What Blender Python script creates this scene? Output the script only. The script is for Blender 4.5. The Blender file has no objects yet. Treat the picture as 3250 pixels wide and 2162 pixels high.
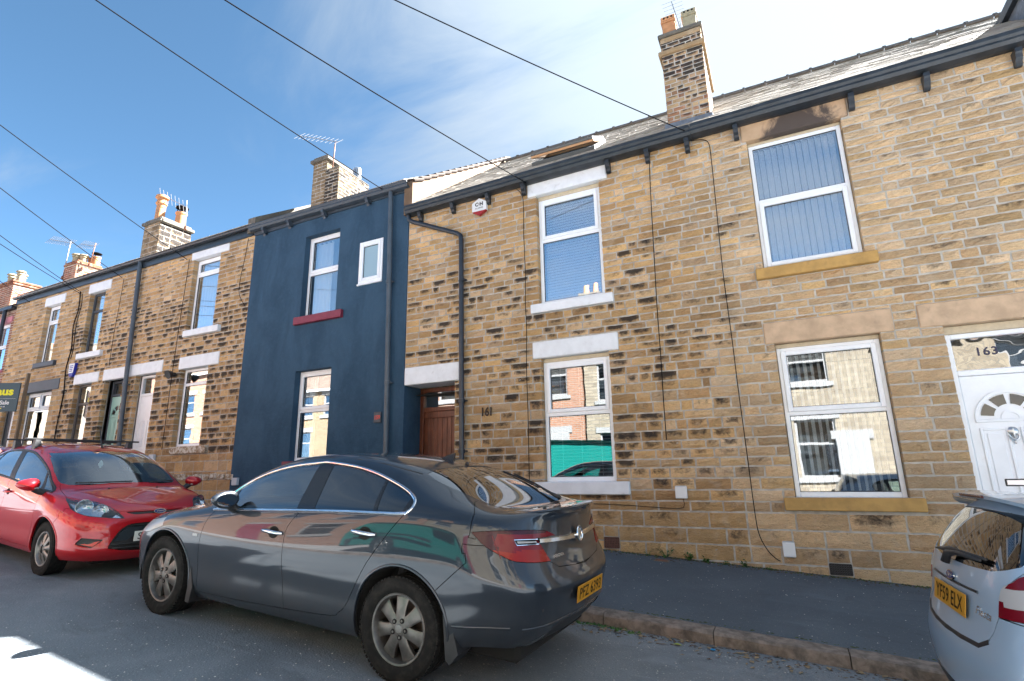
import bpy, bmesh, math, random
import numpy as np
from mathutils import Vector, Matrix, Quaternion
from mathutils.bvhtree import BVHTree
from mathutils.geometry import delaunay_2d_cdt
random.seed(7); rnd = random.Random(7)
PI = math.pi; R = math.radians
scene = bpy.context.scene
COL = scene.collection

# ------------------------------------------------------------------ camera
cam_d = bpy.data.cameras.new('camera'); cam = bpy.data.objects.new('camera', cam_d); COL.objects.link(cam)
scene.camera = cam
cam_d.sensor_fit = 'HORIZONTAL'; cam_d.sensor_width = 36.0; cam_d.lens = 36.0*1710.01/3250
cam_d.clip_start = 0.05; cam_d.clip_end = 3000
_y, _p, _r = R(26.07695), R(13.68126), R(-1.01818)
_f = Vector((-math.sin(_y)*math.cos(_p), math.cos(_y)*math.cos(_p), math.sin(_p)))
_rt = Vector((math.cos(_y), math.sin(_y), 0)); _u = _rt.cross(_f)
_R = _rt*math.cos(_r)+_u*math.sin(_r); _U = -_rt*math.sin(_r)+_u*math.cos(_r)
cam.matrix_world = Matrix(((_R.x, _U.x, -_f.x, 0), (_R.y, _U.y, -_f.y, -8.0), (_R.z, _U.z, -_f.z, 1.55), (0, 0, 0, 1)))
CAMP = Vector((0, -8.0, 1.55))
def cam_px(p):
    """pixel of a world point at 1024 wide (used only to rank stones by how large they show)"""
    d = Vector(p)-CAMP; z = d.dot(_f)
    if z < .2: return None
    k = 1710.01/3250*1024
    return 512+k*d.dot(_R)/z, 340.5-k*d.dot(_U)/z, k/z

# ------------------------------------------------------------------ sky, sun, exposure
SUN_DIR = Vector((.471, .570, .673)).normalized()
sun_el = math.asin(SUN_DIR.z); sun_az = math.atan2(SUN_DIR.x, SUN_DIR.y)
world = bpy.data.worlds.new('World'); scene.world = world; world.use_nodes = True
wt = world.node_tree; wt.nodes.clear()
def wn(t, **k):
    n = wt.nodes.new(t)
    for a, b in k.items(): setattr(n, a, b)
    return n
sky = wn('ShaderNodeTexSky', sky_type='NISHITA', sun_disc=False, sun_elevation=sun_el, sun_rotation=sun_az,
         altitude=120, air_density=0.30, dust_density=0.25, ozone_density=1.5)
tc = wn('ShaderNodeTexCoord')
sep = wn('ShaderNodeSeparateXYZ'); wt.links.new(tc.outputs['Generated'], sep.inputs[0])
# project the view direction on a cloud layer: xy / (z+0.12)
addz = wn('ShaderNodeMath', operation='ADD'); addz.inputs[1].default_value = .16; wt.links.new(sep.outputs['Z'], addz.inputs[0])
mx = wn('ShaderNodeMath', operation='MAXIMUM'); mx.inputs[1].default_value = .05; wt.links.new(addz.outputs[0], mx.inputs[0])
dx = wn('ShaderNodeMath', operation='DIVIDE'); wt.links.new(sep.outputs['X'], dx.inputs[0]); wt.links.new(mx.outputs[0], dx.inputs[1])
dy = wn('ShaderNodeMath', operation='DIVIDE'); wt.links.new(sep.outputs['Y'], dy.inputs[0]); wt.links.new(mx.outputs[0], dy.inputs[1])
cmb = wn('ShaderNodeCombineXYZ'); wt.links.new(dx.outputs[0], cmb.inputs[0]); wt.links.new(dy.outputs[0], cmb.inputs[1])
mp = wn('ShaderNodeMapping'); mp.inputs['Rotation'].default_value = (0, 0, R(34)); mp.inputs['Scale'].default_value = (.55, 1.25, 1)
mp.inputs['Location'].default_value = (1.7, .35, 0)
wt.links.new(cmb.outputs[0], mp.inputs[0])
n1 = wn('ShaderNodeTexNoise'); n1.inputs['Scale'].default_value = 1.9; n1.inputs['Detail'].default_value = 10; n1.inputs['Roughness'].default_value = .60; n1.inputs['Distortion'].default_value = .9
wt.links.new(mp.outputs[0], n1.inputs['Vector'])
n2 = wn('ShaderNodeTexNoise'); n2.inputs['Scale'].default_value = .42; n2.inputs['Detail'].default_value = 3
wt.links.new(mp.outputs[0], n2.inputs['Vector'])
# thin cloud thickens towards the sun side of the sky
sdir = wn('ShaderNodeVectorMath', operation='DOT_PRODUCT'); wt.links.new(tc.outputs['Generated'], sdir.inputs[0]); sdir.inputs[1].default_value = tuple(SUN_DIR)
veil = wn('ShaderNodeMapRange'); veil.interpolation_type = 'SMOOTHSTEP'
veil.inputs['From Min'].default_value = .30; veil.inputs['From Max'].default_value = .92; veil.inputs['To Min'].default_value = -.05; veil.inputs['To Max'].default_value = .46
wt.links.new(sdir.outputs['Value'], veil.inputs['Value'])
ns = wn('ShaderNodeMath', operation='MULTIPLY_ADD'); wt.links.new(n2.outputs['Fac'], ns.inputs[0]); ns.inputs[1].default_value = .75
ofs = wn('ShaderNodeMath', operation='ADD'); wt.links.new(n1.outputs['Fac'], ofs.inputs[0]); wt.links.new(veil.outputs[0], ofs.inputs[1])
wt.links.new(ofs.outputs[0], ns.inputs[2])
cr = wn('ShaderNodeMapRange'); cr.interpolation_type = 'SMOOTHSTEP'
cr.inputs['From Min'].default_value = .72; cr.inputs['From Max'].default_value = 1.30; cr.inputs['To Min'].default_value = 0; cr.inputs['To Max'].default_value = .92
wt.links.new(ns.outputs[0], cr.inputs['Value'])
hs = wn('ShaderNodeHueSaturation'); hs.inputs['Hue'].default_value = .482; hs.inputs['Saturation'].default_value = 1.06; hs.inputs['Value'].default_value = 1.0
wt.links.new(sky.outputs[0], hs.inputs['Color'])
mixc = wn('ShaderNodeMix', data_type='RGBA'); wt.links.new(cr.outputs[0], mixc.inputs['Factor']); wt.links.new(hs.outputs[0], mixc.inputs['A'])
fwd = wn('ShaderNodeMapRange'); fwd.interpolation_type = 'SMOOTHSTEP'
for a_, b_ in (('From Min', .45), ('From Max', .97), ('To Min', .80), ('To Max', 1.25)): fwd.inputs[a_].default_value = b_
wt.links.new(sdir.outputs['Value'], fwd.inputs['Value'])
cc = wn('ShaderNodeVectorMath', operation='SCALE'); cc.inputs[0].default_value = (1.42, 1.66, 1.90); wt.links.new(fwd.outputs[0], cc.inputs['Scale']); wt.links.new(cc.outputs[0], mixc.inputs['B'])
bg = wn('ShaderNodeBackground'); bg.inputs["Strength"].default_value = .05
wt.links.new(mixc.outputs['Result'], bg.inputs['Color'])
wo = wn('ShaderNodeOutputWorld'); wt.links.new(bg.outputs[0], wo.inputs['Surface'])

sun_d = bpy.data.lights.new('sun', 'SUN'); sun_d.energy = 5.0; sun_d.angle = R(.53); sun_d.color = (1, .98, .95)
sun = bpy.data.objects.new('sun', sun_d); COL.objects.link(sun)
sun.location = SUN_DIR*60; sun.rotation_euler = SUN_DIR.to_track_quat('Z', 'Y').to_euler()
vs = scene.view_settings; vs.view_transform = 'Standard'; vs.look = 'None'; vs.gamma = 1; vs.exposure = 3.55
vs.use_curve_mapping = False
scene.cycles.max_bounces = 8; scene.cycles.diffuse_bounces = 4; scene.cycles.glossy_bounces = 4; scene.cycles.transparent_max_bounces = 12
scene.cycles.caustics_reflective = False; scene.cycles.caustics_refractive = False
try:
    scene.cycles.use_denoising = True; scene.cycles.denoiser = 'OPENIMAGEDENOISE'
except Exception: pass

# ------------------------------------------------------------------ helpers: materials
def mat(name):
    m = bpy.data.materials.new(name); m.use_nodes = True
    nt = m.node_tree; nt.nodes.clear()
    out = nt.nodes.new('ShaderNodeOutputMaterial'); b = nt.nodes.new('ShaderNodeBsdfPrincipled')
    nt.links.new(b.outputs[0], out.inputs[0])
    return m, nt, b, out
def nd(nt, t, ins=None, **k):
    n = nt.nodes.new(t)
    for a, b in k.items(): setattr(n, a, b)
    for a, b in (ins or {}).items():
        if hasattr(b, 'is_output') or isinstance(b, bpy.types.NodeSocket): nt.links.new(b, n.inputs[a])
        else: n.inputs[a].default_value = b
    return n
def noise(nt, scale, detail=4, rough=.55, dist=0, vec=None, sc=None):
    if vec is None:
        vec = nd(nt, 'ShaderNodeNewGeometry').outputs['Position']
    if sc: vec = nd(nt, 'ShaderNodeMapping', {'Vector': vec, 'Scale': sc}).outputs[0]
    return nd(nt, 'ShaderNodeTexNoise', {'Vector': vec, 'Scale': scale, 'Detail': detail, 'Roughness': rough, 'Distortion': dist}).outputs['Fac']
def rng(nt, v, a, b, c=0., d=1., smooth=True):
    return nd(nt, 'ShaderNodeMapRange', {'Value': v, 'From Min': a, 'From Max': b, 'To Min': c, 'To Max': d}, interpolation_type='SMOOTHSTEP' if smooth else 'LINEAR').outputs[0]
def mth(nt, op, a, b=0., c=0.):
    n = nt.nodes.new('ShaderNodeMath'); n.operation = op
    for i, v in enumerate((a, b, c)):
        if isinstance(v, bpy.types.NodeSocket): nt.links.new(v, n.inputs[i])
        elif i < len(n.inputs): n.inputs[i].default_value = v
    return n.outputs[0]
def mixrgb(nt, f, a, b, bt='MIX'):
    n = nd(nt, 'ShaderNodeMix', data_type='RGBA', blend_type=bt)
    for k, v in (('Factor', f), ('A', a), ('B', b)):
        s = [x for x in n.inputs if x.name == k and (x.type == 'RGBA' or k == 'Factor' and x.type == 'VALUE')][0]
        if isinstance(v, bpy.types.NodeSocket): nt.links.new(v, s)
        else: s.default_value = (*v, 1) if k != 'Factor' else v
    return [o for o in n.outputs if o.type == 'RGBA'][0]
def bump(nt, b, h, strength=.3, dist=.01, extra=None):
    n = nd(nt, 'ShaderNodeBump', {'Height': h, 'Strength': strength, 'Distance': dist})
    if extra: nt.links.new(extra, n.inputs['Normal'])
    nt.links.new(n.outputs[0], b.inputs['Normal']); return n.outputs[0]
def simple(name, col, rough=.5, metal=0., var=.0, vscale=20, bmp=0., bscale=80, coat=0., spec=None, dirt=None):
    m, nt, b, o = mat(name)
    b.inputs['Roughness'].default_value = rough; b.inputs['Metallic'].default_value = metal
    c = None
    if var:
        n = noise(nt, vscale, 5)
        c = mixrgb(nt, rng(nt, n, .3, .7), tuple(x*(1-var) for x in col), tuple(min(1, x*(1+var)) for x in col))
    if dirt:
        n = noise(nt, dirt[1], 6, .65, .4)
        c = mixrgb(nt, rng(nt, n, dirt[2], dirt[3], 0, dirt[4]), c if c is not None else col, dirt[0])
    if c is not None: nt.links.new(c, b.inputs['Base Color'])
    else: b.inputs['Base Color'].default_value = (*col, 1)
    if bmp: bump(nt, b, noise(nt, bscale, 4), bmp, .004)
    if coat: b.inputs['Coat Weight'].default_value = coat; b.inputs['Coat Roughness'].default_value = .03
    if spec is not None: b.inputs['Specular IOR Level'].default_value = spec
    return m

# ------------------------------------------------------------------ helpers: objects
def empty(name, loc=(0, 0, 0), label=None, cat=None, group=None, rot=None):
    o = bpy.data.objects.new(name, None); COL.objects.link(o); o.empty_display_size = .2
    o.location = loc
    if rot: o.rotation_euler = rot
    tag(o, label, cat, group); return o
def tag(o, label=None, cat=None, group=None, kind=None):
    if label: o['label'] = label
    if cat: o['category'] = cat
    if group: o['group'] = group
    if kind: o['kind'] = kind
    return o
def link(name, me, parent=None, loc=None):
    """mesh given in world coordinates; a parent Empty is unrotated or the mesh is already local"""
    o = bpy.data.objects.new(name, me); COL.objects.link(o)
    if parent is not None:
        o.parent = parent
    if loc: o.location = loc
    return o
def local(o, parent):
    """place world-coordinate mesh o under parent chain without moving it (parents are only translated)"""
    off = Vector((0, 0, 0)); p = parent
    while p is not None: off += p.location; p = p.parent
    o.location = -off
    return o
class MB:
    def __init__(s): s.v = []; s.f = []; s.mi = []; s.mats = []; s.uv = None
    def m(s, mt):
        if mt not in s.mats: s.mats.append(mt)
        return s.mats.index(mt)
    def add(s, vs, fs, mt):
        k = len(s.v); i = s.m(mt); s.v += [tuple(v) for v in vs]; s.f += [tuple(k+a for a in f) for f in fs]; s.mi += [i]*len(fs)
    def quad(s, a, b, c, d, mt): s.add([a, b, c, d], [(0, 1, 2, 3)], mt)
    def box(s, x0, x1, y0, y1, z0, z1, mt, M=None):
        vs = [Vector((x, y, z)) for z in (z0, z1) for y in (y0, y1) for x in (x0, x1)]
        if M is not None: vs = [M @ v for v in vs]
        s.add(vs, [(0, 2, 3, 1), (4, 5, 7, 6), (0, 1, 5, 4), (2, 6, 7, 3), (0, 4, 6, 2), (1, 3, 7, 5)], mt)
    def bbox(s, x0, x1, y0, y1, z0, z1, mt, bv=.005, M=None):
        """box with chamfered edges"""
        bv = min(bv, (x1-x0)*.4, (y1-y0)*.4, (z1-z0)*.4)
        X = (x0, x0+bv, x1-bv, x1); Y = (y0, y0+bv, y1-bv, y1); Z = (z0, z0+bv, z1-bv, z1)
        idx = {}; vs = []
        def V(i, j, k):
            if (i, j, k) not in idx:
                idx[(i, j, k)] = len(vs); p = Vector((X[i], Y[j], Z[k])); vs.append(M @ p if M is not None else p)
            return idx[(i, j, k)]
        fs = []
        for ax in range(3):
            for sd in (0, 3):
                q = []
                for a, b in ((1, 1), (2, 1), (2, 2), (1, 2)):
                    c = [0, 0, 0]; c[ax] = sd; c[(ax+1) % 3] = a; c[(ax+2) % 3] = b; q.append(V(*c))
                fs.append(q if sd == 3 else q[::-1])
        for ax in range(3):
            b_, c_ = (ax+1) % 3, (ax+2) % 3
            for sb in (0, 3):
                for sc_ in (0, 3):
                    ib = 1 if sb == 0 else 2; ic = 1 if sc_ == 0 else 2
                    q = []
                    for (t, B, C) in ((1, sb, ic), (2, sb, ic), (2, ib, sc_), (1, ib, sc_)):
                        k = [0, 0, 0]; k[ax] = t; k[b_] = B; k[c_] = C; q.append(V(*k))
                    fs.append(q if (sb == 3) == (sc_ == 3) else q[::-1])
        for i in (0, 3):
            for j in (0, 3):
                for k in (0, 3):
                    a = 1 if i == 0 else 2; b = 1 if j == 0 else 2; c = 1 if k == 0 else 2
                    q = [V(i, b, c), V(a, j, c), V(a, b, k)]
                    fs.append(q if ((i == 3)+(j == 3)+(k == 3)) % 2 == 1 else q[::-1])
        s.add(vs, fs, mt)
    def tube(s, pts, r, mt, n=8, cap=True):
        pts = [Vector(p) for p in pts]; rings = []
        prev = None
        for i, p in enumerate(pts):
            d = (pts[min(i+1, len(pts)-1)]-pts[max(i-1, 0)]).normalized()
            if prev is None:
                a = d.orthogonal().normalized()
            else:
                a = (prev-d*prev.dot(d)).normalized()
            prev = a; b = d.cross(a)
            rr = r[i] if isinstance(r, (list, tuple)) else r
            rings.append([p+(a*math.cos(2*PI*k/n)+b*math.sin(2*PI*k/n))*rr for k in range(n)])
        vs = [v for rg in rings for v in rg]
        fs = [(i*n+k, i*n+(k+1) % n, (i+1)*n+(k+1) % n, (i+1)*n+k) for i in range(len(pts)-1) for k in range(n)]
        if cap: fs += [tuple(range(n))[::-1], tuple((len(pts)-1)*n+k for k in range(n))]
        s.add(vs, fs, mt)
    def lathe(s, prof, mt, n=24, M=None, closed=False, a0=0, a1=2*PI):
        """profile (r, h) around local z"""
        full = abs(a1-a0-2*PI) < 1e-6
        m_ = n if full else n+1
        vs = []
        for k in range(m_):
            t = a0+(a1-a0)*k/n
            for r, h in prof:
                p = Vector((r*math.cos(t), r*math.sin(t), h)); vs.append(M @ p if M is not None else p)
        L = len(prof); fs = []
        for k in range(n):
            k2 = (k+1) % m_
            for i in range(L-1 if not closed else L):
                j = (i+1) % L
                fs.append((k*L+i, k2*L+i, k2*L+j, k*L+j))
        s.add(vs, fs, mt)
    def prism(s, poly, d, mt, M=None):
        """2D polygon (x,y) extruded in z from 0 to d"""
        n = len(poly); vs = [Vector((x, y, 0)) for x, y in poly]+[Vector((x, y, d)) for x, y in poly]
        if M is not None: vs = [M @ v for v in vs]
        s.add(vs, [tuple(range(n))[::-1], tuple(range(n, 2*n))]+[(i, (i+1) % n, n+(i+1) % n, n+i) for i in range(n)], mt)
    def mesh(s, name, smooth=False):
        me = bpy.data.meshes.new(name); me.from_pydata([tuple(v) for v in s.v], [], s.f)
        for m_ in s.mats: me.materials.append(m_)
        me.polygons.foreach_set('material_index', s.mi)
        if smooth is True: me.shade_smooth()
        me.update()
        if smooth and smooth is not True: me.shade_smooth(); me.set_sharp_from_angle(angle=smooth)
        return me
    def obj(s, name, parent=None, smooth=False, world=True, **k):
        o = link(name, s.mesh(name, smooth), parent)
        if parent is not None and world: local(o, parent)
        tag(o, **k); return o
def text_geo(txt, size, depth=0., shear=0., align='CENTER', spacing=1.0, bold=0., xs=1.0):
    cu = bpy.data.curves.new('t', 'FONT'); cu.body = txt; cu.size = size; cu.extrude = depth; cu.shear = shear
    cu.align_x = align; cu.align_y = 'CENTER'; cu.space_character = spacing; cu.offset = bold; cu.resolution_u = 3
    o = bpy.data.objects.new('t', cu); COL.objects.link(o)
    dg = bpy.context.evaluated_depsgraph_get(); me = bpy.data.meshes.new_from_object(o.evaluated_get(dg))
    vs = [Vector((v.co.x*xs, v.co.y, v.co.z)) for v in me.vertices]; fs = [tuple(p.vertices) for p in me.polygons]
    bpy.data.objects.remove(o); bpy.data.curves.remove(cu); bpy.data.meshes.remove(me)
    return vs, fs
def put_text(mb, txt, size, mt, M, **k):
    vs, fs = text_geo(txt, size, **k); mb.add([M @ v for v in vs], fs, mt)
def frame3(o, xdir, ydir):
    """matrix with local x, y along given world directions"""
    x = Vector(xdir).normalized(); z = x.cross(Vector(ydir)).normalized(); y = z.cross(x)
    return Matrix(((x.x, y.x, z.x, o[0]), (x.y, y.y, z.y, o[1]), (x.z, y.z, z.z, o[2]), (0, 0, 0, 1)))
FACE = lambda x, y, z: frame3((x, y, z), (1, 0, 0), (0, 0, 1))      # local z points to -y (the street)

SL = .061
def road_z(x, y): return .044-SL*x+.010*(y+3.8)
def wall_z(x): return .282-.0635*x
def pave_z(x, y): return wall_z(x)+.05*y
# ================================================================== materials
def make_stone_mat(name, pal, soot=(.026, .024, .025), rough=.88, sootk=1.0, vein=.18, bs=1.0):
    m, nt, b, o = mat(name)
    at = nd(nt, 'ShaderNodeAttribute', attribute_name='Tint'); sp = nd(nt, 'ShaderNodeSeparateColor', {'Color': at.outputs['Color']})
    uv = nd(nt, 'ShaderNodeUVMap').outputs[0]; su = nd(nt, 'ShaderNodeSeparateXYZ', {'Vector': uv})
    cr = nd(nt, 'ShaderNodeValToRGB', {'Fac': sp.outputs[0]}); e = cr.color_ramp.elements
    while len(e) < len(pal): e.new(.5)
    for i, c in enumerate(pal): e[i].position = i/(len(pal)-1); e[i].color = (*c, 1)
    g = nd(nt, 'ShaderNodeNewGeometry').outputs['Position']
    val = mth(nt, 'MULTIPLY_ADD', sp.outputs[2], .52, .80)
    c = mixrgb(nt, 1.0, cr.outputs[0], nd(nt, 'ShaderNodeCombineXYZ', {0: val, 1: val, 2: val}).outputs[0], 'MULTIPLY')
    # bedding veins and rusty blotches
    v = noise(nt, 13, 7, .68, 1.6, g, (1, 1, 3.2))
    c = mixrgb(nt, rng(nt, v, .52, .70, 0, vein*2.6), c, (.30, .155, .065))
    v2 = noise(nt, 24, 5, .7, 2.2, g, (1, 1, 3.6)); v2 = mth(nt, 'ABSOLUTE', mth(nt, 'SUBTRACT', v2, .5))
    c = mixrgb(nt, rng(nt, v2, .030, .0, 0, .42), c, (.19, .115, .06))
    w = noise(nt, 5.5, 5, .6, .4, g)
    c = mixrgb(nt, rng(nt, w, .48, .70, 0, .42), c, (.60, .475, .34)); lw_ = noise(nt, .75, 4, .6, .4, g); lv = rng(nt, lw_, .3, .7, .82, 1.14)
    c = mixrgb(nt, 1.0, c, nd(nt, 'ShaderNodeCombineXYZ', {0: lv, 1: lv, 2: lv}).outputs[0], 'MULTIPLY')
    fine = noise(nt, 95, 5, .7, 0, g)
    c = mixrgb(nt, rng(nt, fine, .34, .74, 0, .26), c, (.24, .15, .08))
    sn = noise(nt, 12, 8, .72, .5, g, (1, 1, 1.15)); sv = rng(nt, su.outputs[1], .10, .60, -.10, .17)
    sx = mth(nt, 'ABSOLUTE', mth(nt, 'SUBTRACT', su.outputs[0], .5)); sx = rng(nt, sx, .20, .5, .10, -.14)
    s = mth(nt, 'ADD', mth(nt, 'ADD', mth(nt, 'MULTIPLY', sp.outputs[1], .78*sootk), sn), mth(nt, 'ADD', sv, sx))
    c = mixrgb(nt, rng(nt, s, .98, 1.42, 0, .93), c, soot)
    nt.links.new(c, b.inputs['Base Color']); b.inputs['Roughness'].default_value = rough; b.inputs['Specular IOR Level'].default_value = .25
    h1 = noise(nt, 26, 7, .62, .5, g, (1, 1, 1.9)); h2 = noise(nt, 130, 4, .6, 0, g)
    h = mth(nt, 'MULTIPLY_ADD', h2, .22, h1)
    bump(nt, b, h, 1.0*bs, .034)
    return m
M_STONE = make_stone_mat('sandstone', [(.40, .245, .12), (.57, .365, .175), (.63, .405, .185), (.64, .45, .26), (.57, .405, .26)])
M_STONE_PALE = make_stone_mat('pale_sandstone', [(.53, .345, .190), (.65, .450, .255), (.69, .49, .295), (.69, .52, .345), (.66, .445, .215)], sootk=.9)
M_STONE_DARK = make_stone_mat('sooty_stone', [(.18, .13, .08), (.28, .20, .115), (.23, .16, .09), (.31, .23, .145), (.16, .12, .08)], sootk=1.1)
M_BRICK = make_stone_mat('red_brick', [(.23, .075, .045), (.30, .105, .06), (.26, .085, .055), (.33, .13, .08), (.21, .07, .05)], sootk=.8, bs=.5)
M_CHBRICK = make_stone_mat('buff_brick', [(.46, .32, .18), (.52, .35, .19), (.42, .28, .16), (.32, .14, .085), (.50, .36, .22)], sootk=1.15, bs=.5)
M_MORTAR = simple('grey_lime_mortar', (.45, .415, .365), .95, var=.22, vscale=9, bmp=.6, bscale=150)
M_MORTAR_PINK = simple('pink_cement_mortar', (.40, .29, .24), .95, var=.18, vscale=9, bmp=.6, bscale=150)
M_MORTAR_PALE = simple('pale_mortar', (.48, .45, .40), .95, var=.18, vscale=8, bmp=.6, bscale=150)
M_WHITE = simple('white_masonry_paint', (.75, .785, .83), .62, var=.05, vscale=6, bmp=.35, bscale=60, dirt=((.36, .36, .35), 7, .56, .80, .45))
M_WHITE_OLD = simple('flaking_white_paint', (.60, .57, .50), .8, bmp=.8, bscale=45, dirt=((.25, .17, .095), 14, .40, .58, .95))
M_LINTEL = simple('dressed_sandstone', (.54, .385, .255), .85, var=.16, vscale=5, bmp=.4, bscale=90, dirt=((.30, .22, .165), 6, .56, .78, .6))
M_SILL = simple('painted_ochre_sill', (.46, .275, .085), .7, var=.14, vscale=7, bmp=.35, bscale=70, dirt=((.27, .165, .07), 9, .55, .75, .6))
def make_soot_lintel():
    m, nt, b, o = mat('sooty_dressed_sandstone')
    g = nd(nt, 'ShaderNodeTexCoord').outputs['Generated']; s = nd(nt, 'ShaderNodeSeparateXYZ', {'Vector': g})
    e = mth(nt, 'ABSOLUTE', mth(nt, 'SUBTRACT', s.outputs[0], .56)); n = noise(nt, 3.2, 6, .66, .6, None, (1, 1, .7))
    k = mth(nt, 'ADD', mth(nt, 'SUBTRACT', .62, mth(nt, 'MULTIPLY', e, 1.25)), mth(nt, 'MULTIPLY', mth(nt, 'SUBTRACT', n, .5), 1.3))
    k = mth(nt, 'ADD', k, mth(nt, 'MULTIPLY', mth(nt, 'SUBTRACT', .5, s.outputs[2]), .22))
    n2 = noise(nt, 5, 5, .6)
    c = mixrgb(nt, rng(nt, n2, .35, .7), (.48, .325, .20), (.55, .385, .25))
    c = mixrgb(nt, rng(nt, k, .12, .42, 0, .93), c, (.048, .040, .040))
    nt.links.new(c, b.inputs['Base Color']); b.inputs['Roughness'].default_value = .85
    bump(nt, b, noise(nt, 80, 4), .35, .005); return m
M_SOOTLINTEL = make_soot_lintel()
def make_render():
    m, nt, b, o = mat('dark_blue_grey_render')
    n = noise(nt, 1.6, 6, .65, .5, None, (1, 1, .45)); n2 = noise(nt, 11, 6, .7)
    c = mixrgb(nt, rng(nt, n, .3, .72), (.030, .066, .112), (.048, .098, .160))
    c = mixrgb(nt, rng(nt, n2, .45, .75, 0, .35), c, (.060, .114, .178))
    nt.links.new(c, b.inputs['Base Color']); b.inputs['Roughness'].default_value = .85; b.inputs['Specular IOR Level'].default_value = .15
    h = mth(nt, 'MULTIPLY_ADD', noise(nt, 48, 5, .65), 1.0, mth(nt, 'MULTIPLY', noise(nt, 4.5, 4), 1.6))
    bump(nt, b, h, .9, .016); return m
M_RENDER = make_render()
M_CREAM = simple('peach_cement_render', (.155, .100, .062), .9, var=.16, vscale=3, bmp=.4, bscale=50, dirt=((.33, .22, .14), 3, .5, .7, .6))
M_CEMENT = simple('grey_cement_coping', (.12, .108, .09), .92, var=.2, vscale=4, bmp=.5, bscale=50)
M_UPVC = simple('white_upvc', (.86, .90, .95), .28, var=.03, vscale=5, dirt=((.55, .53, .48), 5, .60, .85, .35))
M_GREYUP = simple('grey_brown_upvc', (.075, .075, .078), .35)
M_BEAD = simple('black_rubber_gasket', (.02, .02, .022), .6)
M_TRIM = simple('cream_timber_trim', (.55, .47, .34), .6, var=.08)
M_GUTTER = simple('black_gutter_paint', (.022, .028, .036), .42, var=.3, vscale=6, dirt=((.16, .16, .15), 7, .60, .82, .5), bmp=.25, bscale=30)
M_FASCIA = simple('blue_black_fascia', (.030, .045, .062), .35, var=.2, vscale=3)
M_PIPE = simple('black_plastic_pipe', (.020, .027, .038), .35, var=.2, vscale=8)
M_PIPEGREY = simple('dark_grey_pipe', (.062, .082, .105), .45, var=.15, vscale=5)
M_GREYPAINT = simple('slate_grey_paint', (.045, .060, .080), .5, var=.1, vscale=5)
M_MAROON = simple('maroon_paint', (.20, .022, .045), .42, var=.12, vscale=9)
M_PINK = simple('pink_painted_stone', (.55, .22, .26), .6, var=.1)
M_LEAD = simple('lead_flashing', (.17, .19, .22), .5, metal=.3, var=.25, vscale=12)
M_TERRA = simple('terracotta', (.50, .235, .105), .8, var=.15, vscale=8, bmp=.2, dirt=((.19, .13, .08), 7, .55, .8, .5))
M_BUFFPOT = simple('buff_clay_pot', (.33, .29, .19), .85, var=.18, vscale=8, dirt=((.13, .12, .09), 8, .5, .7, .6))
M_STEEL = simple('stainless_cowl', (.55, .56, .57), .3, metal=.9)
M_ALU = simple('aerial_aluminium', (.26, .27, .29), .45, metal=.6)
M_RUST = simple('rusty_mast', (.20, .085, .05), .8, var=.3)
M_CABLE = simple('black_cable', (.010, .010, .012), .9, spec=.05)
M_WHITEPL = simple('white_plastic', (.72, .74, .75), .4)
M_GREYPL = simple('grey_plastic_cover', (.52, .56, .60), .45)
M_REDPL = simple('red_plastic', (.33, .018, .02), .4)
M_BLUEPL = simple('blue_plastic', (.015, .03, .36), .35)
M_BLACK = simple('black_print', (.012, .012, .013), .5)
M_MAHOG = None
def make_wood():
    m, nt, b, o = mat('mahogany_stained_boards')
    g = nd(nt, 'ShaderNodeNewGeometry').outputs['Position']
    n = noise(nt, 26, 7, .65, 1.2, g, (1, 1, .10)); n2 = noise(nt, 3, 4, .6, 0, g)
    c = mixrgb(nt, rng(nt, n, .32, .70), (.085, .022, .010), (.205, .062, .026)); c = mixrgb(nt, rng(nt, n2, .45, .7, 0, .45), c, (.055, .016, .009))
    nt.links.new(c, b.inputs['Base Color']); b.inputs['Roughness'].default_value = .42; bump(nt, b, n, .25, .004); return m
M_MAHOG = make_wood()
def make_glass(name, refl=.32, tint=(.75, .80, .82), wav=.5, fr=.5, rough=0.0, pw=1.6):
    """window glass: mirror reflection over a tinted see-through pane, slightly wavy like float glass units"""
    m, nt, b, o = mat(name); nt.nodes.remove(b)
    lw = nd(nt, 'ShaderNodeLayerWeight', {'Blend': fr})
    fac = mth(nt, 'MULTIPLY_ADD', mth(nt, 'POWER', lw.outputs['Facing'], pw), 1.0-refl, refl)
    gl = nd(nt, 'ShaderNodeBsdfGlossy', {'Roughness': rough, 'Color': (.95, .97, 1, 1)}); tr = nd(nt, 'ShaderNodeBsdfTransparent', {'Color': (*tint, 1)})
    if wav:
        h = noise(nt, 1.7, 2, .5); bp = nd(nt, 'ShaderNodeBump', {'Height': h, 'Strength': .25*wav, 'Distance': .02})
        nt.links.new(bp.outputs[0], gl.inputs['Normal'])
    mx_ = nd(nt, 'ShaderNodeMixShader', {0: fac, 1: tr.outputs[0], 2: gl.outputs[0]}); nt.links.new(mx_.outputs[0], o.inputs[0]); return m
M_GLASS = make_glass('window_glass', .20, (.90, .93, .94), .13, fr=.5)
M_GLASSUP = make_glass('upper_window_glass', .34, (.95, .96, .97), .2, fr=.5)
M_GLASSDK = make_glass('obscured_glass', .30, (.35, .42, .46), .3, rough=.06)
M_FROST = simple('frosted_glass', (.30, .44, .52), .18, spec=.8)
M_GLASSWAVE = make_glass('rippled_glass', .26, (.3, .3, .26), 3.2)
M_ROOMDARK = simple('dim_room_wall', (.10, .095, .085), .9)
M_BLIND = simple('pale_fabric_blind', (.86, .88, .89), .8)
M_VENET = simple('white_venetian_slat', (.82, .84, .85), .5)
M_SLATSGREY = simple('grey_venetian_slat', (.42, .43, .43), .45)
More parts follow.
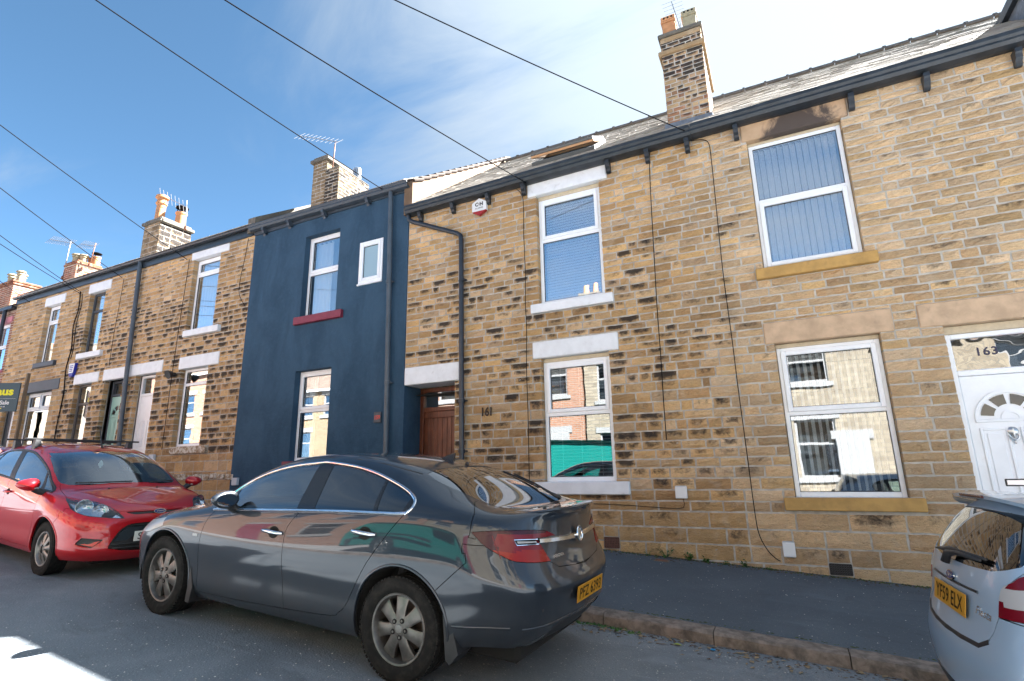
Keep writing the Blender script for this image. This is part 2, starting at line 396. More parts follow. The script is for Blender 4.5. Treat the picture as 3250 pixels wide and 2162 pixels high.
def make_slate():
    m, nt, b, o = mat('welsh_slate')
    g = nd(nt, 'ShaderNodeNewGeometry').outputs['Position']; at = nd(nt, 'ShaderNodeAttribute', attribute_name='Tint'); sp = nd(nt, 'ShaderNodeSeparateColor', {'Color': at.outputs['Color']})
    n = noise(nt, 7, 6, .6, .3, g)
    c = mixrgb(nt, sp.outputs[0], (.28, .26, .235), (.43, .40, .355)); c = mixrgb(nt, rng(nt, n, .5, .72, 0, .7), c, (.20, .185, .105))
    nt.links.new(c, b.inputs['Base Color']); b.inputs['Roughness'].default_value = .85; b.inputs['Specular IOR Level'].default_value = .15; bump(nt, b, noise(nt, 40, 5, .6, 0, g), .35, .006); return m
M_SLATE = make_slate()
M_RIDGE = simple('clay_ridge_tile', (.13, .11, .095), .8, var=.25, vscale=7, bmp=.4)
M_GRILLE = simple('terracotta_air_brick', (.13, .062, .045), .85, var=.2)
M_HOLE = simple('dark_void', (.006, .006, .006), .9)

# ================================================================== houses
def rects_minus(x0, x1, z0, z1, blocks):
    """maximal free x runs of the strip z0..z1, each with its free z interval"""
    xs = sorted({x0, x1} | {min(max(v, x0), x1) for b in blocks for v in b[:2]})
    segs = []
    for a, c in zip(xs, xs[1:]):
        if c-a < 1e-4: continue
        m_ = (a+c)/2; lo, hi = z0, z1
        for b in blocks:
            if b[0] < m_ < b[1]:
                if b[2] <= lo+1e-4 and b[3] >= hi-1e-4: lo = hi
                elif b[2] <= lo+.02 and b[3] > lo: lo = max(lo, b[3])
                elif b[3] >= hi-.02 and b[2] < hi: hi = min(hi, b[2])
                elif b[2] > lo and b[3] < hi: lo = hi
        if hi-lo > .03: segs.append([a, c, lo, hi])
    out = []
    for s in segs:
        if out and abs(out[-1][1]-s[0]) < 1e-4 and abs(out[-1][2]-s[2]) < 1e-4 and abs(out[-1][3]-s[3]) < 1e-4: out[-1][1] = s[1]
        else: out.append(s)
    return out
def stone_geo(w, h, r, bulge, rough, dl, dr, nx=4, nz=3):
    """rock faced block, local x along wall, z up, -y outwards, centred; dl, dr: depth of the left and right returns"""
    bev = min(.012, w*.12, h*.18); vs = []; uv = []
    for j in range(nz+1):
        for i in range(nx+1):
            u, v = i/nx, j/nz
            x = -w/2+w*u; z = -h/2+h*v
            ed = i in (0, nx) or j in (0, nz)
            if not ed:
                x += r.uniform(-.25, .25)*w/nx*.6; z += r.uniform(-.25, .25)*h/nz*.6
                y = -bulge*r.uniform(.55, 1.15)-rough*r.uniform(-.5, 1)
            else:
                x += (bev*.5 if i == 0 else -bev*.5 if i == nx else 0)+r.uniform(-1, 1)*.005
                z += (bev*.5 if j == 0 else -bev*.5 if j == nz else 0)+r.uniform(-1, 1)*min(.005, h*.045)
                y = -bulge*r.uniform(.25, .6)
            vs.append((x, y, z)); uv.append((u, v))
    fs = [(j*(nx+1)+i, j*(nx+1)+i+1, (j+1)*(nx+1)+i+1, (j+1)*(nx+1)+i) for j in range(nz) for i in range(nx)]
    ring = [i for i in range(nx+1)]+[j*(nx+1)+nx for j in range(1, nz+1)]+[nz*(nx+1)+i for i in range(nx-1, -1, -1)]+[j*(nx+1) for j in range(nz-1, 0, -1)]
    k0 = len(vs)
    for a in ring:
        u, v = uv[a]; vs.append((-w/2+w*u, (dl if u == 0 else dr if u == 1 else .02), -h/2+h*v)); uv.append((u, v))
    L = len(ring)
    fs += [(ring[k], k0+k, k0+(k+1) % L, ring[(k+1) % L]) for k in range(L)]
    return vs, fs, uv
def set_attrs(me, uv, tint):
    ul = me.uv_layers.new(name='UVMap'); at = me.color_attributes.new('Tint', 'FLOAT_COLOR', 'POINT')
    li = np.empty(len(me.loops), np.int32); me.loops.foreach_get('vertex_index', li)
    ul.data.foreach_set('uv', np.array(uv, np.float32)[li].ravel()); at.data.foreach_set('color', np.array(tint, np.float32).ravel())
def stone_wall(parent, x0, x1, zb, zt, blocks, courses, wf, soot, hue, mt, joint=.013, y=0., bulge=.013, rough=.017, seed=1, name='stone', minpx=10, cap=300, jamb=.11, flip=1, rag=(0, 0)):
    """random coursed wall. blocks: (xl, xr, zb, zt, is_opening). Stones that show at least minpx wide are single parts, the rest one part"""
    r = random.Random(seed); items = []
    z = zb; k = 0
    while z < zt-.03:
        h = courses(z, r); z1 = min(z+h, zt)
        if zt-z1 < .045: z1 = zt
        j_ = math.sin(z*91.7)*.17
        for a, c, lo, hi in rects_minus(x0+rag[0]*j_, x1+rag[1]*j_, z, z1, blocks):
            x = a; L = c-a
            ws = []
            while x < c-1e-4:
                w = wf(z, r)
                if c-x-w < .11: w = c-x
                ws.append((x, min(x+w, c))); x += w
            for (p, q) in ws:
                cz = (lo+hi)/2; cx = (p+q)/2
                if hi < wall_z(cx)-.05 and flip == 1: continue
                jl = any(b[4] and abs(b[1]-p) < 1e-3 and b[2] < cz < b[3] for b in blocks); jr = any(b[4] and abs(b[0]-q) < 1e-3 and b[2] < cz < b[3] for b in blocks)
                items.append((p, q, lo, hi, jl, jr))
        z = z1
    def show(it):
        a = cam_px((it[0], y, it[2])); b = cam_px((it[1], y, it[3]))
        if not a or not b: return 0
        mx_, mz = (a[0]+b[0])/2, (a[1]+b[1])/2
        if not (-10 < mx_ < 1034 and -10 < mz < 690): return 0
        return abs(b[0]-a[0])
    sh_ = [(show(it), i) for i, it in enumerate(items)]
    big = {i for s, i in sorted(sh_, reverse=True)[:cap] if s >= minpx}
    V = []; F = []; U = []; T = []
    for i, (p, q, lo, hi, jl, jr) in enumerate(items):
        g = joint/2
        a = p+(0 if jl else g); c = q-(0 if jr else g); w = c-a; h = hi-lo-joint
        if w < .03 or h < .02: continue
        cx, cz = (a+c)/2, (lo+hi)/2
        sm = i not in big
        vs, fs, uv = stone_geo(w, h, r, bulge*r.uniform(.75, 1.3), rough, jamb if jl else .02, jamb if jr else .02, 4 if not sm else 3, 3 if not sm else 2)
        t = (min(1, max(0, hue(cx, cz, r))), min(1, max(0, soot(cx, cz, r))), r.random(), 1)
        if not sm:
            me = bpy.data.meshes.new(name); me.from_pydata(vs, [], fs); me.materials.append(mt); set_attrs(me, uv, [t]*len(vs))
            o = link(name, me, parent)
            local(o, parent); o.location += Vector((cx, y, cz))
        else:
            k0 = len(V); V += [(vx+cx, vy+y, vz+cz) for vx, vy, vz in vs]; F += [tuple(k0+a_ for a_ in f) for f in fs]; U += uv; T += [t]*len(vs)
    if V:
        me = bpy.data.meshes.new('small_stones'); me.from_pydata(V, [], F); me.materials.append(mt); set_attrs(me, U, T)
        o = local(link('small_stones' if 'stone' in name else 'small_bricks', me, parent), parent); o['kind'] = 'stuff'
def wall_mesh(mb, x0, x1, z0f, z1, y, depth, ops, mt, mt_rev=None, grow=.008):
    """wall face at y with openings cut out, reveals going back by depth. z0f(x): foot"""
    O = [(a-grow, b+grow, c-grow, d+grow) for a, b, c, d in ops]
    xs = sorted({x0, x1} | {v for o in O for v in o[:2]}); zb = min(z0f(x0), z0f(x1))
    zs = sorted({zb, z1} | {v for o in O for v in o[2:]})
    for a, b in zip(xs, xs[1:]):
        for c, d in zip(zs, zs[1:]):
            if any(o[0] <= a+1e-5 and o[1] >= b-1e-5 and o[2] <= c+1e-5 and o[3] >= d-1e-5 for o in O): continue
            mb.quad((a, y, c), (b, y, c), (b, y, d), (a, y, d), mt)
    rv = mt_rev or mt
    for a, b, c, d in O:
        e = y+depth
        mb.quad((a, y, c), (a, y, d), (a, e, d), (a, e, c), rv); mb.quad((b, y, d), (b, y, c), (b, e, c), (b, e, d), rv)
        mb.quad((a, y, d), (b, y, d), (b, e, d), (a, e, d), rv); mb.quad((b, y, c), (a, y, c), (a, e, c), (b, e, c), rv)
def house_shell(mb, x0, x1, zb, ze, yb, mt, fy=.30):
    """side, back and inner walls so that the rooms behind the panes are closed and dim"""
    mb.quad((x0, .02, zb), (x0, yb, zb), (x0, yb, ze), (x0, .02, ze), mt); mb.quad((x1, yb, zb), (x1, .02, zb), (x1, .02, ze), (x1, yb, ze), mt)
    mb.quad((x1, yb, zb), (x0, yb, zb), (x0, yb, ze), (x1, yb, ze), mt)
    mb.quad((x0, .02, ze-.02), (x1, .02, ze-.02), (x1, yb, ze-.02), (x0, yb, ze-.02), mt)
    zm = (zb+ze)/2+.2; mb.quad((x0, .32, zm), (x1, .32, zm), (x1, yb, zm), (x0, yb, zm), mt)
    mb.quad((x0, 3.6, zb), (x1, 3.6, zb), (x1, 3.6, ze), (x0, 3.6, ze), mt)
def slate_roof(parent, x0, x1, ye, ze, yr, zr, yb=None, gauge=.22, wid=.29, seed=1, name='roof'):
    r = random.Random(seed); mb = MB()
    yb = yb if yb is not None else 2*yr-ye
    zb_ = ze
    mb.quad((x0, ye, ze-.03), (x1, ye, ze-.03), (x1, yr, zr-.03), (x0, yr, zr-.03), M_SLATE)
    mb.quad((x0, yr, zr-.03), (x1, yr, zr-.03), (x1, yb, zb_), (x0, yb, zb_), M_SLATE)
    mb.quad((x0, ye, ze-.03), (x0, yr, zr-.03), (x0, yb, zb_), (x0, yb, ze-.06), M_SLATE); mb.quad((x1, yr, zr-.03), (x1, ye, ze-.03), (x1, yb, ze-.06), (x1, yb, zb_), M_SLATE)
    rf = mb.obj(name, parent)
    L = math.hypot(yr-ye, zr-ze); ty, tz = (yr-ye)/L, (zr-ze)/L; ny, nz = -tz, ty
    V = []; F = []; T = []
    n = int(L/gauge)+1
    for k in range(n):
        s0 = k*gauge; s1 = min(s0+gauge*1.25, L)
        x = x0-(wid/2 if k % 2 else 0)
        while x < x1:
            w = wid*r.uniform(.92, 1.08); a, c = max(x+.0025, x0), min(x+w-.0025, x1); x += w
            if c-a < .02: continue
            h0 = .015+r.uniform(0, .006); t = (r.random(), 0, 0, 1); k0 = len(V); dx_ = r.uniform(-.004, .004)
            for (xx, s, h) in ((a, s0+dx_, h0), (c, s0-dx_, h0), (c, s1, .004), (a, s1, .004), (a, s0+dx_, h0-.016), (c, s0-dx_, h0-.016)):
                V.append((xx, ye+ty*s+ny*h, ze+tz*s+nz*h)); T.append(t)
            F += [(k0, k0+1, k0+2, k0+3), (k0+4, k0+5, k0+1, k0), (k0+5, k0+2, k0+1), (k0+4, k0, k0+3)]
    me = bpy.data.meshes.new('slates'); me.from_pydata(V, [], F); me.materials.append(M_SLATE); set_attrs(me, [(0, 0)]*len(V), T)
    o = local(link('slates', me, rf), rf); o['kind'] = 'stuff'
    x = x0; me = None
    while x < x1-.1:
        w = min(.45, x1-x)
        b_ = MB(); b_.lathe([(.115, 0), (.115, w-.05), (.135, w-.05), (.135, w-.004)], M_RIDGE, 8, Matrix.Translation((x, yr, zr-.035)) @ Matrix.Rotation(PI/2, 4, 'Y') @ Matrix.Rotation(PI/2, 4, 'Z'), a0=0, a1=PI)
        b_.obj('ridge_tile', rf)
        x += w
    return rf
def window(house, xl, xr, zb, zt, y=.085, split=.52, style='sash', frame=None, glass=None, blind=None, bw=.062, name='window', topsplit=None, flush=False):
    """double glazed casement: outer frame, transom, opening light above, gaskets, panes and blind"""
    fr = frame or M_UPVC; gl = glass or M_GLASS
    w = empty(name, ((xl+xr)/2, y, zb)); w.parent = house; w.location -= house.location
    f = MB(); d0, d1 = y, y+.07
    f.bbox(xl, xl+bw, d0, d1, zb, zt, fr, .006); f.bbox(xr-bw, xr, d0, d1, zb, zt, fr, .006)
    f.bbox(xl+bw, xr-bw, d0+.001, d1, zt-bw, zt, fr, .006); f.bbox(xl+bw, xr-bw, d0+.001, d1, zb, zb+bw*1.1, fr, .006)
    f.bbox(xl-.01, xr+.01, d0-.03, d0+.03, zb-.035, zb-.001, fr, .006)
    zs = zb+(zt-zb)*split
    if split: f.bbox(xl+bw, xr-bw, d0+.001, d1, zs-bw*.55, zs+bw*.55, fr, .006)
    f.obj('frame', w)
    def light(a, b, c, d, sash):
        if sash:
            s = MB(); e = .052; p = d0-.018
            s.bbox(a-.012, a+e, p, p+.05, c-.012, d+.012, fr, .008); s.bbox(b-e, b+.012, p, p+.05, c-.012, d+.012, fr, .008)
            s.bbox(a+e, b-e, p+.0012, p+.05, c-.012, c+e, fr, .008); s.bbox(a+e, b-e, p+.0012, p+.05, d-e, d+.012, fr, .008)
            s.obj('sash', w); a += e; b -= e; c += e; d -= e
        g_ = MB(); q = d0+.022
        for (x0_, x1_, z0_, z1_) in ((a-.001, a+.007, c, d), (b-.007, b+.001, c, d), (a+.007, b-.007, c-.001, c+.007), (a+.007, b-.007, d-.007, d+.001)):
            g_.box(x0_, x1_, q-.010, q+.004, z0_, z1_, M_BEAD)
        g_.obj('gasket', w)
        P = MB(); P.box(a, b, q, q+.006, c, d, gl); P.obj('pane', w)
    if split:
        if topsplit:
            xm = (xl+xr)/2; F2 = MB(); F2.bbox(xm-.035, xm+.035, d0+.001, d1, zs+bw*.55, zt-bw, fr, .006); F2.obj('mullion', w)
            light(xl+bw, xm-.035, zs+bw*.55, zt-bw, True); light(xm+.035, xr-bw, zs+bw*.55, zt-bw, True)
        else: light(xl+bw, xr-bw, zs+bw*.55, zt-bw, style == 'sash')
        light(xl+bw, xr-bw, zb+bw*1.1, zs-bw*.55, style == 'both')
    else: light(xl+bw, xr-bw, zb+bw*1.1, zt-bw, style == 'sash')
    return w
def lintel(house, xl, xr, zb, zt, mt, name='lintel', out=.022, depth=.115, bv=.012):
    m_ = MB(); m_.bbox(xl, xr, -out, depth, zb, zt, mt, bv); return m_.obj(name, house)
def sill(house, xl, xr, zb, zt, mt, out=.085, name='sill'):
    m_ = MB(); m_.bbox(xl, xr, -out, .12, zb, zt, mt, .010); return m_.obj(name, house)
def gutter(house, x0, x1, z, mt, h=.13, out=.20, drop=0, name='gutter'):
    """moulded gutter running along the eaves, open on top"""
    prof = [(-.02, -.01), (-.09, -.015), (-out+.035, .0), (-out+.005, .04), (-out+.012, .075), (-out-.012, .105), (-out-.012, h), (-out+.008, h), (-out+.02, .03), (-.03, .015), (-.02, .012)]
    m_ = MB(); n = len(prof); pts = [(x0, 0), (x1, drop)]
    vs = [(x, y, z+zz+dz) for x, dz in pts for y, zz in prof]
    fs = [(i, (i+1) % n, n+(i+1) % n, n+i) for i in range(n)]+[tuple(range(n))[::-1], tuple(n+i for i in range(n))]
    m_.add(vs, fs, mt); return m_.obj(name, house)
def corbel(house, x, z, mt=None, w=.07, h=.205, out=.14):
    m_ = MB(); mt = mt or M_GUTTER
    prof = [(0, 0), (-out, 0), (-out, -.055), (-out*.86, -.075), (-out*.80, -.12), (-out*.55, -.15), (-out*.46, -.19), (-out*.52, -h+.02), (-out*.30, -h), (0, -h)]
    n = len(prof); vs = [(x+sx*w/2, -.012+a, z+b) for sx in (-1, 1) for a, b in prof]
    m_.add(vs, [tuple(range(n)), tuple(range(n, 2*n))[::-1]]+[(i, n+i, n+(i+1) % n, (i+1) % n) for i in range(n)], mt)
    return m_.obj('corbel', house)
def downpipe(house, pts, r, mt, collars=(), name='downpipe'):
    m_ = MB(); m_.tube(pts, r, mt, 12); p = m_.obj(name, house, smooth=R(50))
    for c in collars:
        k = MB(); k.lathe([(r+.001, -.035), (r+.012, -.03), (r+.012, .03), (r+.001, .035)], mt, 12, Matrix.Translation(c)); k.box(c[0]-r-.035, c[0]+r+.035, c[1]+.01, c[1]+r+.02, c[2]-.012, c[2]+.012, mt)
        k.obj('bracket', p)
    return p
def chimney(house, x0, x1, y0, y1, zb, zt, mt, mort, bw, bh, caps, seed=1, soot=None, hue=None, fmin=10, name='chimney', cap_mt=None):
    c = empty(name, ((x0+x1)/2, (y0+y1)/2, zb)); c.parent = house; c.location -= house.location
    core = MB(); g = .012; core.box(x0+g, x1-g, y0+g, y1-g, zb, zt, mort); core.obj('core', c)
    r = random.Random(seed); V = []; F = []; U = []; T = []
    def faces():
        z = zb; k = 0
        while z < zt-.02:
            h = min(bh*r.uniform(.93, 1.07), zt-z)
            for side in range(4):
                L = (x1-x0) if side % 2 == 0 else (y1-y0)
                s = 0; first = True
                while s < L-1e-4:
                    w = bw*r.choice((1, 1, .5, .9)) if not first else bw*(.5 if (k+side) % 2 else 1.0); first = False
                    if L-s-w < bw*.35: w = L-s
                    yield side, s, min(s+w, L), z, z+h
                    s += w
            z += h; k += 1
    for side, a, b, z0, z1 in faces():
        w = b-a-.010; h = z1-z0-.010
        if w < .02 or h < .02: continue
        vs, fs, uv = stone_geo(w, h, r, .012, .005, .02, .02, 3, 2)
        mid = (a+b)/2; zc = (z0+z1)/2
        out = []
        for (px, py, pz) in vs:
            d = py+g-.001
            if side == 0: p = (x0+mid+px, y0+d, zc+pz)
            elif side == 1: p = (x1-d, y0+mid+px, zc+pz)
            elif side == 2: p = (x1-mid-px, y1-d, zc+pz)
            else: p = (x0+d, y1-mid-px, zc+pz)
            out.append(p)
        k0 = len(V); V += out; F += [tuple(k0+i for i in f) for f in fs]; U += uv
        t = (hue(r, side, zc) if hue else r.random(), soot(r, side, zc, zt) if soot else r.random()*.4, r.random(), 1); T += [t]*len(out)
    me = bpy.data.meshes.new('bricks'); me.from_pydata(V, [], F); me.materials.append(mt); set_attrs(me, U, T)
    o = local(link('bricks', me, c), c); o['kind'] = 'stuff'
    for (e, za, zc, m2) in caps:
        k = MB(); k.bbox(x0-e, x1+e, y0-e, y1+e, za, zc, m2 or M_CEMENT, .015); k.obj('oversail', c)
    return c
def pot(ch, x, y, z, h, r, mt, kind='round'):
    m_ = MB()
    if kind == 'round':
        pr = [(r*.95, 0), (r*.95, h*.08), (r*.80, h*.12), (r*.74, h*.62), (r*.95, h*.66), (r*.95, h*.70), (r*.78, h*.74), (r*.74, h*.84), (r*1.12, h*.87), (r*1.0, h*.95), (r*.35, h), (0, h)]
        m_.lathe(pr, mt, 16, Matrix.Translation((x, y, z))); return m_.obj('chimney_pot', ch, smooth=R(40))
    if kind == 'cowl':
        m_.lathe([(r, 0), (r*.92, h*.55), (r*1.06, h*.58), (r*1.06, h*.66), (r*.7, h*.68), (.0, h*.68)], mt, 14, Matrix.Translation((x, y, z)))
        for k in range(8):
            t = k*PI/4; m_.tube([(x+.8*r*math.cos(t), y+.8*r*math.sin(t), z+h*.66), (x+.8*r*math.cos(t), y+.8*r*math.sin(t), z+h*.90)], .006, M_CABLE, 5)
        m_.lathe([(r*1.15, h*.88), (r*1.18, h*.92), (r*.8, h*.97), (0, h)], M_CABLE, 14, Matrix.Translation((x, y, z))); return m_.obj('chimney_pot', ch, smooth=R(40))
    if kind == 'square':
        a = r
        m_.bbox(x-a*.86, x+a*.86, y-a*.86, y+a*.86, z, z+h*.70, mt, .01); m_.bbox(x-a, x+a, y-a, y+a, z+h*.70, z+h*.80, mt, .012); m_.bbox(x-a*.96, x+a*.96, y-a*.96, y+a*.96, z+h*.80, z+h, mt, .012)
        for dx_ in (-.5, 0, .5): m_.lathe([(.0, 0), (.020, 0), (.020, .004)], M_HOLE, 8, FACE(x+dx_*a, y-a*.962, z+h*.90))
        return m_.obj('chimney_pot', ch)
    if kind == 'slot':
        m_.lathe([(r, 0), (r, h*.30)], mt, 16, Matrix.Translation((x, y, z))); m_.lathe([(r*.8, h*.30), (r*.8, h*.82)], M_HOLE, 14, Matrix.Translation((x, y, z)))
        for k in range(12):
            t = k*PI/6; m_.box(-.022*r/.12, .022*r/.12, -.008, .008, h*.28, h*.84, mt, Matrix.Translation((x, y, z)) @ Matrix.Rotation(t, 4, 'Z') @ Matrix.Translation((0, r*.96, 0)))
        m_.lathe([(r*1.02, h*.82), (r*1.02, h*.92), (r*.5, h), (0, h)], mt, 16, Matrix.Translation((x, y, z))); return m_.obj('chimney_pot', ch, smooth=R(40))
def door_upvc(house, xl, xr, zb, zt, y, mt, fr, fan=True, zl=None, glass=None, panels=True, knock=False):
    """framed panel door with glazed light above"""
    d = empty('door', ((xl+xr)/2, y, zb)); d.parent = house; d.location -= house.location
    f = MB(); b = .06; zl = zl or zt
    f.bbox(xl, xl+b, y, y+.08, zb, zt, fr, .008); f.bbox(xr-b, xr, y, y+.08, zb, zt, fr, .008); f.bbox(xl+b, xr-b, y+.001, y+.08, zt-b, zt, fr, .008)
    if zl < zt: f.bbox(xl+b, xr-b, y+.001, y+.08, zl-.035, zl+.035, fr, .008)
    f.obj('frame', d)
    if zl < zt-.1:
        P = MB(); P.box(xl+b, xr-b, y+.04, y+.046, zl+.035, zt-b, glass or M_GLASS); P.obj('pane', d)
    lf = MB(); top = (zl-.035) if zl < zt else zt-b
    lf.bbox(xl+b+.004, xr-b-.004, y+.012, y+.06, zb+.02, top-.004, mt, .006); lf.obj('leaf', d)
    xm = (xl+xr)/2; W = xr-xl
    def moulded(a, c, e, g):
        k = MB(); t = .014; q = y+.012
        for (x0_, x1_, z0_, z1_) in ((a, a+.028, e, g), (c-.028, c, e, g), (a+.028, c-.028, e, e+.028), (a+.028, c-.028, g-.028, g)): k.bbox(x0_, x1_, q-t, q+.002, z0_, z1_, mt, .009)
        k.bbox(a+.06, c-.06, q-.009, q+.002, e+.06, g-.06, mt, .008); k.obj('panel', d)
    if panels:
        z2 = zb+.72; z3 = top-.62
        for (a, c) in ((xl+b+.09, xm-.05), (xm+.05, xr-b-.09)):
            moulded(a, c, z2+.10, z3); moulded(a, c, zb+.14, z2-.08)
    if fan:
        zc = top-.52; r0, r1 = W*.13, W*.32; q = y+.012
        k = MB(); nseg = 20
        for (ra, rb, t) in ((r1, r1+.035, .018), (r0*.55, r0*.8, .012)):
            for i in range(nseg):
                a0, a1 = PI*i/nseg, PI*(i+1)/nseg
                pts = [(xm-ra*math.cos(a0), zc+ra*math.sin(a0)), (xm-rb*math.cos(a0), zc+rb*math.sin(a0)), (xm-rb*math.cos(a1), zc+rb*math.sin(a1)), (xm-ra*math.cos(a1), zc+ra*math.sin(a1))]
                k.add([(px, q-t, pz) for px, pz in pts]+[(px, q+.002, pz) for px, pz in pts], [(0, 1, 2, 3), (0, 3, 7, 4), (1, 5, 6, 2)], mt)
        k.bbox(xm-r1-.035, xm+r1+.035, q-.018, q+.002, zc-.035, zc, mt, .006); k.obj('fan_moulding', d)
        for i in range(4):
            a0 = PI*(i+.14)/4; a1 = PI*(i+.86)/4; n = 6
            pts = [(xm-r1*.92*math.cos(a0+(a1-a0)*j/n), zc+.02+r1*.88*math.sin(a0+(a1-a0)*j/n)) for j in range(n+1)]+[(xm-r1*.52*math.cos(a1-(a1-a0)*j/n), zc+.02+r1*.50*math.sin(a1-(a1-a0)*j/n)) for j in range(n+1)]
            g_ = MB(); g_.prism(pts, .006, M_CHROMEDK, FACE(0, q-.003, 0)); g_.obj('fanlight_pane', d)
    return d
M_CHROMEDK = simple('dark_leaded_glass', (.03, .04, .05), .08, spec=.9)
# ================================================================== ground
def grid_sheet(name, xs, ys, zf, mt, kind='structure', parent=None, smooth=True):
    vs = [(x, y, zf(x, y)) for x in xs for y in ys]; n = len(ys)
    fs = [(i*n+j, (i+1)*n+j, (i+1)*n+j+1, i*n+j+1) for i in range(len(xs)-1) for j in range(n-1)]
    me = bpy.data.meshes.new(name); me.from_pydata(vs, [], fs); me.materials.append(mt)
    if smooth: me.shade_smooth()
    o = link(name, me, parent); o['kind'] = kind; return o
def make_asphalt(name, base, lo, hi, speck=.5, patch=None):
    m, nt, b, o = mat(name); g = nd(nt, 'ShaderNodeNewGeometry').outputs['Position']
    big = noise(nt, .9, 6, .6, .5, g); mid = noise(nt, 6, 5, .6, 0, g); fine = noise(nt, 210, 3, .6, 0, g)
    c = mixrgb(nt, rng(nt, big, .3, .72), lo, hi); c = mixrgb(nt, rng(nt, mid, .45, .75, 0, .4), c, base)
    c = mixrgb(nt, rng(nt, fine, .34, .66, 0, .55), c, tuple(x*.45 for x in base))
    vo = nd(nt, 'ShaderNodeTexVoronoi', {'Vector': g, 'Scale': 60.}); v2 = nd(nt, 'ShaderNodeSeparateColor', {'Color': vo.outputs['Color']})
    sp = mth(nt, 'MULTIPLY', rng(nt, vo.outputs['Distance'], .34, .18), rng(nt, v2.outputs[0], .84, .88)); sp = mth(nt, 'MULTIPLY', sp, speck)
    c = mixrgb(nt, sp, c, (.42, .41, .39))
    vb = nd(nt, 'ShaderNodeTexVoronoi', {'Vector': g, 'Scale': 9.}); vb2 = nd(nt, 'ShaderNodeSeparateColor', {'Color': vb.outputs['Color']})
    ch = mth(nt, 'MULTIPLY', rng(nt, vb.outputs['Distance'], .085, .05), rng(nt, vb2.outputs[1], .80, .82))
    c = mixrgb(nt, mth(nt, 'MULTIPLY', ch, .5*speck), c, (.42, .42, .42))
    dk = noise(nt, 2.3, 5, .7, 1.2, g, (.5, 1.4, 1)); c = mixrgb(nt, rng(nt, dk, .54, .72, 0, .50), c, tuple(x*.5 for x in base)); st = noise(nt, 1.1, 5, .65, .8, g, (.35, 1.6, 1)); c = mixrgb(nt, rng(nt, st, .56, .70, 0, .30), c, tuple(min(1, x*1.7) for x in base))
    nt.links.new(c, b.inputs['Base Color']); b.inputs['Roughness'].default_value = .82; b.inputs['Specular IOR Level'].default_value = .45
    h = mth(nt, 'MULTIPLY_ADD', noise(nt, 150, 3, .6, 0, g), .6, vo.outputs['Distance']); bump(nt, b, h, .55, .006); return m
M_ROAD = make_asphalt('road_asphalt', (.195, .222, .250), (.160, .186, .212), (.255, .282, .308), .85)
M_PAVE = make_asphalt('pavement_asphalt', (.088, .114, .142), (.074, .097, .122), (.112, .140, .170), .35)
M_KERB = simple('gritstone_kerb', (.205, .165, .140), .9, var=.3, vscale=14, bmp=.8, bscale=60, dirt=((.075, .065, .055), 8, .45, .68, .75))
M_MOSS = simple('moss', (.055, .075, .022), .95, var=.4, vscale=20, bmp=1, bscale=120)
M_SOIL = simple('gutter_silt', (.075, .052, .036), .95, var=.4, vscale=25, bmp=1, bscale=140)
import itertools
def arange(a, b, s): n = max(1, int(math.ceil((b-a)/s))); return [a+(b-a)*i/n for i in range(n+1)]
far = [-120, -60, -35]
xs_ = [-400, -200]+far+arange(-26, 12, 1.0)+[20, 40, 100, 300]
grid_sheet('ground', [-400, -100, -30, 10, 60, 300], [-300, -60, -14, 12, 60, 300], lambda x, y: -.35-SL*x*(1 if abs(x) < 61 else 60/abs(x)) - .02*abs(y+3), simple('rough_earth', (.10, .095, .07), .95, var=.3, vscale=2))
KY = lambda x: -2.735
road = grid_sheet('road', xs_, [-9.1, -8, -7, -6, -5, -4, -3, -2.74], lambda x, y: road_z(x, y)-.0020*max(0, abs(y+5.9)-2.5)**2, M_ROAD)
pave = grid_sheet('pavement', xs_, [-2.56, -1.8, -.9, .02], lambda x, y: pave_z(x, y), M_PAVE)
opv = grid_sheet('far_pavement', xs_, [-11.6, -9.28], lambda x, y: road_z(x, -9.1)+.11, simple('pale_paving', (.34, .345, .35), .9, var=.15, vscale=2))
# kerb stones, one by one
def kerbs(parent, y0, y1, x0, x1, face, zt, seed, joints=None):
    r = random.Random(seed); x = x0; k = 0
    J = joints or []
    edges = [x0]
    while edges[-1] < x1: edges.append(edges[-1]+r.uniform(.86, 1.0))
    if J: edges = [e for e in edges if e < J[0]-.5]+J+[J[-1]+.98*(i+1) for i in range(int((x1-J[-1])/.98))]
    for a, b in zip(edges, edges[1:]):
        n = 6; prof = [(0, -.22), (0, -.022), (.012, -.006), (.03, 0), (y1-y0, .002), (y1-y0, -.2)]
        vs = []; fs = []
        for i in range(n+1):
            xx = a+.004+(b-a-.008)*i/n
            for (dy_, dz_) in prof:
                yy = (y0+dy_) if face < 0 else (y1-dy_)
                top = dz_ > -.1
                vs.append((xx, yy+(r.uniform(-.004, .004) if top else 0), zt(xx)+dz_+(r.uniform(-.003, .003) if top else 0)))
        L = len(prof)
        for i in range(n):
            for j in range(L-1):
                q = (i*L+j, (i+1)*L+j, (i+1)*L+j+1, i*L+j+1); fs.append(q[::-1] if face < 0 else q)
        fs += [tuple(range(L)), tuple(range(n*L, n*L+L))[::-1]] if face < 0 else [tuple(range(L))[::-1], tuple(range(n*L, n*L+L))]
        me = bpy.data.meshes.new('kerb_stone'); me.from_pydata(vs, [], fs); me.materials.append(M_KERB); me.shade_smooth(); me.set_sharp_from_angle(angle=R(35))
        local(link('kerb_stone', me, parent), parent)
kerbs(pave, -2.752, -2.556, -26, 6.5, -1, lambda x: pave_z(x, -2.6), 3, joints=[-1.68, -.72, .27, 1.25])
kerbs(opv, -9.28, -9.09, -14, 8, 1, lambda x: road_z(x, -9.1)+.112, 4)

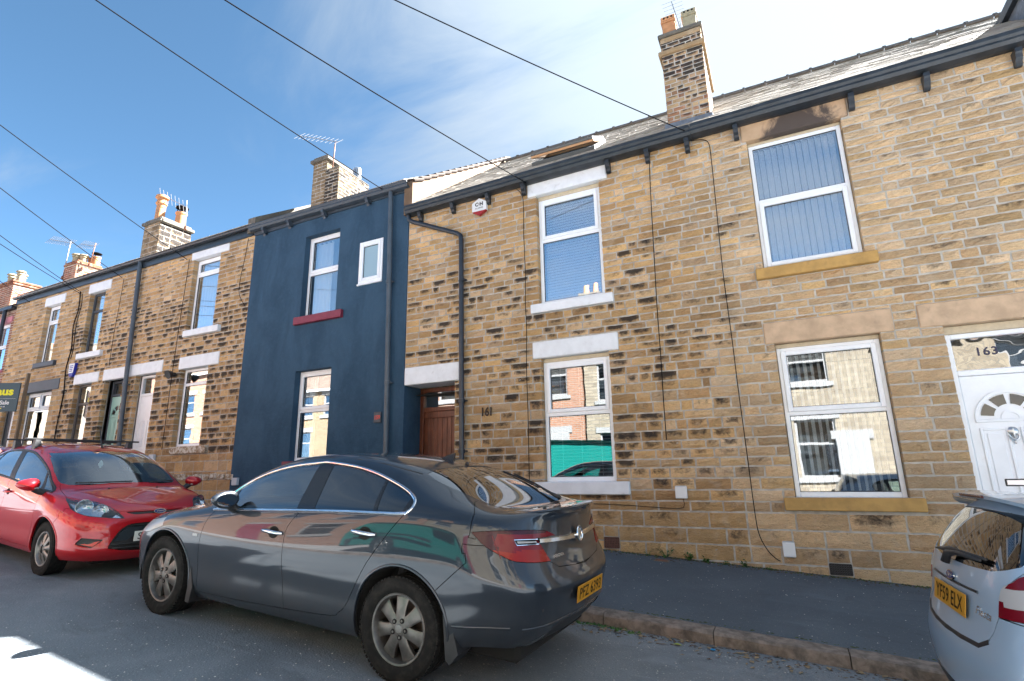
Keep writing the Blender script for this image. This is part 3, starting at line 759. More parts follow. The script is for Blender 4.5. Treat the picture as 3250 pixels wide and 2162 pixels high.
# ================================================================== the terrace
def mk_courses(zb, zt, seed, plinth):
    r = random.Random(seed); z = zb; e = [z]
    while z < zt-.02:
        h = (.205 if z < plinth else .150 if z < plinth+.35 else .137 if z < plinth+2.2 else .121 if z < plinth+3.6 else .108)*r.uniform(.86, 1.14)
        z += h; e.append(z)
    return e
def lookup(E):
    def f(z, r):
        for e in E:
            if e > z+.012: return e-z
        return .12
    return f
def wid(z, r, pl):
    if z < pl: return r.uniform(.27, .52)
    if z < pl+.4: return r.uniform(.25, .44)
    return r.choice((r.uniform(.15, .26), r.uniform(.24, .36), r.uniform(.27, .41)))
def house(name, x0, x1, label): return empty(name, (x0, 0, wall_z(x0)), label, 'house', 'terraced houses in the street')
YB = 8.0

# ---- number 163 : pale stone, right
H3 = house('terraced_house', -.70, 5.2, 'pale sandstone terraced house with white door numbered 163 and vertical blinds upstairs')
E13 = mk_courses(-.28, 6.62, 11, .92)
op3 = [(.06, 1.27, 4.26, 6.29), (.07, 1.27, 1.17, 3.18), (1.92, 2.86, -.6, 3.18)]
bl3 = [(a, b, c, d, True) for a, b, c, d in op3]+[(-.01, 1.37, 6.29, 6.61, False), (-.05, 1.40, 4.10, 4.26, False), (-.05, 1.43, 3.18, 3.48, False), (-.07, 1.41, 1.01, 1.17, False), (1.69, 3.25, 3.18, 3.48, False), (.33, .57, .27, .40, False)]
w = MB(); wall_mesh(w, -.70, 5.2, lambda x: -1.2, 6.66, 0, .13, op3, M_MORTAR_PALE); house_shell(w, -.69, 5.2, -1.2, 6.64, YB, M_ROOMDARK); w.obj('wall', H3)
def soot3(x, z, r):
    k = r.random()
    if z < 1.0: return .22+.5*k**2
    if 3.55 < z < 4.05: return .15+.45*k**2 if x > -.2 else .2+.5*k
    if x < -.2 and 1.2 < z < 5.2: return .8*k**1.3
    return .6*k**2.6
def hue3(x, z, r):
    if z < 1.15: return r.uniform(0, .45)
    if 3.5 < z < 4.1 and r.random() < .4: return r.uniform(0, .3)
    return r.uniform(.25, 1)
stone_wall(H3, -.70, 4.3, -.28, 6.62, bl3, lookup(E13), lambda z, r: wid(z, r, .92)*1.12, soot3, hue3, M_STONE_PALE, seed=31, rag=(1, 0))
lintel(H3, -.01, 1.37, 6.292, 6.605, M_SOOTLINTEL); lintel(H3, -.05, 1.43, 3.182, 3.478, M_LINTEL); lintel(H3, 1.69, 3.25, 3.182, 3.478, M_LINTEL)
sill(H3, -.05, 1.40, 4.102, 4.258, M_SILL); sill(H3, -.07, 1.41, 1.012, 1.168, M_SILL)
def trim(h, a, b, c, d, y=.085):
    t = MB(); t.bbox(a, b, y, .14, c, d, M_TRIM, .004); t.obj('head_trim', h)
trim(H3, .06, 1.27, 6.245, 6.288); trim(H3, .07, 1.27, 3.125, 3.178); trim(H3, 1.92, 2.86, 3.085, 3.178, .09)
def slat_geo(mb, M, z0, z1):
    xs = [-.045+.09*i/6 for i in range(7)]; vs = [M @ Vector((x, .014*(1-(x/.045)**2), z)) for x in xs for z in (z0, z1)]
    mb.add(vs, [(2*i, 2*i+2, 2*i+3, 2*i+1) for i in range(6)], M_BLIND)
W = window(H3, .065, 1.265, 4.262, 6.243, .085, .535, 'both', bw=.055, glass=M_GLASSUP)
for k in range(13):
    x = .15+.083*k; b_ = MB(); Mx = Matrix.Translation((x, .19, 0)) @ Matrix.Rotation(R(30+5*math.sin(k*2.1)), 4, 'Z'); slat_geo(b_, Mx, 4.33, 6.2)
    o = link('blind_slat', b_.mesh('blind_slat'), W); local(o, W)
W = window(H3, .075, 1.265, 1.172, 3.123, .085, .545, 'sash', bw=.055)
for k in range(13):
    x = .15+.083*k; b_ = MB(); Mx = Matrix.Translation((x, .32, 0)) @ Matrix.Rotation(R(62+4*math.sin(k*1.7)), 4, 'Z'); slat_geo(b_, Mx, 1.24, 3.1)
    o = link('blind_slat', b_.mesh('blind_slat'), W); local(o, W)
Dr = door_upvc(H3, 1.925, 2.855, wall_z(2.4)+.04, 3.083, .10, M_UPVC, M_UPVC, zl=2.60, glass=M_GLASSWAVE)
t_ = MB(); put_text(t_, '163', .135, M_BLUEPL if False else simple('navy_number', (.02, .022, .06), .4), FACE(2.31, .136, 2.845), depth=.002, bold=.003, spacing=1.15); local(t_.obj('door_number', Dr, world=False), Dr)
k = MB(); Mk = FACE(2.37, .108, 1.88)
k.lathe([(.0, .03), (.03, .028), (.05, .012), (.052, 0)], M_STEEL, 16, Mk @ Matrix.Translation((0, .02, 0))); k.tube([Mk @ Vector((.045*math.cos(t), -.005+.075*math.sin(t), .028)) for t in [PI+.15+i*(PI-.3)/14 for i in range(15)]], .009, M_STEEL, 8)
k.lathe([(.012, 0), (.016, .06), (.006, .10), (0, .11)], M_STEEL, 10, frame3((2.37, .09, 1.93), (1, 0, 0), (0, 1, 0)) @ Matrix.Rotation(PI, 4, 'X')); k.lathe([(.0, -.045), (.010, -.035), (.006, 0)], M_STEEL, 10, Matrix.Translation((2.37, .09, 1.80)))
local(k.obj('door_knocker', Dr, world=False, smooth=R(40)), Dr)
k = MB(); k.bbox(2.20, 2.56, .095, .115, 1.295, 1.375, M_BLACK, .004); k.bbox(2.212, 2.548, .088, .098, 1.307, 1.363, M_STEEL, .006); local(k.obj('letter_plate', Dr, world=False), Dr)

# ---- number 161 : sooty stone, passage door
H1 = house('terraced_house', -6.15, -.70, 'sooty sandstone terraced house with white painted lintels and passage door numbered 161')
op1 = [(-3.39, -2.25, 4.27, 6.29), (-3.39, -2.25, 1.385, 3.35), (-6.14, -5.055, -.6, 3.13)]
bl1 = [(a, b, c, d, True) for a, b, c, d in op1]+[(-3.55, -2.10, 6.29, 6.59, False), (-3.52, -2.11, 4.11, 4.27, False), (-3.53, -2.09, 3.35, 3.63, False), (-3.54, -2.05, 1.20, 1.385, False), (-6.14, -4.96, 3.13, 3.46, False), (-2.48, -2.26, .46, .61, False)]
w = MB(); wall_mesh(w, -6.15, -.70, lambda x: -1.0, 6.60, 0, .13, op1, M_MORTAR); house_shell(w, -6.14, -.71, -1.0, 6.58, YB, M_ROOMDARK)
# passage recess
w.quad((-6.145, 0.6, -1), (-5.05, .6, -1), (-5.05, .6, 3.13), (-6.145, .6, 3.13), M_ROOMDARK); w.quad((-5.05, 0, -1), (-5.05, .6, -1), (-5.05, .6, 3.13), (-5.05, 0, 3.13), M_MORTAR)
w.quad((-6.15, 0, 3.135), (-5.05, 0, 3.135), (-5.05, .6, 3.135), (-6.15, .6, 3.135), M_WHITE_OLD)
w.obj('wall', H1)
def soot1(x, z, r):
    k = r.random()
    if z < 1.15: return .15+.45*k**2
    if z > 5.9: return .25*k
    if -4.75 < x < -4.05 and 2.3 < z < 2.8: return .12*k
    band = 1.0 if z < 5.0 else (5.9-z)/.9
    if x > -1.25: band *= .55+.3*(1 if z < 3.5 else 0)
    if z < 2.2: band *= .92
    return (.24+.70*k**1.05)*band*(1 if r.random() < .86 else .25)
def hue1(x, z, r):
    if z < 1.2: return r.uniform(0, .5)
    return r.uniform(.05, .95)
stone_wall(H1, -6.15, -.70, -.28, 6.58, bl1, lookup(E13), lambda z, r: wid(z, r, .92), soot1, hue1, M_STONE, seed=32, rag=(0, 1))
lintel(H1, -3.55, -2.10, 6.292, 6.588, M_WHITE); lintel(H1, -3.53, -2.09, 3.352, 3.628, M_WHITE); lintel(H1, -6.145, -4.96, 3.132, 3.458, M_WHITE, depth=.45)
sill(H1, -3.52, -2.11, 4.112, 4.268, M_WHITE); sill(H1, -3.54, -2.05, 1.202, 1.383, M_WHITE)
trim(H1, -3.39, -2.25, 6.215, 6.288); trim(H1, -3.39, -2.25, 3.285, 3.348)
def venetian(W, xl, xr, z0, z1, y, ang, mt, pitch=.05):
    z = z0; k = 0
    while z < z1:
        b_ = MB(); b_.box(xl, xr, -.024, .024, -.0012, .0012, mt, Matrix.Translation((0, y, z)) @ Matrix.Rotation(ang, 4, 'X')); o = link('blind_slat', b_.mesh('blind_slat'), W); local(o, W); z += pitch
    c = MB()
    for f in (.18, .5, .82): c.tube([(xl+(xr-xl)*f, y-.028, z0), (xl+(xr-xl)*f, y-.028, z1)], .0025, M_WHITEPL, 4)
    o = c.obj('blind_cord', W, world=False); local(o, W)
W = window(H1, -3.385, -2.255, 4.272, 6.213, .085, .60, 'sash', glass=M_GLASSUP); venetian(W, -3.32, -2.32, 4.36, 6.15, .22, R(80), M_VENET)
W = window(H1, -3.385, -2.255, 1.387, 3.283, .085, .55, 'sash'); venetian(W, -3.32, -2.32, 1.47, 3.22, .22, R(14), M_SLATSGREY)
# passage door of vertical boards
D1 = empty('passage_door', (-5.6, .52, wall_z(-5.6))); D1.parent = H1; D1.location -= H1.location
f_ = MB(); f_.bbox(-6.14, -6.06, .49, .58, .2, 3.128, M_MAHOG, .006); f_.bbox(-5.13, -5.055, .49, .58, .2, 3.128, M_MAHOG, .006); f_.bbox(-6.06, -5.13, .492, .58, 3.05, 3.128, M_MAHOG, .006); f_.bbox(-6.06, -5.13, .492, .58, 2.68, 2.76, M_MAHOG, .006); local(f_.obj('frame', D1, world=False), D1)
p_ = MB(); p_.box(-6.06, -5.13, .54, .546, 2.76, 3.05, M_GLASS); local(p_.obj('pane', D1, world=False), D1)
for k in range(9):
    b_ = MB(); x = -6.055+.1025*k; b_.bbox(x+.001, x+.1015, .525, .55, .55, 2.56, M_MAHOG, .007); local(b_.obj('board', D1, world=False), D1)
b_ = MB(); b_.bbox(-6.058, -5.132, .515, .552, 2.56, 2.68, M_MAHOG, .006); local(b_.obj('rail', D1, world=False), D1)

# ---- number 159 : dark rendered
H9 = house('terraced_house', -10.65, -6.15, 'terraced house rendered dark blue grey with maroon sills, between stone neighbours')
op9 = [(-8.97, -7.96, 4.84, 6.71), (-8.97, -7.97, 1.83, 3.67), (-7.39, -6.77, 5.31, 6.23)]
w = MB(); wall_mesh(w, -10.66, -6.152, lambda x: -1.0, 7.16, -.022, .22, op9, M_RENDER, grow=0); house_shell(w, -10.64, -6.16, -1.0, 7.14, YB, M_ROOMDARK)
w.quad((-6.152, -.022, -1), (-6.152, .60, -1), (-6.152, .60, 3.12), (-6.152, -.022, 3.12), M_RENDER); w.quad((-6.152, -.022, 3.12), (-6.152, .0, 3.12), (-6.152, .0, 7.16), (-6.152, -.022, 7.16), M_RENDER)
w.quad((-10.66, 0.0, -1), (-10.66, -.022, -1), (-10.66, -.022, 7.16), (-10.66, 0.0, 7.16), M_RENDER)
w.quad((-6.136, -.018, -1), (-6.136, .60, -1), (-6.136, .60, 3.128), (-6.136, -.018, 3.128), M_RENDER); w.quad((-6.152, -.022, -1), (-6.136, -.018, -1), (-6.136, -.018, 3.128), (-6.152, -.022, 3.128), M_RENDER); w.obj('wall', H9)
sill(H9, -9.08, -7.74, 4.672, 4.838, M_MAROON, .10); sill(H9, -9.08, -7.74, 1.662, 1.828, M_MAROON, .10)
W = window(H9, -8.968, -7.962, 4.842, 6.708, .12, .54, 'sash')
def curtain(W, x0, x1, z0, z1, y, mt, waves=7):
    n = waves*6; vs = []
    for i in range(n+1):
        x = x0+(x1-x0)*i/n; d = .025*math.sin(i/6*2*PI)
        vs += [(x, y+d, z0), (x, y+d, z1)]
    m_ = MB(); m_.add(vs, [(2*i, 2*i+2, 2*i+3, 2*i+1) for i in range(n)], mt); o = m_.obj('curtain', W, world=False, smooth=True); local(o, W)
M_CURT = simple('white_voile', (.82, .84, .86), .9)
curtain(W, -8.92, -8.40, 4.9, 6.6, .26, M_CURT, 4)
W = window(H9, -8.968, -7.972, 1.832, 3.668, .12, .55, 'sash'); curtain(W, -8.92, -8.70, 1.9, 3.6, .36, M_CURT, 3)
W = window(H9, -7.385, -6.775, 5.312, 6.228, -.028, 0, 'sash', glass=M_FROST)

# ---- number 157 and 155, 153 : sooty stone, further up the street
H7 = house('terraced_house', -15.10, -10.66, 'sooty stone terraced house with white door, left of the dark rendered house')
E7 = mk_courses(.45, 7.15, 15, 1.75)
op7 = [(-12.90, -11.88, 5.05, 6.94), (-12.88, -11.86, 2.245, 4.10), (-14.70, -13.86, .2, 4.12)]
bl7 = [(a, b, c, d, True) for a, b, c, d in op7]+[(-13.0, -11.58, 6.94, 7.15, False), (-12.88, -11.57, 4.89, 5.05, False), (-12.96, -11.50, 4.10, 4.40, False), (-12.80, -11.53, 2.075, 2.245, False), (-15.02, -13.62, 4.12, 4.42, False)]
w = MB(); wall_mesh(w, -15.10, -10.66, lambda x: -.6, 7.20, 0, .14, op7, M_MORTAR); house_shell(w, -15.09, -10.67, -.6, 7.18, YB, M_ROOMDARK); w.obj('wall', H7)
soot7 = lambda x, z, r: (.16+.3*r.random() if z < 2.0 else .32+.64*r.random()**.9 if z < 6.0 else .10+.60*r.random()**1.4)
hue7 = lambda x, z, r: r.uniform(0, .8)
stone_wall(H7, -15.10, -10.66, .45, 7.15, bl7, lookup(E7), lambda z, r: wid(z, r, 1.75), soot7, hue7, M_STONE, seed=33, rag=(1, 0))
lintel(H7, -13.0, -11.58, 6.942, 7.148, M_WHITE); lintel(H7, -12.96, -11.50, 4.102, 4.398, M_WHITE); lintel(H7, -15.02, -13.62, 4.122, 4.418, M_WHITE)
sill(H7, -12.88, -11.57, 4.892, 5.048, M_WHITE); sill(H7, -12.80, -11.53, 2.077, 2.243, M_WHITE_OLD)
W = window(H7, -12.895, -11.885, 5.052, 6.938, .12, .78, 'sash'); curtain(W, -12.8, -11.95, 5.1, 6.85, .22, M_CURT, 8)
W = window(H7, -12.875, -11.865, 2.247, 4.098, .12, .80, 'none')
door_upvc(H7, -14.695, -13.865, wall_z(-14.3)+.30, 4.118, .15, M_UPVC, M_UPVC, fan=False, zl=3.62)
w = MB(); r_ = random.Random(5)
for k in range(9):     # flaking white band left of an old painted plinth
    x = -12.9+.26*k; w.bbox(x, x+.25+r_.uniform(-.04, .004), -.034, -.005, 1.49+r_.uniform(-.01, .02), 1.62+r_.uniform(-.02, .015), M_WHITE_OLD, .01)
w.obj('painted_band', H7)
H5 = house('terraced_house', -18.10, -15.10, 'narrow stone terraced house with pale green door behind the downpipe')
op5 = [(-17.58, -16.78, 5.0, 6.81), (-17.55, -16.72, 2.30, 4.12), (-16.10, -15.22, .4, 4.11)]
bl5 = [(a, b, c, d, True) for a, b, c, d in op5]+[(-17.67, -16.55, 6.81, 7.09, False), (-17.62, -16.43, 4.84, 5.0, False), (-17.64, -16.43, 4.12, 4.40, False), (-16.20, -15.08, 4.11, 4.41, False)]
w = MB(); wall_mesh(w, -18.10, -15.10, lambda x: -.6, 7.20, 0, .14, op5, M_MORTAR); house_shell(w, -18.09, -15.11, -.6, 7.18, YB, M_ROOMDARK); w.obj('wall', H5)
stone_wall(H5, -18.10, -15.10, .45, 7.15, bl5, lookup(E7), lambda z, r: wid(z, r, 1.75), soot7, hue7, M_STONE, seed=34, rag=(1, 1))
lintel(H5, -17.67, -16.55, 6.812, 7.088, M_WHITE); lintel(H5, -17.64, -16.43, 4.122, 4.398, M_WHITE); lintel(H5, -16.20, -15.08, 4.112, 4.408, M_WHITE); sill(H5, -17.62, -16.43, 4.842, 4.998, M_WHITE)
W = window(H5, -17.575, -16.785, 5.002, 6.808, .12, .70, 'none', M_GREYPAINT); curtain(W, -17.5, -16.85, 5.05, 6.7, .22, M_CURT, 7)
W = window(H5, -17.545, -16.725, 2.302, 4.118, .12, .70, 'none', M_GREYUP); curtain(W, -17.5, -16.8, 2.4, 3.5, .36, M_CURT, 7)
M_TEAL = simple('pale_green_door_paint', (.30, .52, .47), .35)
door_upvc(H5, -16.095, -15.225, wall_z(-15.7)+.25, 4.108, .20, M_TEAL, M_GREYPAINT, fan=True, zl=3.72)
H53 = house('terraced_house', -21.95, -18.10, 'stone terraced house with slate grey lower lintel, beside the red brick house')
op53 = [(-19.98, -19.15, 4.965, 6.78), (-20.30, -18.75, 2.30, 4.08), (-21.50, -20.72, .6, 3.98)]
bl53 = [(a, b, c, d, True) for a, b, c, d in op53]+[(-20.10, -18.95, 6.78, 7.06, False), (-19.98, -18.81, 4.81, 4.965, False), (-20.33, -18.40, 4.08, 4.40, False)]
w = MB(); wall_mesh(w, -21.95, -18.10, lambda x: -.6, 7.20, 0, .14, op53, M_MORTAR); house_shell(w, -21.94, -18.11, -.6, 7.18, YB, M_ROOMDARK); w.obj('wall', H53)
soot53 = lambda x, z, r: .10+.6*r.random()**1.8
stone_wall(H53, -21.95, -18.10, .45, 7.15, bl53, lookup(E7), lambda z, r: wid(z, r, 1.75), soot53, lambda x, z, r: r.uniform(.1, .9), M_STONE, seed=35, rag=(0, 1))
lintel(H53, -20.10, -18.95, 6.782, 7.058, M_WHITE); lintel(H53, -20.33, -18.40, 4.082, 4.398, M_GREYPAINT); sill(H53, -19.98, -18.81, 4.812, 4.963, M_GREYPAINT)
W = window(H53, -19.975, -19.155, 4.967, 6.778, .12, .70, 'sash'); curtain(W, -19.9, -19.2, 5.05, 6.7, .22, M_CURT, 7)
window(H53, -20.295, -18.755, 2.302, 4.078, .12, .72, 'sash', topsplit=True)
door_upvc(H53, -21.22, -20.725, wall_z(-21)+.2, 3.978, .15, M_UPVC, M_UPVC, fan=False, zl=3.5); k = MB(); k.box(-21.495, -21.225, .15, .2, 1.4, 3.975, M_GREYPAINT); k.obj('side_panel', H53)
# ---- red brick house at the far left
HR = house('brick_house', -30, -21.95, 'red brick house with pink lintel at the far left end')
opR = [(-23.1, -22.2, 5.0, 6.6), (-23.1, -22.2, 2.4, 4.2)]
w = MB(); wall_mesh(w, -30, -21.95, lambda x: -.4, 7.0, .02, .12, opR, M_MORTAR); house_shell(w, -29.99, -21.96, -.4, 6.98, YB, M_ROOMDARK); w.obj('wall', HR)
stone_wall(HR, -25.5, -21.95, .9, 6.98, [(a, b, c, d, True) for a, b, c, d in opR]+[(-23.2, -22.1, 4.2, 4.6, False), (-23.2, -22.1, 6.6, 6.8, False)], lambda z, r: .085, lambda z, r: .225, lambda x, z, r: r.random()*.35, lambda x, z, r: r.random(), M_BRICK, joint=.012, y=.02, bulge=.006, rough=.002, seed=36, name='brick')
lintel(HR, -23.2, -22.1, 4.202, 4.598, M_PINK); lintel(HR, -23.2, -22.1, 6.602, 6.798, M_PINK); sill(HR, -23.2, -22.1, 4.9, 4.998, M_PINK)
window(HR, -23.095, -22.205, 5.002, 6.598, .12, .5, 'sash'); window(HR, -23.095, -22.205, 2.402, 4.198, .12, .5, 'sash')

# ---- roofs, gutters, corbels, pipes
slate_roof(H3, -.70, 5.3, -.17, 6.70, 4.0, 9.93, seed=1); slate_roof(H1, -6.0, -.702, -.17, 6.69, 4.0, 9.92, seed=2)
slate_roof(H9, -10.62, -6.2, -.15, 7.30, 4.2, 10.05, seed=3); slate_roof(H7, -15.1, -10.68, -.14, 7.38, 4.0, 10.2, seed=4); slate_roof(H5, -18.1, -15.102, -.14, 7.38, 4.0, 10.2, seed=5); slate_roof(H53, -21.95, -18.102, -.14, 7.38, 4.0, 10.2, seed=6)
slate_roof(HR, -30, -21.96, -.12, 7.12, 4.0, 9.9, seed=7, gauge=.3, wid=.33)
gutter(H3, -.70, 4.9, 6.555, M_GUTTER, .155, .22, .06); gutter(H1, -6.12, -.704, 6.515, M_GUTTER, .155, .22, .035)
for hh, xs__ in ((H1, (-5.83, -5.08, -4.32, -3.60, -2.05, -1.40, -.78)), (H3, (-.07, 1.42, 2.27, 3.20))):
    for x in xs__: corbel(hh, x, 6.545)
k = MB(); k.box(-6.10, -.705, -.02, .10, 6.56, 6.66, M_GUTTER); k.obj('eaves_board', H1); k = MB(); k.box(-.70, 5.2, -.02, .10, 6.60, 6.69, M_GUTTER); k.obj('eaves_board', H3)
gutter(H9, -10.72, -6.10, 7.195, M_GREYPAINT, .125, .20, -.06)
k = MB(); k.box(-10.66, -6.155, -.05, .06, 7.10, 7.26, M_GREYPAINT); k.obj('eaves_board', H9)
for x in (-10.25, -9.43, -8.38, -7.16): corbel(H9, x, 7.175, M_GREYPAINT, .07, .12, .17)
for hh, a, b in ((H7, -15.1, -10.72), (H5, -18.1, -15.102), (H53, -21.95, -18.102)):
    k = MB(); k.box(a, b, -.05, .06, 7.13, 7.30, M_FASCIA); k.obj('fascia_board', hh)
    k = MB(); n = 9; k.lathe([(.062, 0), (.062, b-a), (.055, b-a), (.055, 0)], M_PIPE, n, Matrix.Translation((a, -.112, 7.335)) @ Matrix.Rotation(PI/2, 4, 'Y') @ Matrix.Rotation(PI/2, 4, 'Z') @ Matrix.Rotation(PI, 4, 'Z'), closed=True, a0=0, a1=PI); g_ = k.obj('gutter', hh, smooth=R(60))
    x = a+.3
    while x < b-.1:
        c = MB(); c.lathe([(.064, 0), (.069, .008), (.069, .03), (.064, .038)], M_PIPE, n, Matrix.Translation((x, -.112, 7.337)) @ Matrix.Rotation(PI/2, 4, 'Y') @ Matrix.Rotation(PI/2, 4, 'Z') @ Matrix.Rotation(PI, 4, 'Z'), a0=0, a1=PI); c.obj('gutter_bracket', g_); x += .62
k = MB(); k.box(-30, -21.96, -.14, -.02, 7.0, 7.1, M_PIPE); k.obj('gutter', HR)
downpipe(H1, [(-6.10, -.11, 6.56), (-6.08, -.10, 6.42), (-6.0, -.09, 6.36), (-4.98, -.085, 5.895), (-4.90, -.085, 5.83), (-4.885, -.085, 5.72), (-4.84, -.085, .35)], .044, M_PIPE, [(-4.868, -.085, 4.95), (-4.857, -.085, 2.75), (-4.852, -.085, 1.9)])
downpipe(H9, [(-6.56, -.115, 7.22), (-6.55, -.11, 7.0), (-6.41, -.11, .6)], .048, M_PIPEGREY, [(-6.515, -.11, 5.2), (-6.46, -.11, 3.2)])
downpipe(H7, [(-15.12, -.10, 7.32), (-15.10, -.10, 7.15), (-14.95, -.10, 4.2), (-14.75, -.10, 1.3)], .055, M_PIPEGREY, [(-15.03, -.1, 5.7), (-14.94, -.1, 3.9)])
downpipe(HR, [(-22.45, -.1, 7.0), (-22.42, -.1, 1.6)], .055, M_PIPE, [(-22.43, -.1, 5)])
# party wall upstands of number 159: rendered right gable with tiled verge, grey left coping
k = MB()
def upstand(mb, xa, xb, pts_top, pts_bot, mt):
    n = len(pts_top); poly = pts_top+pts_bot[::-1]
    vs = [(xa, y, z) for y, z in poly]+[(xb, y, z) for y, z in poly]; L = len(poly)
    mb.add(vs, [tuple(range(L)), tuple(range(L, 2*L))[::-1]]+[(i, L+i, L+(i+1) % L, (i+1) % L) for i in range(L)], mt)
upstand(k, -6.22, -6.02, [(-.10, 7.26), (4.2, 10.14), (8.4, 7.4)], [(-.10, 6.55), (4.2, 6.55), (8.4, 6.55)], M_CREAM); k.obj('gable_upstand', H9)
M_VERGE = simple('dark_pantile', (.055, .038, .030), .9, var=.3, vscale=9)
for i in range(17):
    s = i/16; y = -.06+4.1*s; z = 7.27+2.80*s; M = Matrix.Translation((-6.12, y, z)) @ Matrix.Rotation(math.atan2(2.88, 4.3)-R(5), 4, 'X')
    t = MB(); t.bbox(-.17, .13, -.03, .33, .015, .055, M_VERGE, .01, M); t.lathe([(.055, -.03), (.055, .33)], M_VERGE, 8, M @ Matrix.Translation((.10, 0, .035)) @ Matrix.Rotation(-PI/2, 4, 'X'), a0=-.2, a1=PI+.2); t.obj('verge_tile', H9)
k = MB(); upstand(k, -10.86, -10.62, [(-.10, 7.56), (4.2, 10.42), (8.4, 7.6)], [(-.10, 7.18), (4.2, 7.18), (8.4, 7.18)], M_CEMENT); k.obj('party_coping', H9)
# roof light, propped open, on 161
ang = math.atan2(3.23, 4.17); RL = Matrix.Translation((-3.02, .50, 7.20)) @ Matrix.Rotation(ang, 4, 'X')
SK = empty('roof_window', (-3.02, .50, 7.20)); SK.parent = H1; SK.location -= H1.location
def skp(mb, nm): o = mb.obj(nm, SK, world=False); local(o, SK)
M_SKY = simple('grey_aluminium_flashing', (.10, .105, .11), .45, metal=.4); M_PINE = simple('pine_lining', (.50, .27, .13), .5)
k = MB()
for (a, b, c, d) in ((-.62, -.55, -.05, .95), (.55, .62, -.05, .95), (-.55, .55, -.05, .03), (-.55, .55, .87, .95)): k.bbox(a, b, c, d, -.02, .085, M_SKY, .006, RL)
skp(k, 'frame')
k = MB(); RS = RL @ Matrix.Translation((0, .90, .09)) @ Matrix.Rotation(-R(7), 4, 'X')
for (a, b, c, d) in ((-.61, -.53, -.92, .02), (.53, .61, -.92, .02), (-.53, .53, -.92, -.84), (-.53, .53, -.06, .02)): k.bbox(a, b, c, d, 0, .05, M_SKY, .006, RS); k.bbox(a, b, c, d, -.045, -.001, M_PINE, .006, RS)
skp(k, 'sash'); k = MB(); k.box(-.53, .53, -.84, -.06, .018, .026, M_GLASS, RS); skp(k, 'pane')
# chimneys
sootch = lambda r, side, z, zt: (.62+.45*r.random() if (zt-z) < .8 else .2+.75*r.random()**1.5)
C3 = chimney(H3, -1.12, -.42, .60, 2.0, 7.0, 9.02, M_CHBRICK, M_MORTAR, .215, .083, [(.045, 8.74, 8.83, M_CHBRICK), (.0, 9.02, 9.12, M_CHBRICK), (.03, 9.12, 9.20, M_CEMENT), (-.06, 9.20, 9.27, M_CEMENT)], 21, sootch, lambda r, s, z: r.random()*.9)
pot(C3, -.96, .86, 9.25, .44, .135, M_TERRA, 'square'); pot(C3, -.60, .88, 9.25, .44, .135, M_BUFFPOT, 'square'); pot(C3, -.80, 1.6, 9.25, .4, .125, M_TERRA, 'square')
k = MB(); k.box(-1.16, -.38, .50, .62, 7.12, 7.30, M_LEAD, Matrix.Translation((0, 0, .0))); k.obj('flashing', C3)
soots = lambda r, side, z, zt: (.85+.3*r.random() if side == 1 else .15+.4*r.random())
C7 = chimney(H7, -16.92, -16.10, .80, 1.78, 7.5, 9.12, M_STONE_DARK, M_MORTAR_PALE, .36, .17, [(.06, 9.12, 9.22, M_CEMENT), (-.01, 9.22, 9.30, M_CEMENT)], 22, soots, lambda r, s, z: r.random())
pot(C7, -16.66, 1.06, 9.28, .98, .17, M_TERRA); pot(C7, -16.34, 1.52, 9.28, .72, .16, M_TERRA, 'cowl')
C9 = chimney(H9, -9.86, -9.38, .82, 1.80, 7.6, 9.24, M_STONE_DARK, M_MORTAR_PALE, .30, .10, [(.06, 9.24, 9.33, M_CEMENT), (.0, 9.33, 9.41, M_CEMENT)], 23, lambda r, s, z, zt: .1+.4*r.random() if s == 0 else .3+.5*r.random(), lambda r, s, z: r.random())
C9b = chimney(H9, -8.90, -8.46, .32, 1.36, 7.2, 8.52, M_STONE_DARK, M_MORTAR, .26, .085, [(.0, 8.52, 8.56, M_CEMENT)], 24, lambda r, s, z, zt: .5+.5*r.random(), lambda r, s, z: r.random())
pot(C9b, -8.66, 1.12, 8.5, .46, .095, M_STEEL, 'slot')
C53 = chimney(H53, -21.30, -20.55, .80, 1.55, 7.5, 8.62, M_BRICK, M_MORTAR, .225, .078, [(.035, 8.62, 8.69, M_BRICK), (.0, 8.69, 8.76, M_BRICK)], 25)
pot(C53, -21.1, 1.0, 8.75, .38, .14, M_BUFFPOT); pot(C53, -20.85, 1.1, 8.75, .34, .13, M_BUFFPOT); pot(C53, -20.95, 1.38, 8.75, .34, .12, M_TERRA); pot(C53, -20.70, 1.40, 8.75, .5, .13, M_TERRA, 'cowl')
CR = chimney(HR, -26.5, -25.25, .95, 1.75, 7.5, 8.75, M_BRICK, M_MORTAR, .225, .078, [(.035, 8.75, 8.83, M_BRICK), (.06, 8.83, 8.91, M_BRICK)], 26)
pot(CR, -26.2, 1.2, 8.9, .5, .14, M_BUFFPOT); pot(CR, -25.5, 1.2, 8.9, .5, .14, M_BUFFPOT); pot(CR, -25.85, 1.4, 8.9, .5, .14, M_BUFFPOT)
# slate hung dormer of the roof at the right edge
DM = empty('dormer', (3.45, .3, 7.0)); DM.parent = H3; DM.location -= H3.location
k = MB(); k.box(4.12, 5.1, .25, 3.0, 6.75, 8.55, M_LEAD); local(k.obj('cheek', DM, world=False), DM)
k = MB(); k.box(4.04, 5.2, .05, 3.2, 8.55, 8.70, M_GUTTER); k.box(4.04, 4.12, .05, .25, 6.8, 8.55, M_GREYPAINT); local(k.obj('fascia', DM, world=False), DM)
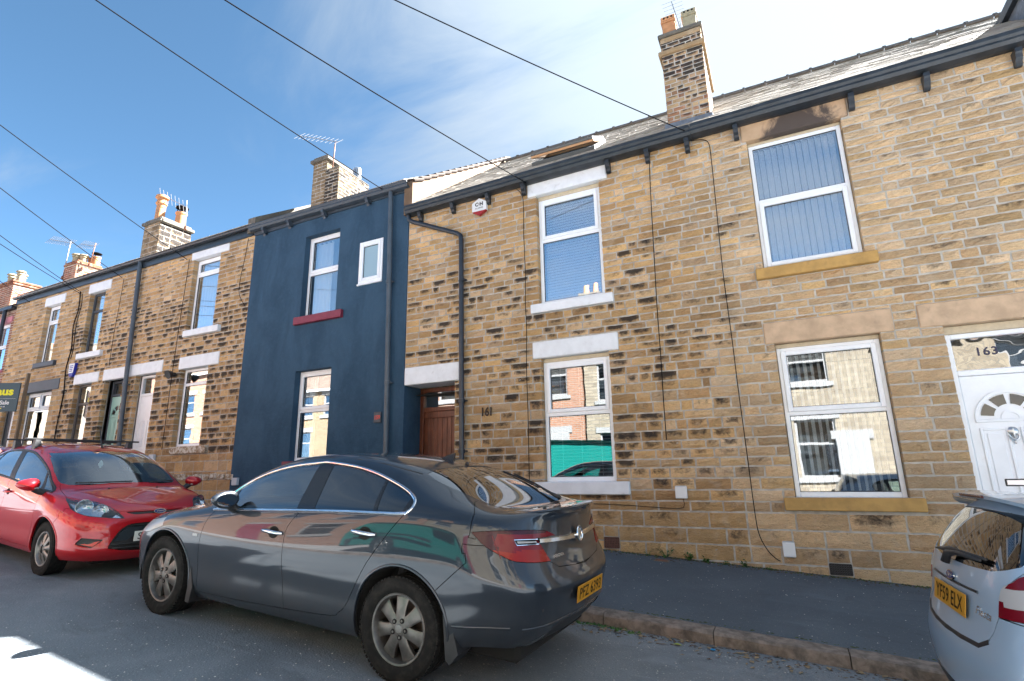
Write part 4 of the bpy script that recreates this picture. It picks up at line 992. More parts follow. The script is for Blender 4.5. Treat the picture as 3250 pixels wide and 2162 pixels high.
# ================================================================== car materials
def make_paint(name, base, metal=.5, rough=.38, dust=.0, dustcol=(.135, .118, .100), flake=.25):
    m, nt, b, o = mat(name)
    oc = nd(nt, 'ShaderNodeTexCoord').outputs['Object']; sz = nd(nt, 'ShaderNodeSeparateXYZ', {'Vector': oc}).outputs[2]
    n = noise(nt, 3.0, 6, .65, .6, oc, (1, 1, .35)); n2 = noise(nt, 38, 4, .6, 0, oc, (1, 1, .12))
    low = rng(nt, sz, .80, .24); d = mth(nt, 'MULTIPLY', mth(nt, 'MULTIPLY_ADD', low, .80, .03), rng(nt, mth(nt, 'MULTIPLY_ADD', n2, .35, n), .42, .86, .35, 1.0))
    d = mth(nt, 'MULTIPLY', d, dust)
    nt.links.new(mixrgb(nt, d, base, dustcol), b.inputs['Base Color'])
    nt.links.new(mth(nt, 'MULTIPLY', mth(nt, 'SUBTRACT', 1.0, d), metal), b.inputs['Metallic'])
    nt.links.new(mth(nt, 'MULTIPLY_ADD', d, .35, rough), b.inputs['Roughness'])
    b.inputs['Specular IOR Level'].default_value = .12; b.inputs['Coat Weight'].default_value = 1.0; nt.links.new(mth(nt, 'MULTIPLY_ADD', d, .22, .025), b.inputs['Coat Roughness']); b.inputs['Coat IOR'].default_value = 1.5
    return m
P_GREY = make_paint('metallic_slate_grey_paint', (.022, .030, .042), .45, .34, .72, (.036, .036, .038))
P_RED = make_paint('metallic_red_paint', (.44, .007, .013), .25, .34, .10, (.12, .05, .042))
P_SILVER = make_paint('metallic_silver_paint', (.34, .46, .60), .30, .36, .08, (.34, .34, .34))
P_DARK = make_paint('black_car_paint', (.010, .010, .012), .2, .3, .4)
P_TEAL = make_paint('teal_van_paint', (.006, .135, .115), .0, .4, .1)
M_CHROME = simple('chrome_trim', (.78, .79, .80), .12, metal=1.0, var=.12, vscale=9)
M_ALLOY = simple('dusty_alloy', (.135, .128, .120), .42, metal=.75, var=.22, vscale=14, dirt=((.11, .095, .08), 11, .5, .8, .6))
M_HUBCAP = simple('silver_wheel_trim', (.22, .215, .208), .36, metal=.65, var=.12, vscale=14, dirt=((.15, .13, .11), 12, .55, .8, .5))
M_MIRROR = simple('mirror_glass', (.20, .22, .24), .03, metal=1.0)
def make_tyre():
    m, nt, b, o = mat('tyre_rubber'); n = noise(nt, 22, 5)
    nt.links.new(mixrgb(nt, rng(nt, n, .4, .75), (.008, .008, .008), (.022, .020, .018)), b.inputs['Base Color']); b.inputs['Roughness'].default_value = .85; b.inputs['Specular IOR Level'].default_value = .2; bump(nt, b, noise(nt, 160, 3), .2, .003); return m
M_TYRE = make_tyre()
M_PLAST = simple('black_bumper_plastic', (.016, .016, .018), .5, var=.2, vscale=20)
M_GLOSSB = simple('gloss_black_pillar', (.010, .011, .014), .10, spec=.6)
M_LINER = simple('wheel_arch_void', (.006, .006, .006), .95)
M_SEAT = simple('grey_seat_fabric', (.055, .055, .06), .9)
M_DASH = simple('dark_dashboard', (.022, .022, .025), .6)
G_CLEAR = make_glass('car_glass_clear', .085, (.55, .68, .68), .0, pw=2.2)
G_TINT = make_glass('car_glass_privacy', .07, (.05, .06, .07), .0, pw=2.4)
G_REAR = make_glass('car_glass_rear', .06, (.12, .14, .15), .0, pw=2.6)
def make_lamp(name, col, rough=.06):
    m, nt, b, o = mat(name); b.inputs['Base Color'].default_value = (*col, 1); b.inputs['Roughness'].default_value = .25
    b.inputs['Coat Weight'].default_value = .15; b.inputs['Coat Roughness'].default_value = .02; b.inputs['Specular IOR Level'].default_value = .3; return m
L_RED = make_lamp('red_lamp_lens', (.13, .0015, .008)); L_DKRED = make_lamp('dark_red_lamp_lens', (.035, .002, .008)); L_ORANGE = make_lamp('orange_lamp_lens', (.22, .008, .004)); L_WHITE = make_lamp('white_lamp_lens', (.36, .36, .37)); L_AMBER = make_lamp('amber_lens', (.6, .22, .03))
G_LAMP = make_glass('headlamp_cover', .06, (.90, .93, .95), .0, pw=3.0)
M_YPLATE = simple('yellow_number_plate', (.52, .24, .006), .35, var=.05, vscale=20)
M_WPLATE = simple('white_number_plate', (.74, .74, .70), .35)
M_BADGEBLUE = simple('deep_blue_enamel', (.012, .035, .16), .15)

# ---------------------------------------------------------------- car shells
def bspl_basis(n, sub):
    """rows: samples over n-1 spans, columns: n+2 control points"""
    rows = []
    for k in range((n-1)*sub+1):
        i = min(k//sub, n-2); t = k/sub - i
        b = np.zeros(n+2)
        b[i] = (1-t)**3/6; b[i+1] = (3*t**3-6*t*t+4)/6
        b[i+2] = (-3*t**3+3*t*t+3*t+1)/6; b[i+3] = t**3/6
        rows.append(b)
    return np.array(rows)

def net_extend(P):
    mir = np.array([1, -1, 1])
    R, C, _ = P.shape
    E = np.zeros((R+2, C+2, 3))
    E[1:-1, 1:-1] = P
    E[1:-1, 0] = P[:, 1]*mir; E[1:-1, -1] = P[:, -2]*mir
    E[0] = 2*E[1]-E[2]
    E[-1] = E[-3]*mir
    return E

def master_surface(net, su=8, sv=6, its=4):
    P = np.array(net, float); Q = P.copy()
    R, C, _ = P.shape
    b1r, b1c = bspl_basis(R, 1), bspl_basis(C, 1)
    for _ in range(its):
        S = np.einsum('ri,ijk,cj->rck', b1r, net_extend(Q), b1c)
        D = P-S
        D[-1, :, 1] = 0; D[:, 0, 1] = 0; D[:, -1, 1] = 0
        Q += D*0.9
    br, bc = bspl_basis(R, sv), bspl_basis(C, su)
    E = net_extend(Q)
    S = np.einsum('ri,ijk,cj->rck', br, E, bc)
    S[-1, :, 1] = 0; S[:, 0, 1] = 0; S[:, -1, 1] = 0
    dr = np.gradient(S, axis=0); dc = np.gradient(S, axis=1)
    # symmetric derivative at the mirror seams
    dr[-1] = [0, -1, 0]; dc[:, 0] = [0, 1, 0]; dc[:, -1] = [0, -1, 0]
    N = np.cross(dc, dr); ln = np.linalg.norm(N, axis=2, keepdims=True)
    N /= np.maximum(ln, 1e-9)
    if N[R*sv//3, S.shape[1]//2, 1] < 0: N = -N
    return S, N

def insignia_net():
    # columns front centre -> rear centre ; rows bottom edge -> centre line
    def ring(N, T, W, zf, zm, zr, wb=0.0, nose=(.02,.11,.34), tail=(.035,.13,.40)):
        """one ring row: nose x, tail x, half width, heights front/middle/rear"""
        st = [1.37, .98, .5, 0, -.5, -.95, -1.37, -1.75]
        pts = [(N, 0, zf), (N-nose[0], .42*W, zf), (N-nose[1], .745*W, zf), (N-nose[2], .935*W, zf)]
        for x in st:
            f = .985 if x > 1.2 else (.995 if x > .8 else 1.0)
            if x < -1.6: f = .985
            pts.append((x, W*f, zm))
        pts += [(T+tail[2], .945*W, zr), (T+tail[1], .775*W, zr), (T+tail[0], .43*W, zr), (T, 0, zr)]
        return pts
    rows = [ring(2.14, -2.26, .840, .20, .205, .285, nose=(.03,.16,.40)),
            ring(2.21, -2.37, .895, .30, .30, .39, nose=(.03,.15,.40)),
            ring(2.25, -2.415, .905, .47, .47, .55, nose=(.03,.15,.40)),
            ring(2.255, -2.425, .926, .61, .64, .68, nose=(.03,.16,.42)),
            ring(2.20, -2.35, .918, .715, .82, .83, nose=(.03,.17,.43))]
    # gentle rises along the side rows
    zz = [(0,0,0,0,0,0,0,0,0,0,0,0,0,0,0,0),
          (0,0,0,0,0,0,0,0,0,0,.01,.05,.03,0,0,0),
          (0,0,0,0,.02,0,0,0,0,0,.04,.05,.03,0,0,0),
          (0,0,0,0,.03,.02,0,0,0,.01,.05,.06,.04,.01,0,0),
          (0,0,.0,.01,.0,.0,0,.0,.02,.05,.09,.10,.07,.03,0,-.02)]
    for r, dz in zip(rows, zz):
        for k in range(16): r[k] = (r[k][0], r[k][1], r[k][2]+dz[k])
    # row 5 : hood edge / belt line / upper tailgate
    rows.append([(2.15,0,.765),(2.12,.38,.767),(1.98,.63,.785),(1.75,.755,.825),(1.40,.835,.880),(1.00,.868,.930),(.5,.872,.972),
                 (0,.874,1.005),(-.5,.876,1.037),(-.95,.884,1.062),(-1.40,.893,1.075),(-1.76,.875,1.055),(-1.99,.835,1.020),(-2.19,.685,1.005),
                 (-2.285,.38,1.00),(-2.315,0,.995)])
    # row 6
    rows.append([(2.12,0,.792),(2.07,.36,.797),(1.92,.56,.822),(1.68,.66,.862),(1.36,.72,.912),(1.00,.790,.958),(.53,.785,1.11),
                 (0,.765,1.20),(-.5,.760,1.235),(-.95,.768,1.235),(-1.38,.800,1.190),(-1.76,.815,1.135),(-1.99,.800,1.090),(-2.18,.655,1.090),
                 (-2.285,.37,1.10),(-2.31,0,1.105)])
    # row 7 : cantrail
    rows.append([(2.08,0,.812),(2.03,.33,.818),(1.87,.50,.846),(1.64,.56,.888),(1.35,.61,.938),(1.00,.700,.985),(.56,.668,1.240),
                 (.04,.622,1.393),(-.48,.600,1.438),(-.95,.602,1.400),(-1.36,.630,1.300),(-1.74,.675,1.198),(-1.985,.700,1.140),(-2.17,.60,1.135),
                 (-2.29,.36,1.146),(-2.32,0,1.150)])
    # row 8
    rows.append([(2.01,0,.830),(1.97,.22,.834),(1.82,.32,.863),(1.60,.35,.906),(1.34,.37,.957),(1.08,.42,1.0),(.64,.40,1.255),
                 (.17,.37,1.432),(-.42,.36,1.482),(-.93,.36,1.462),(-1.335,.38,1.388),(-1.71,.42,1.255),(-1.975,.44,1.142),(-2.13,.40,1.132),
                 (-2.235,.24,1.138),(-2.26,0,1.140)])
    rows.append([(1.95,0,.842),(1.91,0,.852),(1.77,0,.878),(1.56,0,.918),(1.34,0,.962),(1.13,0,.998),(.70,0,1.255),
                 (.22,0,1.445),(-.40,0,1.495),(-.92,0,1.478),(-1.325,0,1.412),(-1.70,0,1.272),(-1.965,0,1.140),(-2.08,0,1.130),
                 (-2.17,0,1.132),(-2.20,0,1.135)])
    return rows

def fiesta_net():
    def ring(N, T, W, zf, zm, zr, nose=(.03,.13,.36), tail=(.03,.12,.36), dz=None):
        st = [1.245, .90, .45, 0, -.42, -.85, -1.245, -1.50]
        pts = [(N, 0, zf), (N-nose[0], .42*W, zf), (N-nose[1], .75*W, zf+.004), (N-nose[2], .94*W, zf+.008)]
        for x in st:
            f = 1.0 if abs(x) > 1.1 else .985
            if x < -1.4: f = .975
            pts.append((x, W*f, zm))
        pts += [(T+tail[2], .945*W, zr), (T+tail[1], .78*W, zr), (T+tail[0], .43*W, zr), (T, 0, zr)]
        if dz: pts = [(p[0], p[1], p[2]+d) for p, d in zip(pts, dz)]
        return pts
    rows = [ring(2.00, -1.80, .800, .20, .20, .27),
            ring(2.065, -1.875, .842, .29, .29, .37),
            ring(2.06, -1.905, .846, .42, .44, .50),
            ring(2.05, -1.905, .862, .57, .62, .63, dz=(0,0,0,.01,0,0,0,0,.01,.03,.04,.03,.02,0,0,0)),
            ring(2.035, -1.865, .856, .685, .78, .77, nose=(.035,.16,.42), tail=(.025,.11,.33), dz=(0,0,.0,.01,-.01,0,0,.02,.05,.08,.10,.09,.06,.03,0,0))]
    rows.append([(2.005,0,.73),(1.975,.36,.732),(1.82,.60,.775),(1.60,.72,.825),(1.27,.785,.865),(.95,.815,.890),(.45,.822,.935),
                 (0,.826,.972),(-.42,.828,1.005),(-.85,.828,1.04),(-1.22,.815,1.07),(-1.45,.785,1.06),(-1.60,.745,1.0),(-1.755,.63,.93),
                 (-1.825,.36,.925),(-1.84,0,.92)])
    rows.append([(1.97,0,.755),(1.925,.34,.762),(1.765,.53,.808),(1.56,.64,.856),(1.25,.72,.895),(1.02,.762,.925),(.52,.745,1.06),
                 (.02,.735,1.16),(-.42,.725,1.20),(-.85,.72,1.225),(-1.21,.70,1.225),(-1.42,.690,1.19),(-1.57,.685,1.12),(-1.735,.60,1.045),
                 (-1.80,.35,1.04),(-1.815,0,1.035)])
    rows.append([(1.93,0,.775),(1.88,.31,.785),(1.72,.47,.833),(1.52,.55,.88),(1.23,.62,.922),(1.02,.70,.955),(.62,.640,1.19),
                 (.18,.585,1.345),(-.35,.575,1.408),(-.83,.565,1.400),(-1.19,.555,1.370),(-1.40,.555,1.325),(-1.545,.58,1.235),(-1.68,.55,1.165),
                 (-1.745,.32,1.165),(-1.765,0,1.165)])
    rows.append([(1.86,0,.803),(1.82,.21,.81),(1.67,.30,.855),(1.49,.33,.900),(1.24,.36,.946),(1.13,.42,.968),(.74,.39,1.205),
                 (.31,.34,1.385),(-.33,.33,1.458),(-.80,.33,1.453),(-1.16,.33,1.425),(-1.37,.33,1.392),(-1.52,.36,1.350),(-1.61,.34,1.320),
                 (-1.655,.21,1.318),(-1.665,0,1.318)])
    rows.append([(1.80,0,.82),(1.76,0,.83),(1.62,0,.868),(1.46,0,.91),(1.25,0,.953),(1.17,0,.972),(.79,0,1.21),
                 (.35,0,1.40),(-.33,0,1.476),(-.79,0,1.470),(-1.15,0,1.442),(-1.36,0,1.410),(-1.50,0,1.385),(-1.56,0,1.368),
                 (-1.60,0,1.36),(-1.61,0,1.355)])
    return rows

# ---------------------------------------------------------------- panel cutting
def inpoly(p, poly):
    x, y = p; c = False; n = len(poly); j = n-1
    for i in range(n):
        xi, yi = poly[i]; xj, yj = poly[j]
        if (yi > y) != (yj > y) and x < (xj-xi)*(y-yi)/(yj-yi)+xi: c = not c
        j = i
    return c
def curve_poly(pts, n=4, closed=True):
    """Catmull-Rom through the points; a point given twice in a row stays a corner"""
    P = []; sharp = []
    for p in pts:
        if P and P[-1] == p: sharp[-1] = True
        else: P.append(p); sharp.append(False)
    if closed and len(P) > 1 and P[0] == P[-1]: P.pop(); s = sharp.pop(); sharp[0] = True
    out = []; N = len(P)
    for i in range(N if closed else N-1):
        p1, p2 = P[i], P[(i+1) % N]
        p0 = P[(i-1) % N] if (closed or i > 0) else p1; p3 = P[(i+2) % N] if (closed or i+2 < N) else p2
        if sharp[i]: p0 = (p1[0]*2-p2[0], p1[1]*2-p2[1])
        if sharp[(i+1) % N]: p3 = (p2[0]*2-p1[0], p2[1]*2-p1[1])
        for k in range(n):
            t = k/n
            out.append(tuple(.5*((2*b)+(-a+c)*t+(2*a-5*b+4*c-d)*t*t+(-a+3*b-3*c+d)*t**3) for a, b, c, d in zip(p0, p1, p2, p3)))
    if not closed: out.append(P[-1])
    return out
PROJ = {'side': (Vector((0, 1, 0)), Vector((1, 0, 0)), Vector((0, 0, 1))), 'top': (Vector((0, 0, 1)), Vector((1, 0, 0)), Vector((0, 1, 0))),
        'rear': (Vector((-1, 0, 0)), Vector((0, 1, 0)), Vector((0, 0, 1))), 'front': (Vector((1, 0, 0)), Vector((0, 1, 0)), Vector((0, 0, 1))),
        'rq': (Vector((-.72, .69, 0)).normalized(), Vector((-.69, -.72, 0)).normalized(), Vector((0, 0, 1))), 'fq': (Vector((.72, .69, 0)).normalized(), Vector((.69, -.72, 0)).normalized(), Vector((0, 0, 1)))}
class Shell:
    def __init__(s, net, su=8, sv=6):
        S, N = master_surface(net, su, sv); s.S, s.N = S, N
        R_, C_, _ = S.shape; s.bm = bmesh.new(); L = s.bm.verts.layers.float_vector.new('nrm')
        V = [[None]*C_ for _ in range(R_)]
        for i in range(R_):
            for j in range(C_):
                v = s.bm.verts.new(S[i, j]); v[L] = N[i, j]; V[i][j] = v
        for i in range(R_-1):
            for j in range(C_-1):
                try: s.bm.faces.new((V[i][j], V[i][j+1], V[i+1][j+1], V[i+1][j]))
                except ValueError: pass
        bmesh.ops.remove_doubles(s.bm, verts=s.bm.verts[:], dist=.0004)
        s.bm.normal_update()
        # orient faces like the analytic normals
        for f in s.bm.faces:
            if f.normal.dot(sum((v[L] for v in f.verts), Vector())) < 0: f.normal_flip()
        vs = [tuple(p) for p in S.reshape(-1, 3)]; k = len(vs); m_ = [(x, -y, z) for x, y, z in vs]
        fs = [(i*C_+j, i*C_+j+1, (i+1)*C_+j+1, (i+1)*C_+j) for i in range(R_-1) for j in range(C_-1)]
        s.bvh = BVHTree.FromPolygons(vs+m_, fs+[tuple(k+a for a in f) for f in fs])
        s.L = L; s.cuts = []
    def cut(s, name, proj, poly, pred=.15, rng_=None):
        """poly: 2D outline in projection coordinates; faces inside it become part `name`"""
        d, ex, ey = PROJ[proj]; bm = s.bm; L = s.L
        n = len(poly); X0, X1 = min(p[0] for p in poly)-.001, max(p[0] for p in poly)+.001; Y0, Y1 = min(p[1] for p in poly)-.001, max(p[1] for p in poly)+.001
        def ext(f):
            px = [v.co.dot(ex) for v in f.verts]; py = [v.co.dot(ey) for v in f.verts]; return (f, min(px), max(px), min(py), max(py))
        cand = []
        for f in bm.faces:
            if f.normal.dot(d) < pred: continue
            e_ = ext(f)
            if e_[2] < X0 or e_[1] > X1 or e_[4] < Y0 or e_[3] > Y1: continue
            if rng_ and not rng_(f.calc_center_median()): continue
            cand.append(e_)
        for i in range(n):
            a, b = poly[i], poly[(i+1) % n]
            if math.hypot(b[0]-a[0], b[1]-a[1]) < 1e-5: continue
            x0, x1 = min(a[0], b[0])-1e-4, max(a[0], b[0])+1e-4; y0, y1 = min(a[1], b[1])-1e-4, max(a[1], b[1])+1e-4
            sel = []; rest = []
            for e_ in cand:
                (rest if (e_[2] < x0 or e_[1] > x1 or e_[4] < y0 or e_[3] > y1) else sel).append(e_)
            if not sel: continue
            A = ex*a[0]+ey*a[1]; t = ex*(b[0]-a[0])+ey*(b[1]-a[1]); no = t.cross(d).normalized()
            g = set()
            for e_ in sel: g.add(e_[0]); g.update(e_[0].verts); g.update(e_[0].edges)
            r_ = bmesh.ops.bisect_plane(bm, geom=list(g), dist=2e-4, plane_co=A, plane_no=no)
            cand = rest
            for f in {x for x in r_['geom'] if isinstance(x, bmesh.types.BMFace) and x.is_valid}:
                f.normal_update(); cand.append(ext(f))
        bm.normal_update()
        s.cuts.append((name, proj, poly, pred, rng_))
    def classify(s):
        lab = {}
        for f in s.bm.faces:
            c = f.calc_center_median(); r = 'body'
            for name, proj, poly, pred, rg in s.cuts:
                d, ex, ey = PROJ[proj]
                if f.normal.dot(d) >= pred-.06 and (not rg or rg(c)) and inpoly((c.dot(ex), c.dot(ey)), poly): r = name; break
            lab.setdefault(r, []).append(f)
        s.lab = lab; return lab
    def part(s, name, gap=.0025, flange=.018, offset=0.0, mirror=None):
        """mesh data of one part: verts, normals, faces. mirror: None (left), 'right', 'both'"""
        L = s.L; faces = s.lab.get(name, []); idx = {}; V = []; Nn = []; F = []
        fset = set(faces)
        bnd = [e for e in {e for f in faces for e in f.edges} if sum(1 for f in e.link_faces if f in fset) == 1 and not all(abs(v.co.y) < 1e-4 for v in e.verts)]
        bv = {}
        for e in bnd:
            f = [f for f in e.link_faces if f in fset][0]; c = f.calc_center_median(); t = (e.verts[1].co-e.verts[0].co)
            if t.length < 1e-7: continue
            t.normalize(); n = f.normal; w = n.cross(t)
            if w.dot(c-e.verts[0].co) < 0: w = -w
            for v in e.verts: bv[v] = bv.get(v, Vector())+w
        for f in faces:
            q = []
            for v in f.verts:
                if v not in idx:
                    idx[v] = len(V); p = v.co.copy(); n = v[L].normalized()
                    if v in bv and gap and bv[v].length > 1e-6:
                        w = bv[v].normalized()
                        if abs(v.co.y) < 1e-4: w.y = 0
                        p += w*gap
                    V.append(p+n*offset); Nn.append(n)
                q.append(idx[v])
            F.append(q)
        nfl = len(F)
        if flange:
            low = {}
            for e in bnd:
                f = [f for f in e.link_faces if f in fset][0]
                a, b = e.verts
                # orientation as in the face
                vs = list(f.verts); i = vs.index(a)
                if vs[(i+1) % len(vs)] is not b: a, b = b, a
                q = []
                for v in (b, a):
                    q.append((idx[v], v))
                ids = []
                for k, v in q:
                    key = (v, 0)
                    if key not in low:
                        low[key] = len(V); V.append(V[k].copy()); n = (bv.get(v, Vector((0, 0, 1)))).normalized()*-1; Nn.append(n)
                        low[(v, 1)] = len(V); V.append(V[k]-v[L].normalized()*flange); Nn.append(n)
                F.append([low[(q[0][1], 0)], low[(q[1][1], 0)], low[(q[1][1], 1)], low[(q[0][1], 1)]])
        if mirror in ('right', 'both'):
            V2 = [Vector((p.x, -p.y, p.z)) for p in V]; N2 = [Vector((n.x, -n.y, n.z)) for n in Nn]; F2 = [f[::-1] for f in F]
            if mirror == 'right': V, Nn, F = V2, N2, F2
            else: k = len(V); V = V+V2; Nn = Nn+N2; F = F+[[k+a for a in f] for f in F2]
        return V, Nn, F
    def obj(s, name, part, parent, mt, mirror=None, **k):
        V, Nn, F = s.part(part, mirror=mirror, **k)
        if not F: return None
        me = bpy.data.meshes.new(name); me.from_pydata([tuple(v) for v in V], [], F); me.materials.append(mt); me.shade_smooth()
        if mirror == 'both':
            pass
        me.normals_split_custom_set_from_vertices([tuple(n) for n in Nn])
        return link(name, me, parent)
    def hit(s, proj, a, b, side=1):
        d, ex, ey = PROJ[proj]; o = ex*a+ey*b+d*6; r = s.bvh.ray_cast(o, -d)
        if r[0] is None: r = s.bvh.find_nearest(ex*a+ey*b+d*.8)
        n = r[1]; n = n if n.dot(d) > 0 else -n
        p = r[0].copy()
        if side < 0: p.y *= -1; n = Vector((n.x, -n.y, n.z))
        return p, n
    def strip(s, mb, proj, pts, width, h, mt, off=0.0, side=1, closed=False):
        """moulding laid on the skin along a 2D polyline"""
        P = [s.hit(proj, a, b, side) for a, b in pts]; n = len(P); prof = [(-.5, -.3), (-.5, .45), (-.3, 1), (.3, 1), (.5, .45), (.5, -.3)]
        vs = []
        for i, (p, nn) in enumerate(P):
            t = (P[(i+1) % n if closed else min(i+1, n-1)][0]-P[(i-1) % n if closed else max(i-1, 0)][0]).normalized(); w = nn.cross(t).normalized()
            for a, b in prof: vs.append(p+w*a*width+nn*(b*h+off))
        L = len(prof); fs = []
        for i in range(n if closed else n-1):
            for k in range(L-1): fs.append((i*L+k, ((i+1) % n)*L+k, ((i+1) % n)*L+k+1, i*L+k+1))
        mb.add(vs, fs, mt)
def wheel(parent, x, y, z, R_, rw, rim_r, width, side, style, mt, steer=0.0, spokes=7, lugs=5):
    w = empty('wheel', (x, y, z)); w.parent = parent; w.rotation_euler = (0, 0, steer)
    M = Matrix.Rotation(-PI/2*side, 4, 'X')       # local z -> outwards (+y for side 1)
    M = frame3((0, 0, 0), (1, 0, 0), (0, 0, 1 if side < 0 else -1))
    h = width/2; t = MB()
    prof = [(rim_r-.012, -h*.8), (rim_r+.012, -h*.92), (R_-.055, -h), (R_-.02, -h*.92), (R_-.004, -h*.80), (R_, -h*.55), (R_, -h*.45), (R_-.006, -h*.44), (R_-.006, -h*.36), (R_, -h*.35), (R_, -h*.08), (R_-.007, -h*.07), (R_-.007, h*.07), (R_, h*.08), (R_, h*.35), (R_-.006, h*.36), (R_-.006, h*.44), (R_, h*.45), (R_, h*.55), (R_-.004, h*.80), (R_-.018, h*.92), (R_-.026, h*.96), (R_-.03, h*.955), (R_-.058, h*1.0), (rim_r+.03, h*1.0), (rim_r+.018, h*.96), (rim_r+.010, h*.92), (rim_r-.008, h*.80)]
    t.lathe(prof, M_TYRE, 48, M); tread = MB()
    for k in range(64):
        a = 2*PI*k/64
        for sg in (-1, 1):
            Mk = M @ Matrix.Rotation(a+sg*.02, 4, 'Z') @ Matrix.Translation((R_-.006, 0, sg*h*.72))
            t.box(-.004, .0065, -.011, .011, -h*.16, h*.16, M_TYRE, Mk)
    o = t.obj('tyre', w, world=False, smooth=R(40))
    r = MB(); zf = h*.62
    r.lathe([(rim_r-.004, h*.80), (rim_r-.010, h*.86), (rim_r-.022, h*.84), (rim_r-.032, h*.70), (rim_r-.040, h*.1), (rim_r-.06, -h*.7)], mt, 48, M)
    hub = .072 if style == 'alloy' else .060
    n = 10
    for k in range(spokes):
        a = 2*PI*k/spokes+.2
        vs = []
        for i in range(n+1):
            q = i/n; rr = hub*.75+(rim_r-.022-hub*.75)*q
            wd = (.030+.030*q**1.6+.012*(1-q)**3) if style == 'alloy' else (.022+.036*q**2.2)
            zz = zf+.012-.020*q**2 if style == 'alloy' else zf+.022-.03*q
            for (ty, tz) in ((-1, -.032), (-1, -.006), (-.72, 0), (0, -.003 if style == 'alloy' else .004), (.72, 0), (1, -.006), (1, -.032)):
                p = Vector((rr, wd*ty, zz+tz)); vs.append(M @ (Matrix.Rotation(a, 4, 'Z') @ p))
        r.add(vs, [(i*7+j, (i+1)*7+j, (i+1)*7+j+1, i*7+j+1) for i in range(n) for j in range(6)], mt)
        if style == 'alloy':      # web that rounds the foot between two spokes
            a2 = a+PI/spokes; vs = []
            for i in range(7):
                tt = -1+2*i/6; r2 = .098-.018*(1-tt*tt)
                for zz in (zf+.006, zf-.03): vs.append(M @ (Matrix.Rotation(a2+tt*PI/spokes*.55, 4, 'Z') @ Vector((r2, 0, zz))))
            r.add(vs, [(2*i, 2*i+2, 2*i+3, 2*i+1) for i in range(6)], mt)
            fan = [M @ (Matrix.Rotation(a2+tt*PI/spokes*.55, 4, 'Z') @ Vector((.098-.018*(1-tt*tt), 0, zf+.006))) for tt in (-1, -.5, 0, .5, 1)]+[M @ Vector((0, 0, zf+.012))]
            r.add(fan, [(5, 0, 1), (5, 1, 2), (5, 2, 3), (5, 3, 4)], mt)
    r.lathe([(0, zf+.014), (hub*.55, zf+.014), (hub, zf+.006), (hub+.004, zf-.03)], mt, 28, M)
    rim = r.obj('rim', w, world=False, smooth=R(38))
    k = MB(); k.lathe([(0, zf+.019), (.026, zf+.018), (.030, zf+.014), (.0315, zf+.010)], M_ALLOY if style != 'alloy' else simple('dull_cap', (.20, .195, .185), .4, metal=.6), 20, M); k.obj('centre_cap', w, world=False, smooth=R(40))
    if style == 'alloy':
        k = MB()
        for i in range(lugs):
            Mk = M @ Matrix.Rotation(2*PI*i/lugs+.5, 4, 'Z') @ Matrix.Translation((.056, 0, zf+.015)); k.lathe([(0, .0015), (.0165, .0018), (.0175, -.003)], M_LINER, 12, Mk); k.lathe([(0, .004), (.0085, .003), (.0095, -.001)], M_ALLOY, 6, Mk)
        k.obj('wheel_bolts', w, world=False, kind='stuff')
    b = MB(); b.lathe([(0, -h*.1), (rim_r*.70, -h*.1), (rim_r*.70, -h*.25)], simple('brake_disc', (.11, .085, .07), .5, metal=.5) if 'brake_disc' not in bpy.data.materials else bpy.data.materials['brake_disc'], 32, M); b.lathe([(0, -h*.6), (rim_r-.04, -h*.6)], M_LINER, 32, M)
    b.obj('brake_disc', w, world=False, smooth=R(40))
    return w
def plate(parent, M, txt, mt, depth=.004, lead=False):
    k = MB(); k.bbox(-.26, .26, -.0555, .0555, 0, depth, mt, .003, M); o = k.obj('number_plate', parent, world=False)
    t = MB(); vs, fs = text_geo(txt, .118, 0.0008, bold=.0012, spacing=1.02)
    xs = [v.x for v in vs]; ys = [v.y for v in vs]; sx = (.44 if not lead else .046)/(max(xs)-min(xs)); cx = (max(xs)+min(xs))/2; cy = (max(ys)+min(ys))/2; sy = .076/(max(ys)-min(ys))
    t.add([M @ Vector(((v.x-cx)*sx-(.198 if lead else 0), (v.y-cy)*sy, depth+.0012)) for v in vs], fs, M_BLACK)
    t.obj('plate_text', o, world=False)
    return o
def seat(parent, x, y, z, w=.50, rear=False):
    k = MB()
    k.bbox(x-.25, x+.27, y-w/2, y+w/2, z, z+.16, M_SEAT, .05); k.bbox(-.07, .07, y-w/2+.01, y+w/2-.01, 0, .60, M_SEAT, .05, Matrix.Translation((x-.27, 0, z+.12)) @ Matrix.Rotation(R(-14), 4, 'Y'))
    if not rear: k.bbox(-.05, .05, y-.13, y+.13, .62, .80, M_SEAT, .04, Matrix.Translation((x-.29, 0, z+.12)) @ Matrix.Rotation(R(-12), 4, 'Y'))
    else:
        for dy_ in (-.38, .38): k.bbox(-.05, .05, y+dy_-.12, y+dy_+.12, .60, .74, M_SEAT, .04, Matrix.Translation((x-.29, 0, z+.12)) @ Matrix.Rotation(R(-12), 4, 'Y'))
    return k.obj('seat', parent, world=False, smooth=R(60))
def arch_lip(sh, mb, cx, cz, r, a0, a1, mt, side, wd=.020, h=.008):
    pts = [(cx+r*math.cos(a0+(a1-a0)*i/26), cz+r*math.sin(a0+(a1-a0)*i/26)) for i in range(27)]
    sh.strip(mb, 'side', pts, wd, h, mt, 0, side)
def circle(cx, cz, r, n=40): return [(cx+r*math.cos(2*PI*i/n), cz+r*math.sin(2*PI*i/n)) for i in range(n)]
def arch_poly(cx, cz, r, zlow): 
    a = [(cx+r*math.cos(t), cz+r*math.sin(t)) for t in [PI*i/24 for i in range(25)]]
    return [(cx+r*1.0, zlow)]+a+[(cx-r*1.0, zlow)]
